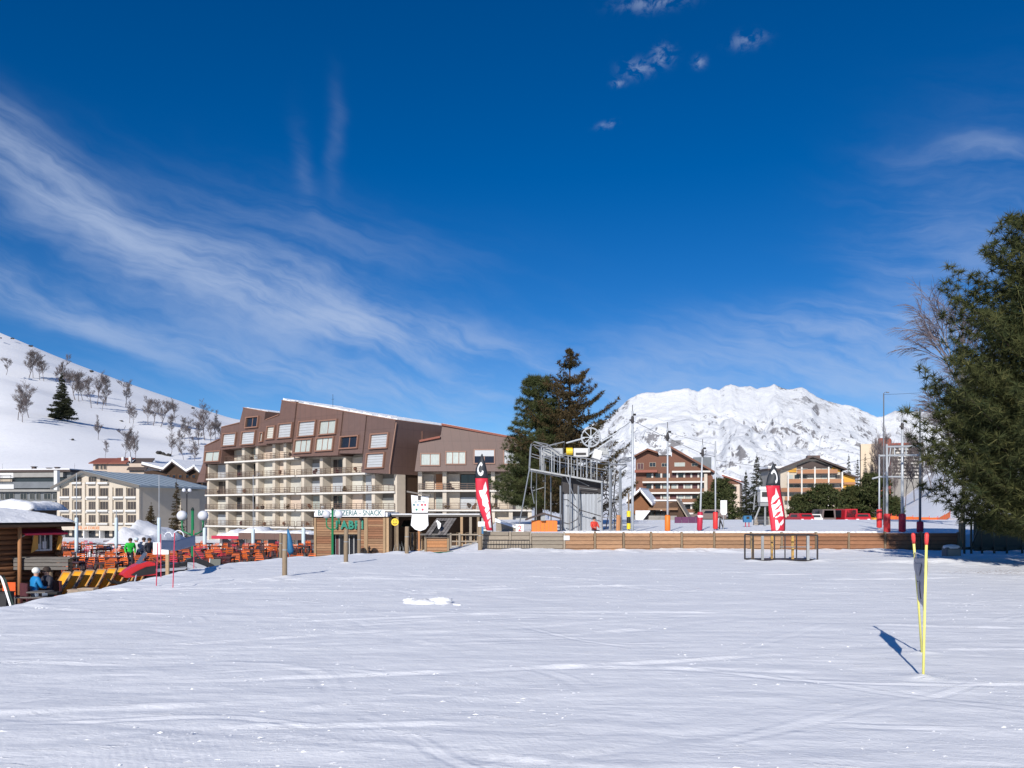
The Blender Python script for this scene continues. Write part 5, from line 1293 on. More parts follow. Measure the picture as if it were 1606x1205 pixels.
# overhead cables
def cable(label, pts, r=.012, m='dark_metal'):
    pts = [P(*p) for p in pts]; o = pts[0].copy(); path = []
    for a, b in zip(pts[:-1], pts[1:]):
        for k in range(12): t = k / 12; path.append(a.lerp(b, t) - Vector((0, 0, .03 * (b - a).length * t * (1 - t))) - o)
    path.append(pts[-1] - o)
    tag(MB().tube(path, r, 4, cap=False).build('cable', m, loc=o, fix=False), label, 'cable')
cable('drag lift cable running from the station wheel past the masts', [(945, 690, 46), (992, 660, 44.2), (1102, 712, 46.4), (1122, 716, 48)])
cable('thin wire between the orange-padded mast and the plain red mast', [(1047, 678, 45), (1122, 698, 48)], .008)
cable('long thin wire crossing in front of the mountain to the goalpost masts', [(1122, 722, 48), (1250, 738, 46), (1379, 716, 50)], .01)
cable('wire reaching from the lamp mast into the big pine', [(1386, 619, 60), (1500, 612, 60)], .01)
# small white notice right of the masts
n = P(1135, 808, 50); T = thing('notice_board', 'small white notice with a rounded foot beside the red padded mast', 'sign', (n.x, 50, gz(n.x, 50))); z0 = n.z - gz(n.x, 50); z1 = P(1135, 785, 50).z - gz(n.x, 50)
one(MB().prism([(-.2, z0 + .15), (-.12, z0), (.12, z0), (.2, z0 + .15), (.2, z1), (-.2, z1)], -.02, .02), 'board', 'white_print', T); one(MB().box(-.13, .13, -.024, -.0205, z0 + .42, z1 - .1), 'print', 'sleeve', T, fix=False)
one(MB().tube([(0, .03, -.2), (0, .03, z0 + .4)], .03, 6), 'post', 'steel_dull', T); one(MB().tube([(-.25, .1, -.1), (-.2, .08, .75)], .05, 6).tube([(.1, .2, -.1), (-.2, .08, .6)], .04, 6), 'stand', 'dark_metal', T)
# blue covered control panel and chairlift drive box behind the second flag
def drive_box():
    Y = 58; b = P(1195, 812, Y); g = gz(b.x, Y); T = thing('lift_drive', 'pale grey chairlift drive box on bent steel legs behind the second flag', 'machine', (b.x, Y, g)); q = lambda u, v: P(u, v, Y) - Vector((b.x, Y, g))
    c = q(1197, 778); one(MB().cbox(c, (.62, .7, .9)), 'cabinet', 'white_paint', T); one(MB().cbox(c + Vector((0, 0, .55)), (.8, .9, .2)), 'cover', 'piled', T); one(MB().cbox(c + Vector((0, -.36, .1)), (.4, .03, .35)), 'grille', 'dark_metal', T)
    one(MB().cbox(q(1198, 790), (.7, .5, .35)), 'gearbox', 'steel_dull', T)
    one(MB().tube([q(1182, 800), q(1184, 776), q(1190, 773), q(1196, 776)], .05, 6), 'arm', 'steel_dull', T); one(MB().tube([q(1184, 815), q(1193, 792), q(1204, 791)], .06, 6), 'leg', 'steel_dull', T); one(MB().tube([q(1200, 825), q(1200, 786)], .07, 6), 'leg', 'steel_dull', T)
drive_box()
b = P(1172, 828, 56); T = thing('control_panel', 'blue covered control box on two short legs left of the second flag', 'box', (b.x, 56, gz(b.x, 56)))
one(MB().prism([(-.26, .32), (.26, .32), (.30, .62), (.24, .78), (-.24, .78), (-.30, .62)], -.15, .15), 'cover', 'blue_sheet', T); one(MB().box(-.1, .1, -.17, -.152, .55, .72), 'screen', 'dark', T, fix=False)
for x in (-.12, .12): one(MB().tube([(x, 0, -.1), (x, 0, .33)], .035, 5), 'leg', 'pad_crimson', T)
b = P(1203, 828, 60); T = thing('low_wall', 'low brown plank wall behind the second flag', 'wall', (b.x - .9, 60.4, gz(b.x, 60)))
for k in range(5): one(MB().box(0, 1.9, 0, .06, -.05 + k * .14, .075 + k * .14), 'plank', 'plank_grey', T, fix=False)
one(MB().box(-.05, 1.95, -.03, .09, .665, .72), 'coping', 'dark', T, fix=False)

# ------------------------------------------------------------------ lift drive station
def lift_station():
    Y = 47.0; o = Vector(((884 - U0) / F * Y, Y, gz(3, Y))); T = thing('lift_station', 'galvanised steel ski lift drive station with catwalk, wheel and corrugated cabin', 'lift station', o)
    q = lambda u, v, d=0.0: P(u, v, Y) + Vector((0, d, 0)) - o; D = 2.2
    def st(name, pts, r=.04, m='steel', n=6): return one(MB().tube(pts, r, n), name, m, T)
    # columns, front and back rows
    for u, v, r in ((894, 745, .045), (879, 762, .05), (907, 762, .05), (944, 756, .06), (957, 735, .085), (972, 736, .06)):
        st('column', [q(u, 836), q(u, v)], r)
    for u, v in ((867, 745), (888, 745), (950, 740), (966, 738)): st('column', [q(u, 836, D), q(u, v, D)], .05)
    # catwalk deck, slightly stepped down to the right, with rails
    dk = one(MB().add([q(832, 735), q(945, 755), q(958, 756), q(958, 756, D), q(945, 755, D), q(832, 735, D), q(832, 737), q(945, 758), q(958, 759), q(958, 759, D), q(945, 758, D), q(832, 737, D)],
             [(0, 1, 4, 5), (1, 2, 3, 4), (6, 11, 10, 7), (7, 10, 9, 8), (0, 6, 7, 1), (1, 7, 8, 2), (2, 8, 9, 3), (5, 4, 10, 11), (4, 3, 9, 10), (0, 5, 11, 6)]), 'catwalk', 'steel_dull', T)
    for d in (0, D):
        st('rail', [q(831, 732, d), q(833, 697, d), q(838, 693, d), q(858, 697, d), q(878, 713, d), q(956, 725, d)], .038); st('rail', [q(834, 712, d), q(878, 725, d), q(956, 738, d)], .022)
        for u in (849, 853, 865, 869, 878, 891, 896, 905, 911, 920, 927, 936): 
            v0 = 736 + (u - 832) * .177; v1 = (697 + (u - 838) * .4) if u < 878 else 713 + (u - 878) * .154
            st('baluster', [q(u, v0, d), q(u, v1, d)], .026, n=5)
    # stairs ladder down to the left
    for d in (0, .5): st('ladder_rail', [q(812, 836, d), q(831, 733, d)], .035); 
    for k in range(12): t = (k + .5) / 12; a = q(812, 836).lerp(q(831, 733), t); st('rung', [a, a + Vector((0, .5, 0))], .016, n=4)
    st('brace', [q(834, 738), q(833, 765), q(838, 790)], .03); st('brace', [q(888, 748), q(899, 775)], .03); st('brace', [q(838, 693), q(878, 710)], .03); st('brace', [q(838, 700), q(870, 722)], .025)
    # machinery frame on the left, motor, control boxes
    fr = st('machine_frame', [q(846, 702, .5), q(886, 692, .5), q(884, 716, .5), q(848, 716, .5), q(846, 702, .5)], .045)
    for k in range(5): st('slat', [q(850 + k * 7, 702, .6), q(856 + k * 7, 716, .6)], .03, 'steel_dull', 5)
    one(MB().cbox(q(866, 708, 1), (1.3, .9, .45)), 'gear_housing', 'steel_dull', T)
    one(MB().tube([q(889, 707, .6), q(899, 707, .6)], .22, 12), 'motor', 'smiley', T, 'small yellow motor on the catwalk'); one(MB().cbox(q(912, 709, .7), (.85, .6, .5)), 'control_box', 'white_paint', T); one(MB().box(*(lambda c: (c.x - .3, c.x + .3, c.y - .33, c.y - .302, c.z - .15, c.z - .02))(q(912, 709, .7))), 'panel', 'dark_metal', T, fix=False)
    one(MB().cbox(q(938, 712, .7), (.5, .6, .55), ry=.3), 'hopper', 'white_paint', T); one(MB().cbox(q(948, 707, .8), (.5, .6, .4)), 'hood', 'steel_dull', T)
    # bull wheel with spokes on its post
    wc = q(928, 685, .5); w = MB(); n = 24
    ring = [wc + Vector((.55 * math.cos(2 * math.pi * k / n), .0, .55 * math.sin(2 * math.pi * k / n))) for k in range(n + 1)]
    wh = one(w.tube(ring, .05, 6, cap=False), 'bull_wheel', 'pole_grey', T)
    for k in range(8): a = 2 * math.pi * k / 8; one(MB().tube([wc, wc + Vector((.53 * math.cos(a), 0, .53 * math.sin(a)))], .03, 5), 'spoke', 'pole_grey', wh)
    one(MB().tube([wc + Vector((0, -.1, 0)), wc + Vector((0, .1, 0))], .1, 10), 'hub', 'pole_grey', wh)
    st('wheel_post', [q(924, 715, .55), q(926, 690, .55)], .06, 'pole_grey'); st('boom', [q(889, 694, .5), q(918, 686, .5)], .05, 'pole_grey'); st('boom', [q(926, 712, .5), q(958, 690, .5), q(972, 688, .5)], .05, 'pole_grey'); st('boom', [q(944, 692, .5), q(969, 678, .5), q(974, 670, .5)], .045, 'pole_grey')
    for u in (950, 955, 960): st('hanger', [q(u, 706, .5), q(u + 4, 690, .5)], .025)
    # second, flat return wheel at the right
    c2 = q(984, 721, .4); r2 = [c2 + Vector((.44 * math.cos(2 * math.pi * k / n), .30 * math.sin(2 * math.pi * k / n), .12 * math.sin(2 * math.pi * k / n) + .1 * math.cos(2 * math.pi * k / n))) for k in range(n + 1)]
    w2 = one(MB().tube(r2, .045, 6, cap=False), 'return_wheel', 'steel', T)
    for k in range(6): a = k * 4; one(MB().tube([c2, r2[a]], .028, 5), 'spoke', 'steel', w2)
    st('wheel_arm', [c2 - Vector((0, 0, .3)), q(957, 728)], .05); st('wheel_arm', [c2 - Vector((0, 0, .35)), q(973, 738), q(975, 836)], .06)
    # coil spring stack beside the thick column
    for k in range(7): c = q(951, 770 + k * 6.2, .3); one(MB().tube([c + Vector((-.14, 0, -.06)), c + Vector((.0, -.1, .06)), c + Vector((.16, 0, -.03))], .035, 5), 'spring_coil', 'dark_metal', T)
    # corrugated cabin wall with dark upper cladding and pipework
    x0, x1 = q(884, 800).x, q(945, 800).x; zt, zm = q(900, 741).z, q(900, 775).z; nr = 26
    cab = one(MB().box(x0, x1, .75, 2.1, -.1, zt - .25), 'cabin', 'dark_metal', T, fix=False)
    for k in range(nr):
        a = x0 + (x1 - x0) * k / nr; b = x0 + (x1 - x0) * (k + 1) / nr; w_ = (b - a)
        one(MB().prism([(a + .01 * w_, -.1), (b - .05 * w_, -.1), (b - .05 * w_, zm + .02 * (k % 3)), (a + .01 * w_, zm)], .74 - (.05 if k % 2 else .09), .748), 'corrugated_sheet', 'corrugated', cab)
    one(MB().box(x0 - .02, x1 + .02, .68, .72, zm + .04, zt - .3), 'upper_cladding', 'dark_metal', cab, fix=False)
    st('pipe', [q(884, 784), q(890, 784), q(909, 800), q(950, 812)], .028, 'dark_metal'); st('pipe', [q(910, 797), q(905, 815), q(892, 822), q(884, 820)], .03, 'dark_metal'); st('pipe', [q(912, 836, .4), q(912, 790, .4), q(910, 765, .4), q(938, 768, .4)], .025, 'steel_dull')
    for v in (786, 812): st('girt', [q(944, v), q(974, v)], .035)
    for k in range(5): st('crossbrace', [q(957, 770 + k * 13), q(972, 776 + k * 13)], .02, n=4)
    # secondary scaffolding: lattice of thin tubes behind the front frame
    g = random.Random(17)
    for u in (842, 856, 901, 916, 923, 931, 939, 962, 969): st('scaffold_tube', [q(u, 836, g.uniform(.6, 2.4)), q(u + g.uniform(-1, 1), g.uniform(700, 740), g.uniform(.6, 2.4))], .026, 'steel_dull', 5)
    for k in range(14): u = g.uniform(836, 960); v = g.uniform(705, 790); d = g.uniform(.3, 2.3); st('scaffold_tube', [q(u, v, d), q(u + g.uniform(10, 26), v + g.uniform(-12, 12), d)], .022, 'steel_dull', 5)
    for k in range(9): v = 745 + k * 10; st('lattice', [q(957, v), q(972, v + 10)], .02, 'steel_dull', 4); st('lattice', [q(972, v), q(957, v + 10)], .02, 'steel_dull', 4)
    for k in range(4): st('hose', [q(948 + k * 6, 745), q(944 + k * 6, 770 + k * 5), q(956 + k * 4, 795 + k * 6), q(950 + k * 7, 830)], .03, 'dark_metal', 5)
    # yellow and black impact pads at the right leg
    c = q(986, 820); 
    for k, m in enumerate(('yellow_pad', 'dark', 'yellow_pad')): one(MB().tube([(c.x, c.y, .1 + k * .36), (c.x, c.y, .44 + k * .36)], .12, 10), 'impact_pad', m, T)
    st('guide_post', [(c.x, c.y, -.1), (c.x, c.y, 2.2)], .05, 'post_wood')
    st('orange_post', [q(968, 836, -.3), q(969, 808, -.3)], .13, 'orange_post')
lift_station()
# orange ticket hut left of the station
def ticket_hut():
    Y = 45.5; b = P(834, 830, Y); g = gz(b.x, Y); T = thing('ticket_hut', 'low orange hut with a dark slanted roof at the foot of the lift station', 'hut', (b.x, Y, g)); L = 40 / F * Y
    one(MB().box(0, L, 0, 1.2, -.1, .62), 'wall', 'pad_orange', T, fix=False)
    for k in range(1, 6): one(MB().box(L * k / 6 - .015, L * k / 6 + .015, -.02, -.001, 0, .6), 'batten', 'orange_post', T, fix=False)
    one(MB().prism([(-.35, .62), (L * .45, .98), (L + .2, .70), (L + .2, .78), (L * .45, 1.08), (-.35, .70)], -.4, 1.5), 'roof', 'roof_dark', T)
    one(MB().box(.5, .75, -.25, -.05, .62, 1.0), 'chimney_box', 'steel_dull', T, fix=False)
    p = thing('number_board', 'white board with a red numeral 2 beside the orange hut', 'sign', (P(815, 830, Y).x, Y - .6, g)); one(MB().box(-.22, .22, -.02, .02, -.1, .42), 'board', 'white_print', p, fix=False); put_text('two', 'pad_red', p, (0, -.035, .18))
    c = thing('snowy_awning', 'slanted snowy awning left of the orange hut', 'awning', (P(790, 830, Y).x, Y + .4, g)); one(MB().prism([(-.5, .55), (1.1, .05), (1.1, .12), (-.5, .75)], 0, 1.5), 'snow', 'piled', c); one(MB().prism([(-.45, .54), (1.1, .04), (1.05, -.1), (-.45, -.1)], .1, 1.4), 'frame', 'plank_grey', c)
ticket_hut()

# ------------------------------------------------------------------ timber lodge behind the masts
def lodge():
    f = Fac(984, 82, 1086, 80, 0.55); S = f.s_; T = f.root('lodge', 'timber lodge with snowy gables behind the padded masts'); Z = f.z
    one(MB().box(S(990), S(1072), 0.4, 5, 0, Z(1030, 803)), 'wall', 'stone', T, fix=False)
    gl = [f.p(*q) for q in ((990, 806), (1018, 806), (1018, 794), (1004, 775), (990, 786))]; one(MB().prism(gl, .2, 5), 'gable', 'log', T)
    for a, b_ in (((984, 790), (1006, 771)), ((1004, 771), (1024, 795))):
        (x0, z0), (x1, z1) = f.p(*a), f.p(*b_); q = one(MB().prism([(x0, z0), (x1, z1), (x1, z1 + .12), (x0, z0 + .12)], -.6, 5.4), 'roof', 'log_dark', T); MB().prism([(x0, z0 + .125), (x1, z1 + .125), (x1, z1 + .38), (x0, z0 + .38)], -.5, 5.3).build('roof_snow', 'piled', q)
    (x0, z0), (x1, z1) = f.p(1018, 800), f.p(1064, 788)
    one(MB().add([(x0, -.6, z0), (x1, -.6, z0), (x1, 3, z1), (x0, 3, z1), (x0, -.6, z0 + .15), (x1, -.6, z0 + .15), (x1, 3, z1 + .15), (x0, 3, z1 + .15)], [(3, 2, 1, 0), (4, 5, 6, 7), (0, 1, 5, 4), (1, 2, 6, 5), (2, 3, 7, 6), (3, 0, 4, 7)]), 'main_roof', 'plank', T)
    one(MB().box(x0, x1, 2.6, 3.2, z1 + .155, z1 + .3), 'ridge_snow', 'piled', T, fix=False)
    (a, za), (c, zc) = f.p(1062, 785), f.p(1084, 821); one(MB().prism([(a, za), (c, zc), (c, zc + .2), (a, za + .2)], -.7, 3), 'wing_roof', 'plank_grey', T); one(MB().prism([(S(1050), 0.0), (c - .3, 0.0), (a, za - .05), (S(1050), za - .3)], -.1, 2.8), 'wing_wall', 'log_dark', T)
    for k in range(5): u = 1000 + k * 9; x0, z1 = f.p(u, 802); x1, z0 = f.p(u + 7.5, 809); window(T, x0, x1, z0, z1, .3, 'glass', 'log_dark', fw=.03)
    (a, za), (c, zc) = f.p(998, 801), f.p(1021, 822); one(MB().prism([(a, za), (c, za), (a + .4, zc), (a, zc)], -.5, -.2), 'snow_bank', 'piled', T)
    one(MB().box(S(1018), S(1062), -.3, .1, 0, Z(1040, 809)), 'terrace_wall', 'stone', T, fix=False)
    g = thing('snow_barrier', 'purple padded barrier on the snow behind the plank fence', 'barrier', (P(1058, 828, 66).x, 66, gz(14, 66)))
    for k in range(4): one(MB().box(k * .58 + .01, k * .58 + .56, -.05, .05, -.05, .5), 'pad', 'purple', g, fix=False)
lodge()
# orange safety net on the piste at the far right
def net(label, u0, u1, Y0, Y1, h, n, hv):
    a = Vector(((u0 - U0) / F * Y0, Y0, 0)); c = Vector(((u1 - U0) / F * Y1, Y1, 0)); a.z = gz(a.x, a.y); T = thing('safety_net', label, 'net', a); pr = None
    for k in range(n + 1):
        p = a.lerp(c, k / n); p.z = gz(p.x, p.y); p -= a; one(MB().tube([p - Vector((0, 0, .1)), p + Vector((0, 0, h + .15))], .03, 5), 'stake', 'pad_red', T)
        if pr is not None: one(MB().add([pr + Vector((0, 0, .15)), p + Vector((0, 0, .15)), p + Vector((0, 0, h)), pr + Vector((0, 0, h - .06))], [(0, 1, 2, 3)]), 'netting', 'net_orange', T, fix=False)
        pr = p
net('orange safety net across the foot of the piste beside the dark mast', 1398, 1490, 96, 128, 1.1, 8, 0)
net('second orange safety net lower on the piste', 1392, 1470, 88, 92, .5, 6, 0)
# parked cars and a truck beyond the shelf
def car(label, u, Y, paint, van=False, rz=0.0, red=False):
    b = P(u, 820, Y); T = thing('parked_van' if van else 'parked_car', label, 'van' if van else 'car', (b.x, Y, gz(b.x, Y)), rz); w, l = .88, 2.0; h = 2.0 if van else 1.42
    prof = [(-l, .35), (l, .35), (l, .85), (l * .62, .95), (l * .3, h), (-l * .75, h), (-l, .9)] if not van else [(-l, .35), (l, .35), (l, 1.0), (l * .8, 1.15), (l * .55, h), (-l, h)]
    body = one(MB().prism([(x, z) for x, z in prof], -w, w, f=lambda x, y, z: (y * (1 - .12 * max(0, z - .9)), x, z)), 'body', paint, T)
    one(MB().prism([(-.66, .98), (.66, .98), (.56, h - .12), (-.56, h - .12)], -l * .99 if van else -l * .93, -l * .6, f=lambda x, y, z: (x, y - .02, z)), 'windscreen', 'glass', body)
    for s in (-1, 1):
        for y in (-1.3, 1.3): t = one(MB().tube([(s * .74, y, .33), (s * .9, y, .33)], .33, 12), 'wheel', 'rubber', T); one(MB().tube([(s * .9, y, .33), (s * .91, y, .33)], .18, 10), 'rim', 'silver', t)
        one(MB().box(s * .62 - .15, s * .62 + .15, -l - .02, -l + .1, .62, .76), 'headlight', 'white_print', T, fix=False)
        one(MB().prism([(-1.2, .98), (.5, .98), (.3, h - .14), (-1.1, h - .14)], -.02, .02, f=lambda x, y, z: (s * (w * (1 - .12 * max(0, z - .9)) - .0) + y, x, z)), 'side_window', 'glass', body)
    one(MB().box(-.5, .5, -l - .03, -l, .42, .56), 'bumper', 'dark', T, fix=False)
car('red parked car below the low dark pines', 1253, 98, 'car_red', rz=.15); car('white parked van beside the red car', 1272, 99, 'car_white', van=False, rz=-.1)
car('brown grey van parked below the wide low pine', 1290, 99, 'car_brown', van=True); car('red van parked right of the brown van', 1322, 98.5, 'car_red', van=True, rz=.1); car('dark red car at the right end of the parked row', 1348, 98, 'car_red', rz=-.2)
car('grey car parked between the masts and the small white notice', 1112, 92, 'car_brown', rz=1.2)
b = P(1369, 820, 106); T = thing('tent', 'small orange shelter at the foot of the rightmost low pine', 'tent', (b.x, 106, gz(b.x, 106))); one(MB().prism([(-.9, 0), (.9, 0), (.85, 1.1), (0, 1.6), (-.85, 1.1)], -.8, .8), 'canopy', 'deck_yellow', T); one(MB().box(-.35, .35, -.83, -.805, 0, 1.0), 'flap', 'pad_red', T, fix=False)
# cable pylons on the hill crest
for i, (u, v, h, lab) in enumerate(((168, 586, 17, 'left lift pylon on the hill crest'), (236, 607, 19, 'right lift pylon on the hill crest'))):
    b = hit(u, v, 186, 640); H = h / F * b.y + .3; T = thing('lift_pylon', lab + ' against the sky', 'pylon', b)
    one(MB().tube([(0, 0, -2), (0, 0, H)], [.5, .35], 6), 'post', 'steel_dull', T); one(MB().box(-3.2, 3.2, -.25, .25, H - .5, H), 'crossarm', 'steel_dull', T, fix=False); one(MB().box(-2, 2, -.2, .2, H - 2.2, H - 1.9), 'lower_arm', 'steel_dull', T, fix=False)
    for s in (-1, 1): one(MB().box(s * 2.9 - .5, s * 2.9 + .5, -.2, .2, H - 1.0, H - .52), 'sheave', 'dark_metal', T, fix=False)
cb = [hit(168, 586, 186, 640) + Vector((0, 0, 7.4)), hit(236, 607, 186, 640) + Vector((0, 0, 8.0)), hit(355, 648, 186, 640) + Vector((0, 0, 10))]
o = cb[0]; tag(MB().tube([p - o for p in cb], .14, 4, cap=False).build('lift_cable', 'pole_dark', loc=o, fix=False), 'thin lift cable between the two pylons on the hill crest', 'cable')
# ------------------------------------------------------------------ sunken café terrace on the left
TZ = -1.3
dk = MB().plan([(-60, 24), (-13.4, 24), (-13.4, 34), (-12.4, 36.5), (-8.6, 39.4), (-8.6, 49.8), (-8.6, 66), (-60, 66)], TZ - .2, TZ + .012).build('terrace', 'deck'); structure(dk)
def px(u, Y): return (u - U0) / F * Y

# log hut ------------------------------------------------------------------
def log_hut():
    f = Fac(-75, 27.0, 95, 30, TZ); S = f.s_; Z = f.z; L = f.L
    T = f.root('log_hut', 'brown log hut with a thick snowy roof and crimson awning at the left edge', 'hut')
    wl = one(MB().box(0.05, L - .05, .12, 4.6, 0, Z(50, 821)), 'wall', 'log_dark', T, fix=False)
    zt = Z(50, 822); n = 15; h = zt / n; r = random.Random(8)
    for k in range(n):
        a, b = -.05 - r.uniform(0, .04), L + r.uniform(0, .06)
        one(MB().tube([(a, .1, (k + .5) * h), (b, .1, (k + .5) * h)], h * .53, 8), 'log', 'log', wl, smooth=True)
        one(MB().tube([(L - .1, -.12, (k + .5) * h + h * .5), (L - .1, 4.7, (k + .5) * h + h * .5)], h * .5, 8), 'log', 'log', wl, smooth=True)
    # hipped roof, boards below and a pillow of snow on top
    e0 = zt; e1 = 3.22
    def roof(mb, dz, gr, rise):
        A = [(-1, -.75 - gr, e0 + dz), (L + .15 + gr, -.75 - gr, e0 + dz), (L + .15 + gr, 5.4 + gr, e0 + dz), (-1, 5.4 + gr, e0 + dz)]; Bq = [(-1, 2.2, e1 + rise), (L - 1.25, 2.2, e1 + rise)]
        return mb.add([(x, y, z - .12) for x, y, z in A] + A + Bq, [(3, 2, 1, 0), (0, 1, 5, 4), (1, 2, 6, 5), (2, 3, 7, 6), (3, 0, 4, 7), (4, 5, 9, 8), (5, 6, 9), (6, 7, 8, 9), (7, 4, 8)])
    rf = one(roof(MB(), .02, 0, 0), 'roof', 'log_dark', T)
    sn = MB(); q = random.Random(2)
    def sf(s, t):    # snow surface: rounded hip
        x = -1 + (L + 1.2) * s; y = -.8 + 6.2 * t
        hx = min(1, max(0, (L + .2 - x) / 1.75)); hy = min(1, max(0, (y + .82) / 2.9)); hb = min(1, max(0, (5.42 - y) / 2.9)); k = min(hx, hy, hb)
        k = k ** .62; return (x, y, e0 + .04 + (e1 + .22 - e0) * k + .03 * math.sin(x * 2.3) * k)
    one(MB().grid(sf, 44, 24), 'roof_snow', 'piled', rf, smooth=True, fix=False)
    # awning
    a, c = S(27), S(93); za, zb = Z(50, 829), Z(50, 836)
    aw = one(MB().add([(a, 0, za), (c, 0, za), (c, -.55, zb), (a, -.55, zb), (a, 0, za - .05), (c, 0, za - .05), (c, -.55, zb - .06), (a, -.55, zb - .06)], [(0, 1, 2, 3), (7, 6, 5, 4), (3, 2, 6, 7), (0, 3, 7, 4), (1, 5, 6, 2), (0, 4, 5, 1)]), 'awning', 'crimson_awning', T)
    one(MB().tube([(a, -.56, zb - .03), (c, -.56, zb - .03)], .05, 7), 'roller', 'crimson_awning', aw)
    for x in (a + .05, c - .05): one(MB().tube([(x, 0, zb - .2), (x, -.52, zb - .04)], .02, 5), 'arm', 'white_paint', aw)
    # window and open shutters
    x0, z1 = f.p(54, 839); x1, z0 = f.p(76, 861); w = window(T, x0, x1, z0, z1, -.06, 'glass', 'white_paint', mull=3, fw=.06, dep=.08)
    one(MB().box(x0 + .25, x0 + .38, -.075, -.061, z0 + .02, z0 + .28).box(x0 + .1, x0 + .2, -.075, -.061, z0 + .02, z0 + .2), 'display', 'white_print', w, fix=False)
    one(MB().prism([(x0 - .26, z0 - .12), (x0 - .02, z0 + .02), (x0 - .02, z1 + .04), (x0 - .16, z1 + .02)], -.30, -.27), 'shutter', 'shutter_yellow', T); one(MB().prism([(x1 + .16, z0 - .02), (x1 + .22, z0 - .05), (x1 + .32, z1 - .1), (x1 + .26, z1 - .05)], -.4, -.2), 'shutter', 'shutter_yellow', T)
    # porch posts
    for u, m in ((21, 'orange_post'), (-40, 'post_wood')): one(MB().tube([(S(u), -.45, 0), (S(u), -.45, zt)], .07, 8), 'porch_post', m, T, smooth=True)
log_hut()
def counter():
    Y = 28.6; T = thing('bar_counter', 'weathered grey plank counter on posts in front of the log hut', 'counter', (px(22, Y), Y, TZ)); L = px(112, Y) - px(22, Y); z = EYE - 75 / F * Y - TZ
    for k in range(3): one(MB().box(0, L, -.1 + k * .2, .09 + k * .2, z - .04, z + .02 * (k == 1)), 'top_plank', 'grey_wood', T, fix=False)
    for k in range(3): one(MB().box(.05, L - .05, -.13, -.105, z - .42 + k * .13, z - .31 + k * .13), 'front_plank', 'grey_wood', T, fix=False)
    for x in (.12, 1.25, L - .1): one(MB().tube([(x, .1, -.05), (x, .1, z - .05)], .07, 7), 'post', 'post_wood', T)
counter()
# second snowy roof behind the hut
f = Fac(-60, 44, 40, 44, TZ); T = f.root('storage_shed', 'low shed with a lumpy snow covered roof behind the log hut', 'shed'); z = f.z(20, 800)
one(MB().box(0, f.L, 0, 3, 0, z), 'wall', 'grey_wood', T, fix=False)
def shed_snow(s, t):
    x = f.L * (s * 1.24 - .08); y = -.3 + 3.6 * t; e = min(1, min(s, 1 - s) * 7, min(t, 1 - t) * 5); nz = float(fbm(np.array([x * .9]), np.array([y * .9]), 95, 4)[0])
    return (x, y, z - .02 + (.12 + .62 * nz) * max(0, e) ** .5)
one(MB().grid(shed_snow, 40, 14), 'roof_snow', 'piled', T, smooth=True, fix=False); one(MB().box(-.1, f.L * 1.15, -.25, 3.2, z + .002, z + .06), 'roof', 'grey_wood', T, fix=False)

# pizzeria ------------------------------------------------------------------
def pizzeria():
    f = Fac(493, 50, 608, 50, TZ); S = f.s_; Z = f.z; L = f.L; r = random.Random(5)
    T = f.root('pizzeria', 'small plank clad pizzeria with a long white sign and green lettering', 'restaurant')
    zt = Z(550, 811)
    w = one(MB().box(.06, S(521), .06, 5, 0, zt).box(S(561), L - .06, .061, 5, 0, zt).box(S(521) + .001, S(561) - .001, .06, 5, Z(540, 838), zt).box(S(521) + .001, S(561) - .001, 1.2, 5, 0, Z(540, 838) - .002), 'wall', 'log_dark', T, fix=False)
    n = 19; h = zt / n
    for k in range(n):
        z0 = k * h
        segs = [(.08, S(571)), (S(577), L - .2)] if z0 > Z(540, 839) else [(.08, S(520)), (S(562), S(571)), (S(577), L - .2)]
        for a, c in segs: one(MB().box(a, c, -.01 - r.uniform(0, .02), .055, z0 + .008, z0 + h - .012), 'board', r.choice(['plank', 'plank_red', 'plank']), w, fix=False)
    for u, wd in ((494.5, .07), (574, .11), (603.5, .1), (607.5, .1)): one(MB().box(S(u) - wd, S(u) + wd, -.08, .04, 0, zt), 'post', 'pale_wood', T, fix=False)
    one(MB().box(S(519), S(563), -.1, .05, Z(540, 838), Z(540, 835.5)), 'lintel', 'pale_wood', T, fix=False)
    for k, (u0, u1, m) in enumerate(((524, 529, 'maroon'), (530.5, 537, 'glass'), (546, 552, 'glass'), (553.5, 560, 'glass'))): window(T, S(u0), S(u1), .05, Z(540, 840), .5, m, 'white_paint', fw=.04, name='door_leaf')
    z0, z1 = Z(550, 810.5), Z(550, 799.5)
    s = one(MB().box(S(495), S(604), -.18, -.10, z0, z1), 'sign_board', 'white_print', T, fix=False); t = put_text('snack', 'teal_print', s, (S(549.5), -.195, (z0 + z1) / 2)); 
    bx = [v.co.x for v in t.data.vertices]; t.scale = ((S(600) - S(500)) / (max(bx) - min(bx)), 1.15, 1)
    one(MB().box(-.1, L + .1, -.2, 5.2, zt + .003, z0 - .003), 'roof', 'dark', T, fix=False); one(MB().box(0, L, -.05, 5.1, z0, z0 + .25), 'roof_snow', 'piled', T, fix=False)
    g = put_text('abri', 'green_sign', T, (S(549), -.14, Z(550, 824)), name='green_lettering'); bx = [v.co.x for v in g.data.vertices]; g.scale = ((S(570) - S(527)) / (max(bx) - min(bx)), 1, 1)
    one(MB().ball((S(567), -.2, Z(567, 814)), .11, 8, 6), 'lamp', 'dark', T); one(MB().tube([(S(586), -.35, .0), (S(586), -.35, .75)], .2, 12), 'barrel', 'log_dark', T)
pizzeria()
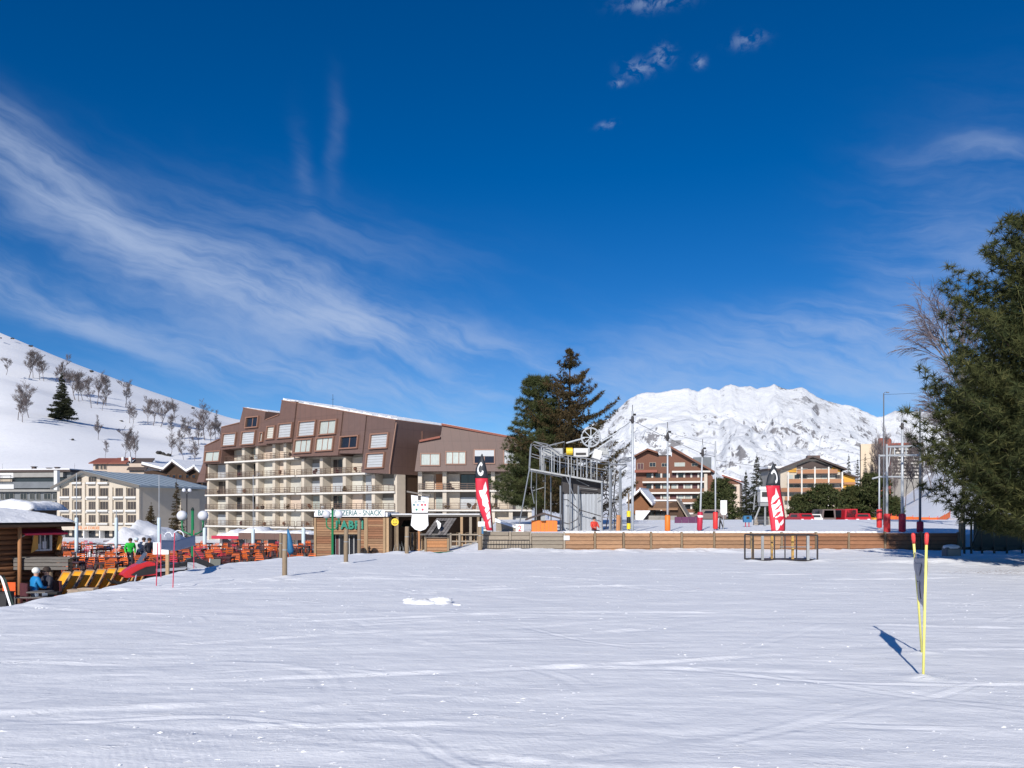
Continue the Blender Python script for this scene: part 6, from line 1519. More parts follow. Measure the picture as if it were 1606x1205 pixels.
def annex():
    f = Fac(610, 51, 752, 51, -.75); S = f.s_; Z = f.z; T = f.root('covered_terrace', 'open timber shelter with a long flat beam beside the pizzeria', 'shelter'); r = random.Random(3)
    one(MB().box(0, f.L, 3.0, 3.1, 0, Z(680, 811)), 'back_wall', 'log_dark', T, fix=False)
    one(MB().box(-.1, f.L + .1, -.08, 3.2, Z(680, 810.5), Z(680, 807.5)), 'roof', 'grey_wood', T, fix=False); one(MB().box(0, f.L, .1, 3.1, Z(680, 807.5) + .003, Z(680, 806)), 'roof_snow', 'piled', T, fix=False)
    for u, m in ((612, 'pale_wood'), (623, 'post_wood'), (724, 'pale_wood'), (738, 'plank_grey'), (750, 'post_wood')): one(MB().box(S(u) - .08, S(u) + .08, -.05, .1, 0, Z(680, 811)), 'post', m, T, fix=False)
    for u0, u1, m in ((627, 634, 'maroon'), (636, 640, 'glass'), (645, 653, 'glass'), (712, 720, 'glass_brown'), (727, 735, 'glass_brown'), (741, 748, 'glass_brown')): window(T, S(u0), S(u1), .1, Z(680, 838), 2.9, m, 'pale_wood', fw=.05)
    a = one(MB().add([(S(625), 1.0, Z(630, 827)), (S(641), 1.0, Z(640, 827)), (S(641), 2.5, Z(640, 817)), (S(625), 2.5, Z(630, 817))], [(0, 1, 2, 3)]), 'awning', 'green_dark', T, fix=False)
    for v in (838.5, 849, 862): one(MB().box(S(700), S(751), -.2, -.1, Z(720, v) - .04, Z(720, v) + .04), 'rail', 'plank_grey', T, fix=False)
    for u in (707, 721): one(MB().box(S(u) - .06, S(u) + .06, -.26, -.2, 0, Z(720, 836)), 'rail_post', 'plank_grey', T, fix=False)
    b = P(619.5, 819, 49.6); s = thing('smiley_sign', 'round yellow smiley sign hanging under the shelter roof', 'sign', (b.x, 49.6, TZ + .55)); zc = b.z - TZ - .55
    one(MB().tube([(0, -.02, zc), (0, .02, zc)], .23, 20), 'disc', 'smiley', s)
    for x in (-.08, .08): one(MB().tube([(x, -.035, zc + .07), (x, -.021, zc + .07)], .03, 8), 'eye', 'dark', s)
    one(MB().tube([(.12 * math.sin(a_), -.03, zc - .12 * math.cos(a_)) for a_ in np.linspace(-1.1, 1.1, 8)], .018, 5), 'mouth', 'dark', s); one(MB().tube([(0, .03, 0), (0, .03, zc)], .03, 6), 'post', 'post_wood', s)
    # bicycles or folded trestles leaning under the roof
    tr = thing('trestle', 'folded metal trestle stack under the shelter', 'trestle', (S(1) * 0 + px(626, 49.8), 49.8, TZ + .5))
    for k in range(5): one(MB().tube([(-.4 + k * .2, 0, 0), (-.25 + k * .2, .1, .85), (-.1 + k * .2, 0, 0)], .02, 5), 'frame', 'steel_dull', tr)
annex()
def snack_hut():
    f = Fac(668, 46.5, 703, 46.5, -.55); S = f.s_; Z = f.z; L = f.L; T = f.root('snack_hut', 'little plank snack hut with a tilted slate roof and white animal cut-out', 'kiosk')
    h = Z(680, 843) / 5
    for k in range(5): one(MB().box(0, L, -.02, .05, k * h + .008, (k + 1) * h - .01), 'board', ['orange_post', 'plank', 'orange_post'][k % 3], T, fix=False)
    one(MB().box(0.02, L - .02, .06, 1.4, 0, Z(680, 843) - .01), 'body', 'log_dark', T, fix=False); one(MB().box(.02, L - .02, 1.0, 1.4, Z(680, 843), Z(680, 836)), 'hatch', 'dark', T, fix=False)
    one(MB().box(-.05, L + .05, -.2, .3, Z(680, 843.2), Z(680, 842)), 'counter', 'grey_wood', T, fix=False); one(MB().box(-.3, L + .15, -.3, -.2, Z(680, 839.5), Z(680, 837)), 'beam', 'grey_wood', T, fix=False)
    for x in (-.02, L): one(MB().box(x - .06, x + .06, -.1, .04, 0, Z(680, 837)), 'post', 'post_wood', T, fix=False)
    # tilted roof of slates laid in courses
    p0, p1 = f.p(667, 839), f.p(700, 839); q0, q1 = f.p(683, 813), f.p(715, 813)
    for c in range(6):
        for k in range(7):
            t0, t1 = c / 6, (c + 1.12) / 6
            if 2 <= k <= 3 and c < 5: continue
            def pt(s, t, dy): x = (p0[0] + (p1[0] - p0[0]) * s) * (1 - t) + (q0[0] + (q1[0] - q0[0]) * s) * t; z = p0[1] * (1 - t) + q0[1] * t; return (x, -.42 + 1.1 * t + dy, z)
            s0, s1 = k / 7 + .008, (k + 1) / 7 - .008; A = [pt(s0, t0, -.03), pt(s1, t0, -.03), pt(s1, min(t1, 1), 0), pt(s0, min(t1, 1), 0)]; Bq = [(x, y + .03, z) for x, y, z in A]
            one(MB().add(A + Bq, [(0, 1, 2, 3), (7, 6, 5, 4), (0, 4, 5, 1), (1, 5, 6, 2), (2, 6, 7, 3), (3, 7, 4, 0)]), 'slate', 'slate', T, fix=False)
    one(MB().add([(p0[0], -.3, p0[1]), (p1[0], -.3, p1[1]), (q1[0], .8, q1[1]), (q0[0], .8, q0[1])], [(0, 1, 2, 3)]), 'roof_deck', 'dark', T, fix=False)
    # white bird-like cut-out standing in the gap
    c, z = f.p(688, 822); k = .30
    body = [(-.5, .55), (-.15, .8), (.0, .62), (.35, .45), (.75, .1), (.6, -.55), (.35, -.9), (.1, -.95), (-.05, -.5), (-.1, .0), (-.25, .3)]
    one(MB().prism([(c + x * k * .8, z + y * k) for x, y in body], -.5, -.46), 'cut_out', 'white_print', T)
snack_hut()
# carpet strip, welcome sign, posts with a rope
def flat(u0, v0, Y, dz=.012):
    x = px(u0, Y); return x
cp = MB().grid(lambda s, t: (lambda x, y: (x, y, gz(x, y) + .035))(-5.3 + 2.75 * s, 38.15 + .9 * t + .42 * s), 12, 4).build('carpet', 'green_carpet', fix=False); cp.modifiers.new('t', 'SOLIDIFY').thickness = .02; tag(cp, 'green carpet strip laid on the snow before the snack hut', 'carpet')
def piste_sign():
    Y = 38.0; b = P(657, 868, Y); g = gz(b.x, Y); T = thing('piste_sign', 'white shield shaped piste information sign on an orange wooden post', 'sign', (b.x, Y, g)); q = lambda u, v: (px(u, Y) - b.x, EYE - (v - V0) / F * Y - g)
    one(MB().prism([q(*k) for k in ((645, 776.5), (672.5, 779), (671, 806), (672, 824), (667, 830), (659, 833.3), (651, 830.5), (644.5, 824), (646.5, 806))], -.05, 0), 'board', 'white_print', T)
    one(MB().prism([q(*k) for k in ((639, 770), (675, 776.5), (675, 778.5), (639, 772.5))], -.25, .12), 'little_roof', 'grey_wood', T)
    one(MB().box(q(646.5, 0)[0], q(671, 0)[0], -.06, -.0505, q(0, 806.2)[1], q(0, 804.2)[1]), 'bar', 'dark_metal', T, fix=False); t = put_text('lug', 'teal_print', T, (*q(658, 0)[:1], -.06, q(0, 787.5)[1]))
    for u, v, m in ((649.5, 792, 'teal_print'), (655.5, 792, 'banner_blue'), (662, 792, 'crimson_awning'), (667, 792, 'red_pole'), (653.5, 799.5, 'green_sign'), (663, 799.5, 'red_pole')): x, z = q(u, v); one(MB().tube([(x, -.06, z), (x, -.05, z)], .055, 10), 'pictogram', m, T)
    x, z = q(658, 781.5); one(MB().box(x - .07, x + .07, -.062, -.0505, z - .1, z + .1), 'emblem', 'dark_metal', T, fix=False)
    for v0, v1, u0, u1 in ((810, 811.5, 660, 669), (823, 824, 649, 668), (813, 814, 648, 653)): one(MB().box(q(u0, 0)[0], q(u1, 0)[0], -.06, -.0505, q(0, v1)[1], q(0, v0)[1]), 'print', 'sleeve', T, fix=False)
    one(MB().box(-.05, .05, .01, .1, -.2, q(0, 780)[1]), 'post', 'orange_post', T, fix=False)
piste_sign()
def wood_post(label, u, v_top, v_base, r=.075, Y=None):
    Y = Y or 2520 / (v_base - V0); x = px(u, Y); g = gz(x, Y); z = EYE - (v_top - V0) / F * Y; T = thing('wooden_post', label, 'post', (x, Y, g))
    one(MB().tube([(0, 0, -.4), (.0, 0, (z - g) * .5), (.012, 0, z - g - .03), (.012, 0, z - g)], [r, r * .98, r * .95, r * .8], 10), 'shaft', 'post_wood', T, smooth=True)
    one(MB().tube([(0.005, 0, (z - g) * .62), (.005, 0, (z - g) * .62 + .03)], r * 1.06, 10), 'rope_ring', 'steel_dull', T)
    return T
wood_post('thick wooden post on the snow left of the pizzeria, nearest of the posts', 446.5, 838, 905)
wood_post('wooden post just behind the thick nearest one', 440, 836, 877, .07, 34.6)
wood_post('wooden post on the snow in front of the pizzeria door', 542.5, 830, 884, .085)
wood_post('grey wooden post beside the pizzeria door', 563, 816, 872, .09, 40)
wood_post('wooden post in front of the covered shelter', 638, 826, 871, .10, 37.2)
wood_post('thick post carrying the small blue box by the plank fence', 753, 826, 866, .11, 39.2)
b = P(755, 826, 39.2); T = thing('post_box', 'small white and light blue box on the post by the plank fence', 'box', (b.x, 39.2, b.z)); one(MB().box(-.16, .16, -.1, .1, 0, .24), 'box', 'white_print', T, fix=False); one(MB().box(-.02, .17, -.12, -.101, .02, .22), 'sticker', 'sleeve', T, fix=False); one(MB().box(0, .1, -.08, .08, -.35, -.002), 'bracket', 'blue_sheet', T, fix=False)

# lamps with twin globes, pale sleeved poles ----------------------------------
def twin_lamp(label, u, v, Y, du, rp, vtop):
    x = px(u, Y); g = TZ; zc = EYE - (v - V0) / F * Y - g; T = thing('street_lamp', label, 'lamp', (x, Y, g)); R_ = rp / F * Y; d = du / F * Y; zt = EYE - (vtop - V0) / F * Y - g
    one(MB().tube([(0, 0, 0), (0, 0, .4), (0, 0, .41), (0, 0, zt)], [.11, .1, .075, .06], 10), 'pole', 'green_paint', T, smooth=True)
    for s in (-1, 1):
        arm = one(MB().tube([(0, 0, zc - .9), (s * d * .45, 0, zc - .82), (s * d * .9, 0, zc - .72), (s * d, 0, zc - .5), (s * d, 0, zc - R_ * .9)], .04, 8), 'arm', 'green_paint', T, smooth=True)
        one(MB().ball((s * d, 0, zc), R_, 20, 14), 'globe', 'globe', T, smooth=True); one(MB().tube([(s * d, 0, zc - R_ * 1.15), (s * d, 0, zc - R_ * .85)], .07, 10), 'socket', 'green_paint', T)
    one(MB().tube([(0, 0, zt - .02), (0, 0, zt + .12)], [.09, .03], 8), 'finial', 'green_dark', T)
twin_lamp('green street lamp with two white globes left of the apartment block', 302, 809, 37, 16.5, 8, 800)
twin_lamp('green street lamp with two white globes in front of the pizzeria sign', 521.5, 807, 45.5, 9.5, 6.5, 800)
def small_lamp(label, u, v, Y, du, rp):
    x = px(u, Y); g = gz(x, Y); zc = EYE - (v - V0) / F * Y - g; R_ = rp / F * Y; T = thing('street_lamp', label, 'lamp', (x, Y, g)); one(MB().tube([(0, 0, 0), (0, 0, zc - .5)], .08, 6), 'pole', 'dark_metal', T)
    for s in (-1, 1): one(MB().ball((s * du / F * Y, 0, zc), R_, 10, 8), 'globe', 'globe', T, smooth=True); one(MB().tube([(0, 0, zc - .5), (s * du / F * Y, 0, zc - R_)], .04, 5), 'arm', 'dark_metal', T)
small_lamp('distant lamp with twin white globes right of the hotel', 293, 769, 105, 4.5, 3)
def sleeved_pole(label, u, v0, v1, vt, Y, w=5.2):
    x = px(u, Y); T = thing('parasol_pole', label, 'pole', (x, Y, TZ)); z = lambda v: EYE - (v - V0) / F * Y - TZ; r = w / F * Y / 2
    one(MB().tube([(0, 0, 0), (0, 0, z(vt))], .022, 6), 'mast', 'pole_grey', T); one(MB().tube([(0, 0, max(.05, z(v1))), (0, 0, z(v1) + .3), (0, 0, z(v0) - .1), (0, 0, z(v0))], [r * .9, r, r * 1.02, r * .8], 12), 'sleeve', 'sleeve', T, smooth=True)
    one(MB().tube([(0, 0, 0), (0, 0, .08)], .3, 12), 'foot', 'concrete', T)
for i, (u, v0, v1, vt, Y, w, lab) in enumerate(((120, 812, 866, 742, 43, 5.4, 'pale blue sleeved pole just right of the log hut'), (182.5, 812, 860, 800, 47, 5, 'short pale blue sleeved pole in front of the snow heap'), (249.5, 812, 858, 745, 47, 5.4, 'pale blue sleeved pole at the right end of the snow heap'),
        (321, 828, 862, 822, 58, 5.5, 'pale blue sleeved pole right of the green lamp'), (397, 830, 862, 745, 58, 5.5, 'pale blue sleeved pole under a tall thin mast in front of the apartments'), (476, 828, 862, 822, 58, 6, 'pale blue sleeved pole left of the pizzeria'))): sleeved_pole(lab, u, v0, v1, vt, Y, w)
# blue closed parasol leaning behind the posts
x = px(452, 40); T = thing('closed_parasol', 'closed blue parasol leaning behind the nearest wooden posts', 'parasol', (x, 40, TZ)); one(MB().tube([(.12, 0, .0), (0, 0, 2.5)], .025, 6), 'pole', 'steel_dull', T); one(MB().tube([(.13, 0, 1.1), (.12, 0, 1.25), (.05, 0, 1.9), (-.02, 0, 2.35)], [.1, .17, .12, .03], 9), 'canopy', 'blue_sheet', T, smooth=True)
# snow heap ploughed up behind the terrace
def heap():
    X0, X1, Y0, Y1 = px(118, 60), px(262, 60), 56, 68
    def fn(s, t):
        x = X0 + (X1 - X0) * s; y = Y0 + (Y1 - Y0) * t
        prof = float(np.interp(s, [0, .08, .25, .42, .5, .62, .75, .88, 1], [0, .25, .45, .8, 1.0, .82, .78, .55, .02])); k = math.sin(min(1, t * 1.6) * math.pi / 2) * (1 - max(0, t - .7) / .3 * .6)
        nz = float(fbm(np.array([x * .8]), np.array([y * .8]), 91, 4)[0]); return (x, y, TZ - .1 + (2.45 * prof * k) * (.72 + .5 * nz) + .25 * (nz - .4) * k)
    o = MB().grid(fn, 46, 20).build('snow_heap', 'piled', smooth=True, fix=False); tag(o, 'big heap of ploughed snow between the terrace and the cream hotel', 'snow heap')
heap()
# dark rail on posts at the back of the terrace
T = thing('terrace_rail', 'thin dark hand rail along the back of the terrace', 'railing', (px(110, 54), 54, TZ)); L = px(262, 54) - px(110, 54)
one(MB().tube([(0, 0, .98), (L, 0, .98)], .035, 6), 'hand_rail', 'dark_metal', T); one(MB().tube([(0, 0, .5), (L, 0, .5)], .02, 5), 'mid_rail', 'dark_metal', T)
for k in range(8): one(MB().tube([(L * k / 7, 0, 0), (L * k / 7, 0, .98)], .03, 5), 'post', 'dark_metal', T)

# orange chairs and dark tables --------------------------------------------------
def chair_proto():
    T = thing('terrace_chair', 'x', 'chair', group='orange chairs on the terrace')
    one(MB().grid(lambda s, t: (-.22 + .44 * s, -.22 + .44 * t, .45 + .02 * math.cos((s - .5) * 3)), 3, 3), 'seat', 'orange_plastic', T, fix=False).modifiers.new('t', 'SOLIDIFY').thickness = .025
    bk = one(MB().tube([(-.2, .23, .46), (-.21, .27, .7), (-.18, .31, .88), (.18, .31, .88), (.21, .27, .7), (.2, .23, .46)], .018, 5), 'backrest', 'orange_light', T, fix=False)
    for z in (.56, .68, .80): one(MB().box(-.2, .2, .24 + (z - .5) * .16, .255 + (z - .5) * .16, z - .03, z + .03), 'slat', 'orange_light', bk, fix=False)
    for x, y in ((-.2, -.2), (.2, -.2), (-.2, .22), (.2, .22)): one(MB().tube([(x * 1.1, y * 1.1, 0), (x, y, .46 if y < 0 else .6)], .016, 5, cap=False), 'leg', 'orange_plastic', T, fix=False)
    return T
def table_proto():
    T = thing('terrace_table', 'x', 'table', group='dark tables on the terrace')
    one(MB().box(-.55, .55, -.38, .38, .70, .74), 'top', 'maroon', T, fix=False); one(MB().box(-.5, .5, -.33, .33, .64, .698), 'apron', 'log_dark', T, fix=False)
    for x, y in ((-.48, -.31), (.48, -.31), (-.48, .31), (.48, .31)): one(MB().box(x - .03, x + .03, y - .03, y + .03, 0, .64), 'leg', 'log_dark', T, fix=False)
    return T
CH, TB = chair_proto(), table_proto(); first = [True, True]; q = random.Random(77)
CHD = {}
def recolour(o, m):
    for c in o.children:
        key = (c.data.name, m)
        if key not in CHD: CHD[key] = c.data.copy(); CHD[key].materials[0] = MATS[m]
        c.data = CHD[key]; recolour(c, m)
rows = [(39.2, 'in the row nearest the ski field'), (43.2, 'in the second row from the ski field'), (47.4, 'in the third row, level with the pizzeria'), (52.6, 'in the row behind the pizzeria front'), (57.0, 'in the row before the farthest one'), (62.0, 'in the farthest row below the apartments')]
def put(i, proto, loc, rz, lab):
    if first[i]: first[i] = False; proto.location = loc; proto.rotation_euler = (0, 0, rz); proto['label'] = lab; KIDS[proto.name] = list(proto.children); return proto
    return copy_tree(proto, loc, rz, lab)
for Y, where in rows:
    xr = -14.2 if Y < 46 or Y > 49 else -13.8
    if Y > 50: xr = -14.0
    if 40 < Y < 46: xr = -11.2
    x = px(112, Y)
    while x < xr:
        yy = Y + q.uniform(-.3, .3); xx = x + q.uniform(-.15, .15)
        put(1, TB, (xx, yy, TZ + .012), q.uniform(-.08, .08), 'dark wooden terrace table ' + where)
        for dx, dy, rz in ((-.3, -.62, math.pi), (.3, -.62, math.pi), (-.3, .62, 0), (.3, .62, 0)):
            if q.random() < .86:
                red = q.random() < .3 and not first[0]
                c = put(0, CH, (xx + dx + q.uniform(-.1, .1), yy + dy + q.uniform(-.2, .2), TZ + .012), rz + q.uniform(-.6, .6), ('dark red' if red else 'orange') + ' slatted terrace chair ' + where)
                if red: recolour(c, 'maroon' if q.random() < .6 else 'pad_crimson'); c['group'] = 'dark red chairs on the terrace'
        x += 2.05
# things on the tables and a low orange windbreak cloth rows
# yellow deckchairs -------------------------------------------------------------
def deckchair_proto():
    T = thing('deckchair', 'x', 'deckchair', group='yellow deckchairs beside the bank')
    def sling(s, t):
        y, z = (-.75 + t * 1.5, .26 - .10 * math.sin(t * math.pi) + (max(0, t - .42) ** 1.25) * 1.45); return (-.19 + .38 * s, y * .8, z)
    one(MB().grid(sling, 4, 14), 'sling', 'deck_yellow', T, smooth=True, fix=False).modifiers.new('t', 'SOLIDIFY').thickness = .01
    for s in (-1, 1):
        one(MB().tube([sling((s + 1) / 2, t / 10) for t in range(11)], .02, 5), 'side_rail', 'pale_wood', T); one(MB().tube([(s * .2, -.5, 0), (s * .2, .3, .5)], .018, 5), 'leg', 'pale_wood', T); one(MB().tube([(s * .2, .45, 0), (s * .2, -.1, .25)], .018, 5), 'leg', 'pale_wood', T)
    one(MB().tube([sling(0, 1), sling(1, 1)], .022, 5), 'top_bar', 'pale_wood', T); return T
DC = deckchair_proto()
for i, (u, Y) in enumerate(((80, 27.2), (99, 27.6), (119, 28.0), (138, 28.4), (156, 28.8), (174, 29.2), (191, 29.6), (207, 30.0))):
    lab = ['first', 'second', 'third', 'fourth', 'fifth', 'sixth', 'seventh', 'last'][i] + ' yellow deckchair from the left in the row by the bank'
    loc = (px(u, Y), Y, TZ + .16); rz = -.40 + .02 * i
    if i == 0: DC.location = loc; DC.rotation_euler = (0, 0, rz); DC['label'] = lab; KIDS[DC.name] = list(DC.children)
    else: copy_tree(DC, loc, rz, lab)
# crates and odds by the deckchairs
for i, (u, v, Y, s, m, lab) in enumerate(((86, 930, 26.3, (.3, .3, .5), 'dark', 'black bin beside the seated pair'), (118, 926, 26.6, (.34, .3, .3), 'carton', 'worn carton at the foot of the deckchairs'), (138, 924, 26.6, (.5, .3, .28), 'carton', 'wide wooden crate at the foot of the deckchairs'), (6, 940, 24.6, (.4, .4, .75), 'dark', 'tall black bin at the left edge'), (96, 936, 25.2, (.25, .2, .14), 'orange_plastic', 'small orange tray on the ground by the bank'))):
    z = EYE - (v - V0) / F * Y; g = max(TZ + .012, gz(px(u, Y), Y)); T = thing('crate' if m == 'carton' else 'bin' if m == 'dark' else 'tray', lab, 'crate' if m == 'carton' else 'bin' if m == 'dark' else 'tray', (px(u, Y), Y, g)); h = max(s[2], z - g)
    one(MB().prism([(-s[0] / 2 * .92, 0), (s[0] / 2 * .92, 0), (s[0] / 2, h), (-s[0] / 2, h)], -s[1] / 2, s[1] / 2), 'body', m, T); one(MB().box(-s[0] / 2 - .015, s[0] / 2 + .015, -s[1] / 2 - .015, s[1] / 2 + .015, h + .001, h + .035), 'rim', m, T, fix=False)
    if m == 'carton':
        for k in range(3): one(MB().box(-s[0] / 2 - .002, s[0] / 2 + .002, -s[1] / 2 - .02, -s[1] / 2 - .003, .04 + k * h / 3, h / 3 - .03 + k * h / 3), 'slat', 'white_print' if k % 2 else 'plank_grey', T, fix=False)

# skis leaning at the left edge
def skis():
    b = P(33, 950, 21.5); T = thing('pair_of_skis', 'pair of white and green skis leaning on a rail at the left edge', 'skis', (b.x, 21.5, gz(b.x, 21.5) - .1)); o = Vector((b.x, 21.5, gz(b.x, 21.5) - .1)); tip = P(2, 903, 22.4) - o
    for k, m in ((0, 'white_print'), (1, 'green_dark')):
        off = Vector((.06 * k, .03 * k, 0)); ax = tip.normalized(); side = ax.cross(Vector((0, 1, 0))).normalized()
        def fn(s, t): w = .028 * (1 + .3 * (2 * t - 1) ** 2) * (1 if t < .93 else max(.15, 1 - (t - .93) * 11)); return tip * t + off + side * w * (2 * s - 1) + Vector((0, -.05 * max(0, t - .9) * 6, 0))
        sk = one(MB().grid(fn, 3, 24), 'ski', m, T, smooth=True, fix=False); sk.modifiers.new('t', 'SOLIDIFY').thickness = .015
        c = tip * .45 + off; one(MB().cbox(c + Vector((0, -.03, 0)), (.07, .05, .3), 0, 0, .6), 'binding', 'dark', sk)
    one(MB().tube([(-.75, .95, .0), (-.75, .95, 1.0), (.3, .95, 1.0), (.3, .95, .0)], .03, 6), 'rack', 'grey_wood', T)
skis()

# snowmobiles on the bank ---------------------------------------------------------
def snowmobile(label, loc, rz, paint, flank, tilt=0.0):
    T = thing('snowmobile', label, 'snowmobile', loc, rz, sc=.8); T.rotation_euler = (0, tilt, rz)   # nose towards -x
    prof = [(-1.35, .42), (-1.15, .62), (-.7, .86), (-.25, .98), (.05, .9), (.1, .35), (-1.2, .28)]
    hood = one(MB().prism(prof, -.36, .36, f=lambda x, y, z: (x, y * (1 - .35 * max(0, -x - .4)) * (1 - .28 * max(0, z - .6)), z)), 'hood', paint, T)
    for s in (-1, 1):
        one(MB().prism([(-1.0, .40), (-.75, .56), (-.35, .74), (.04, .78), (.06, .42), (-.7, .33)], -.012, .012, f=lambda x, y, z, s=s: (x, s * (.375 - .13 * max(0, -x - .4)) + y, z)), 'decal', flank, hood)
        one(MB().cbox((-1.12, s * .17, .58), (.06, .16, .08), 0, 0, .5), 'headlight', 'white_print', hood)
        sk = one(MB().tube([(-1.75, s * .47, .22), (-1.6, s * .47, .08), (-1.4, s * .47, .03), (-.45, s * .47, .03)], [.03, .06, .065, .05], 6), 'ski', 'dark', T); one(MB().tube([(-.9, s * .47, .05), (-.75, s * .3, .42)], .035, 6), 'strut', 'silver', sk)
    one(MB().add([(-.62, -.27, .88), (-.62, .27, .88), (-.28, .22, 1.36), (-.28, -.22, 1.36), (-.58, -.28, .88), (-.58, .28, .88), (-.25, .23, 1.36), (-.25, -.23, 1.36)], [(0, 1, 2, 3), (7, 6, 5, 4), (0, 4, 5, 1), (1, 5, 6, 2), (2, 6, 7, 3), (3, 7, 4, 0)]), 'windscreen', 'windscreen', T)
    one(MB().tube([(-.12, -.38, 1.06), (-.2, -.15, 1.0), (-.2, .15, 1.0), (-.12, .38, 1.06)], .02, 6), 'handlebar', 'dark', T)
    one(MB().prism([(.0, .62), (.05, .8), (.35, .74), (.85, .80), (1.15, .84), (1.2, .64)], -.2, .2), 'seat', 'black_vinyl', T); one(MB().prism([(-.2, .45), (1.45, .52), (1.55, .62), (-.2, .62)], -.24, .24), 'tunnel', 'silver', T)
    tr = one(MB().prism([(-.3, .12), (-.15, .02), (1.3, .02), (1.5, .14), (1.52, .32), (1.35, .42), (-.2, .40)], -.19, .19), 'track', 'rubber', T)
    for k in range(12): one(MB().box(-.1 + k * .12, -.06 + k * .12, -.2, .2, -.01, .019), 'lug', 'rubber', tr, fix=False)
    one(MB().box(1.2, 1.55, -.2, .2, .66, .70).tube([(1.2, -.2, .7), (1.5, -.2, .95), (1.5, .2, .95), (1.2, .2, .7)], .018, 5), 'rack', 'dark', T)
x1, y1 = px(229, 29.6), 29.6; snowmobile('red snowmobile with a tinted windscreen parked behind the yellow deckchairs', (x1 + .2, y1, -.66), .75, 'snowmobile_red', 'dark', 0.0)
x2, y2 = px(290, 31.0), 31.0; snowmobile('black and silver snowmobile parked beside the red pole gate', (x2 + .1, y2, -.62), -2.65, 'black_vinyl', 'silver', 0.0)
# plain white board on a post and the red pole gate with banner
Y = 25.6; x = px(262.5, Y); T = thing('blank_sign', 'plain white board on a pale wooden post at the edge of the piste', 'sign', (x, Y, gz(x, Y))); g = gz(x, Y); zz = lambda v: EYE - (v - V0) / F * Y - g
one(MB().box(-.43, .06, -.06, -.035, zz(869.5), zz(851)), 'board', 'white_print', T, fix=False); one(MB().box(-.05, .05, -.03, .05, -.3, zz(852)), 'post', 'pale_wood', T, fix=False)
def pole_gate():
    Yb = 22.0; o = Vector((px(272, Yb), Yb, 0)); T = thing('pole_gate', 'gate of thin red poles with a blue grey banner and pale hoops', 'gate', (o.x, o.y, gz(o.x, o.y))); o.z = gz(o.x, o.y)
    q = lambda u, v, Y: P(u, v, Y) - o
    for (u0, v0, u1, v1, Y) in ((271, 922, 274, 836, 20.6), (245, 917, 247.5, 852, 21.5), (252.5, 907, 252, 838, 23.6), (304, 886, 304, 832, 29.0)): one(MB().tube([q(u0, v0 + 6, Y), q(u1, v1, Y)], .0135, 6), 'pole', 'red_pole', T)
    A, Bq = q(253, 846, 23.6), q(304, 838, 29.0)
    def fn(s, t): p = A.lerp(Bq, s); return p + Vector((.06 * math.sin(s * 7), .05 * math.sin(s * 9), -.02 + .12 * math.sin(s * math.pi) * .0 + (.28 + .10 * s) * (-t) - .10 * math.sin(s * math.pi)))
    b = one(MB().grid(fn, 18, 6), 'banner', 'banner_blue', T, smooth=True, fix=False); b.modifiers.new('t', 'SOLIDIFY').thickness = .006
    for c, r in ((280, 8.5), (264, 6)): one(MB().tube([q(c + r * math.cos(a), 842 - r * 1.15 * math.sin(a), 25.5) for a in np.linspace(0, math.pi, 10)], .018, 5), 'hoop', 'globe', T)
pole_gate()

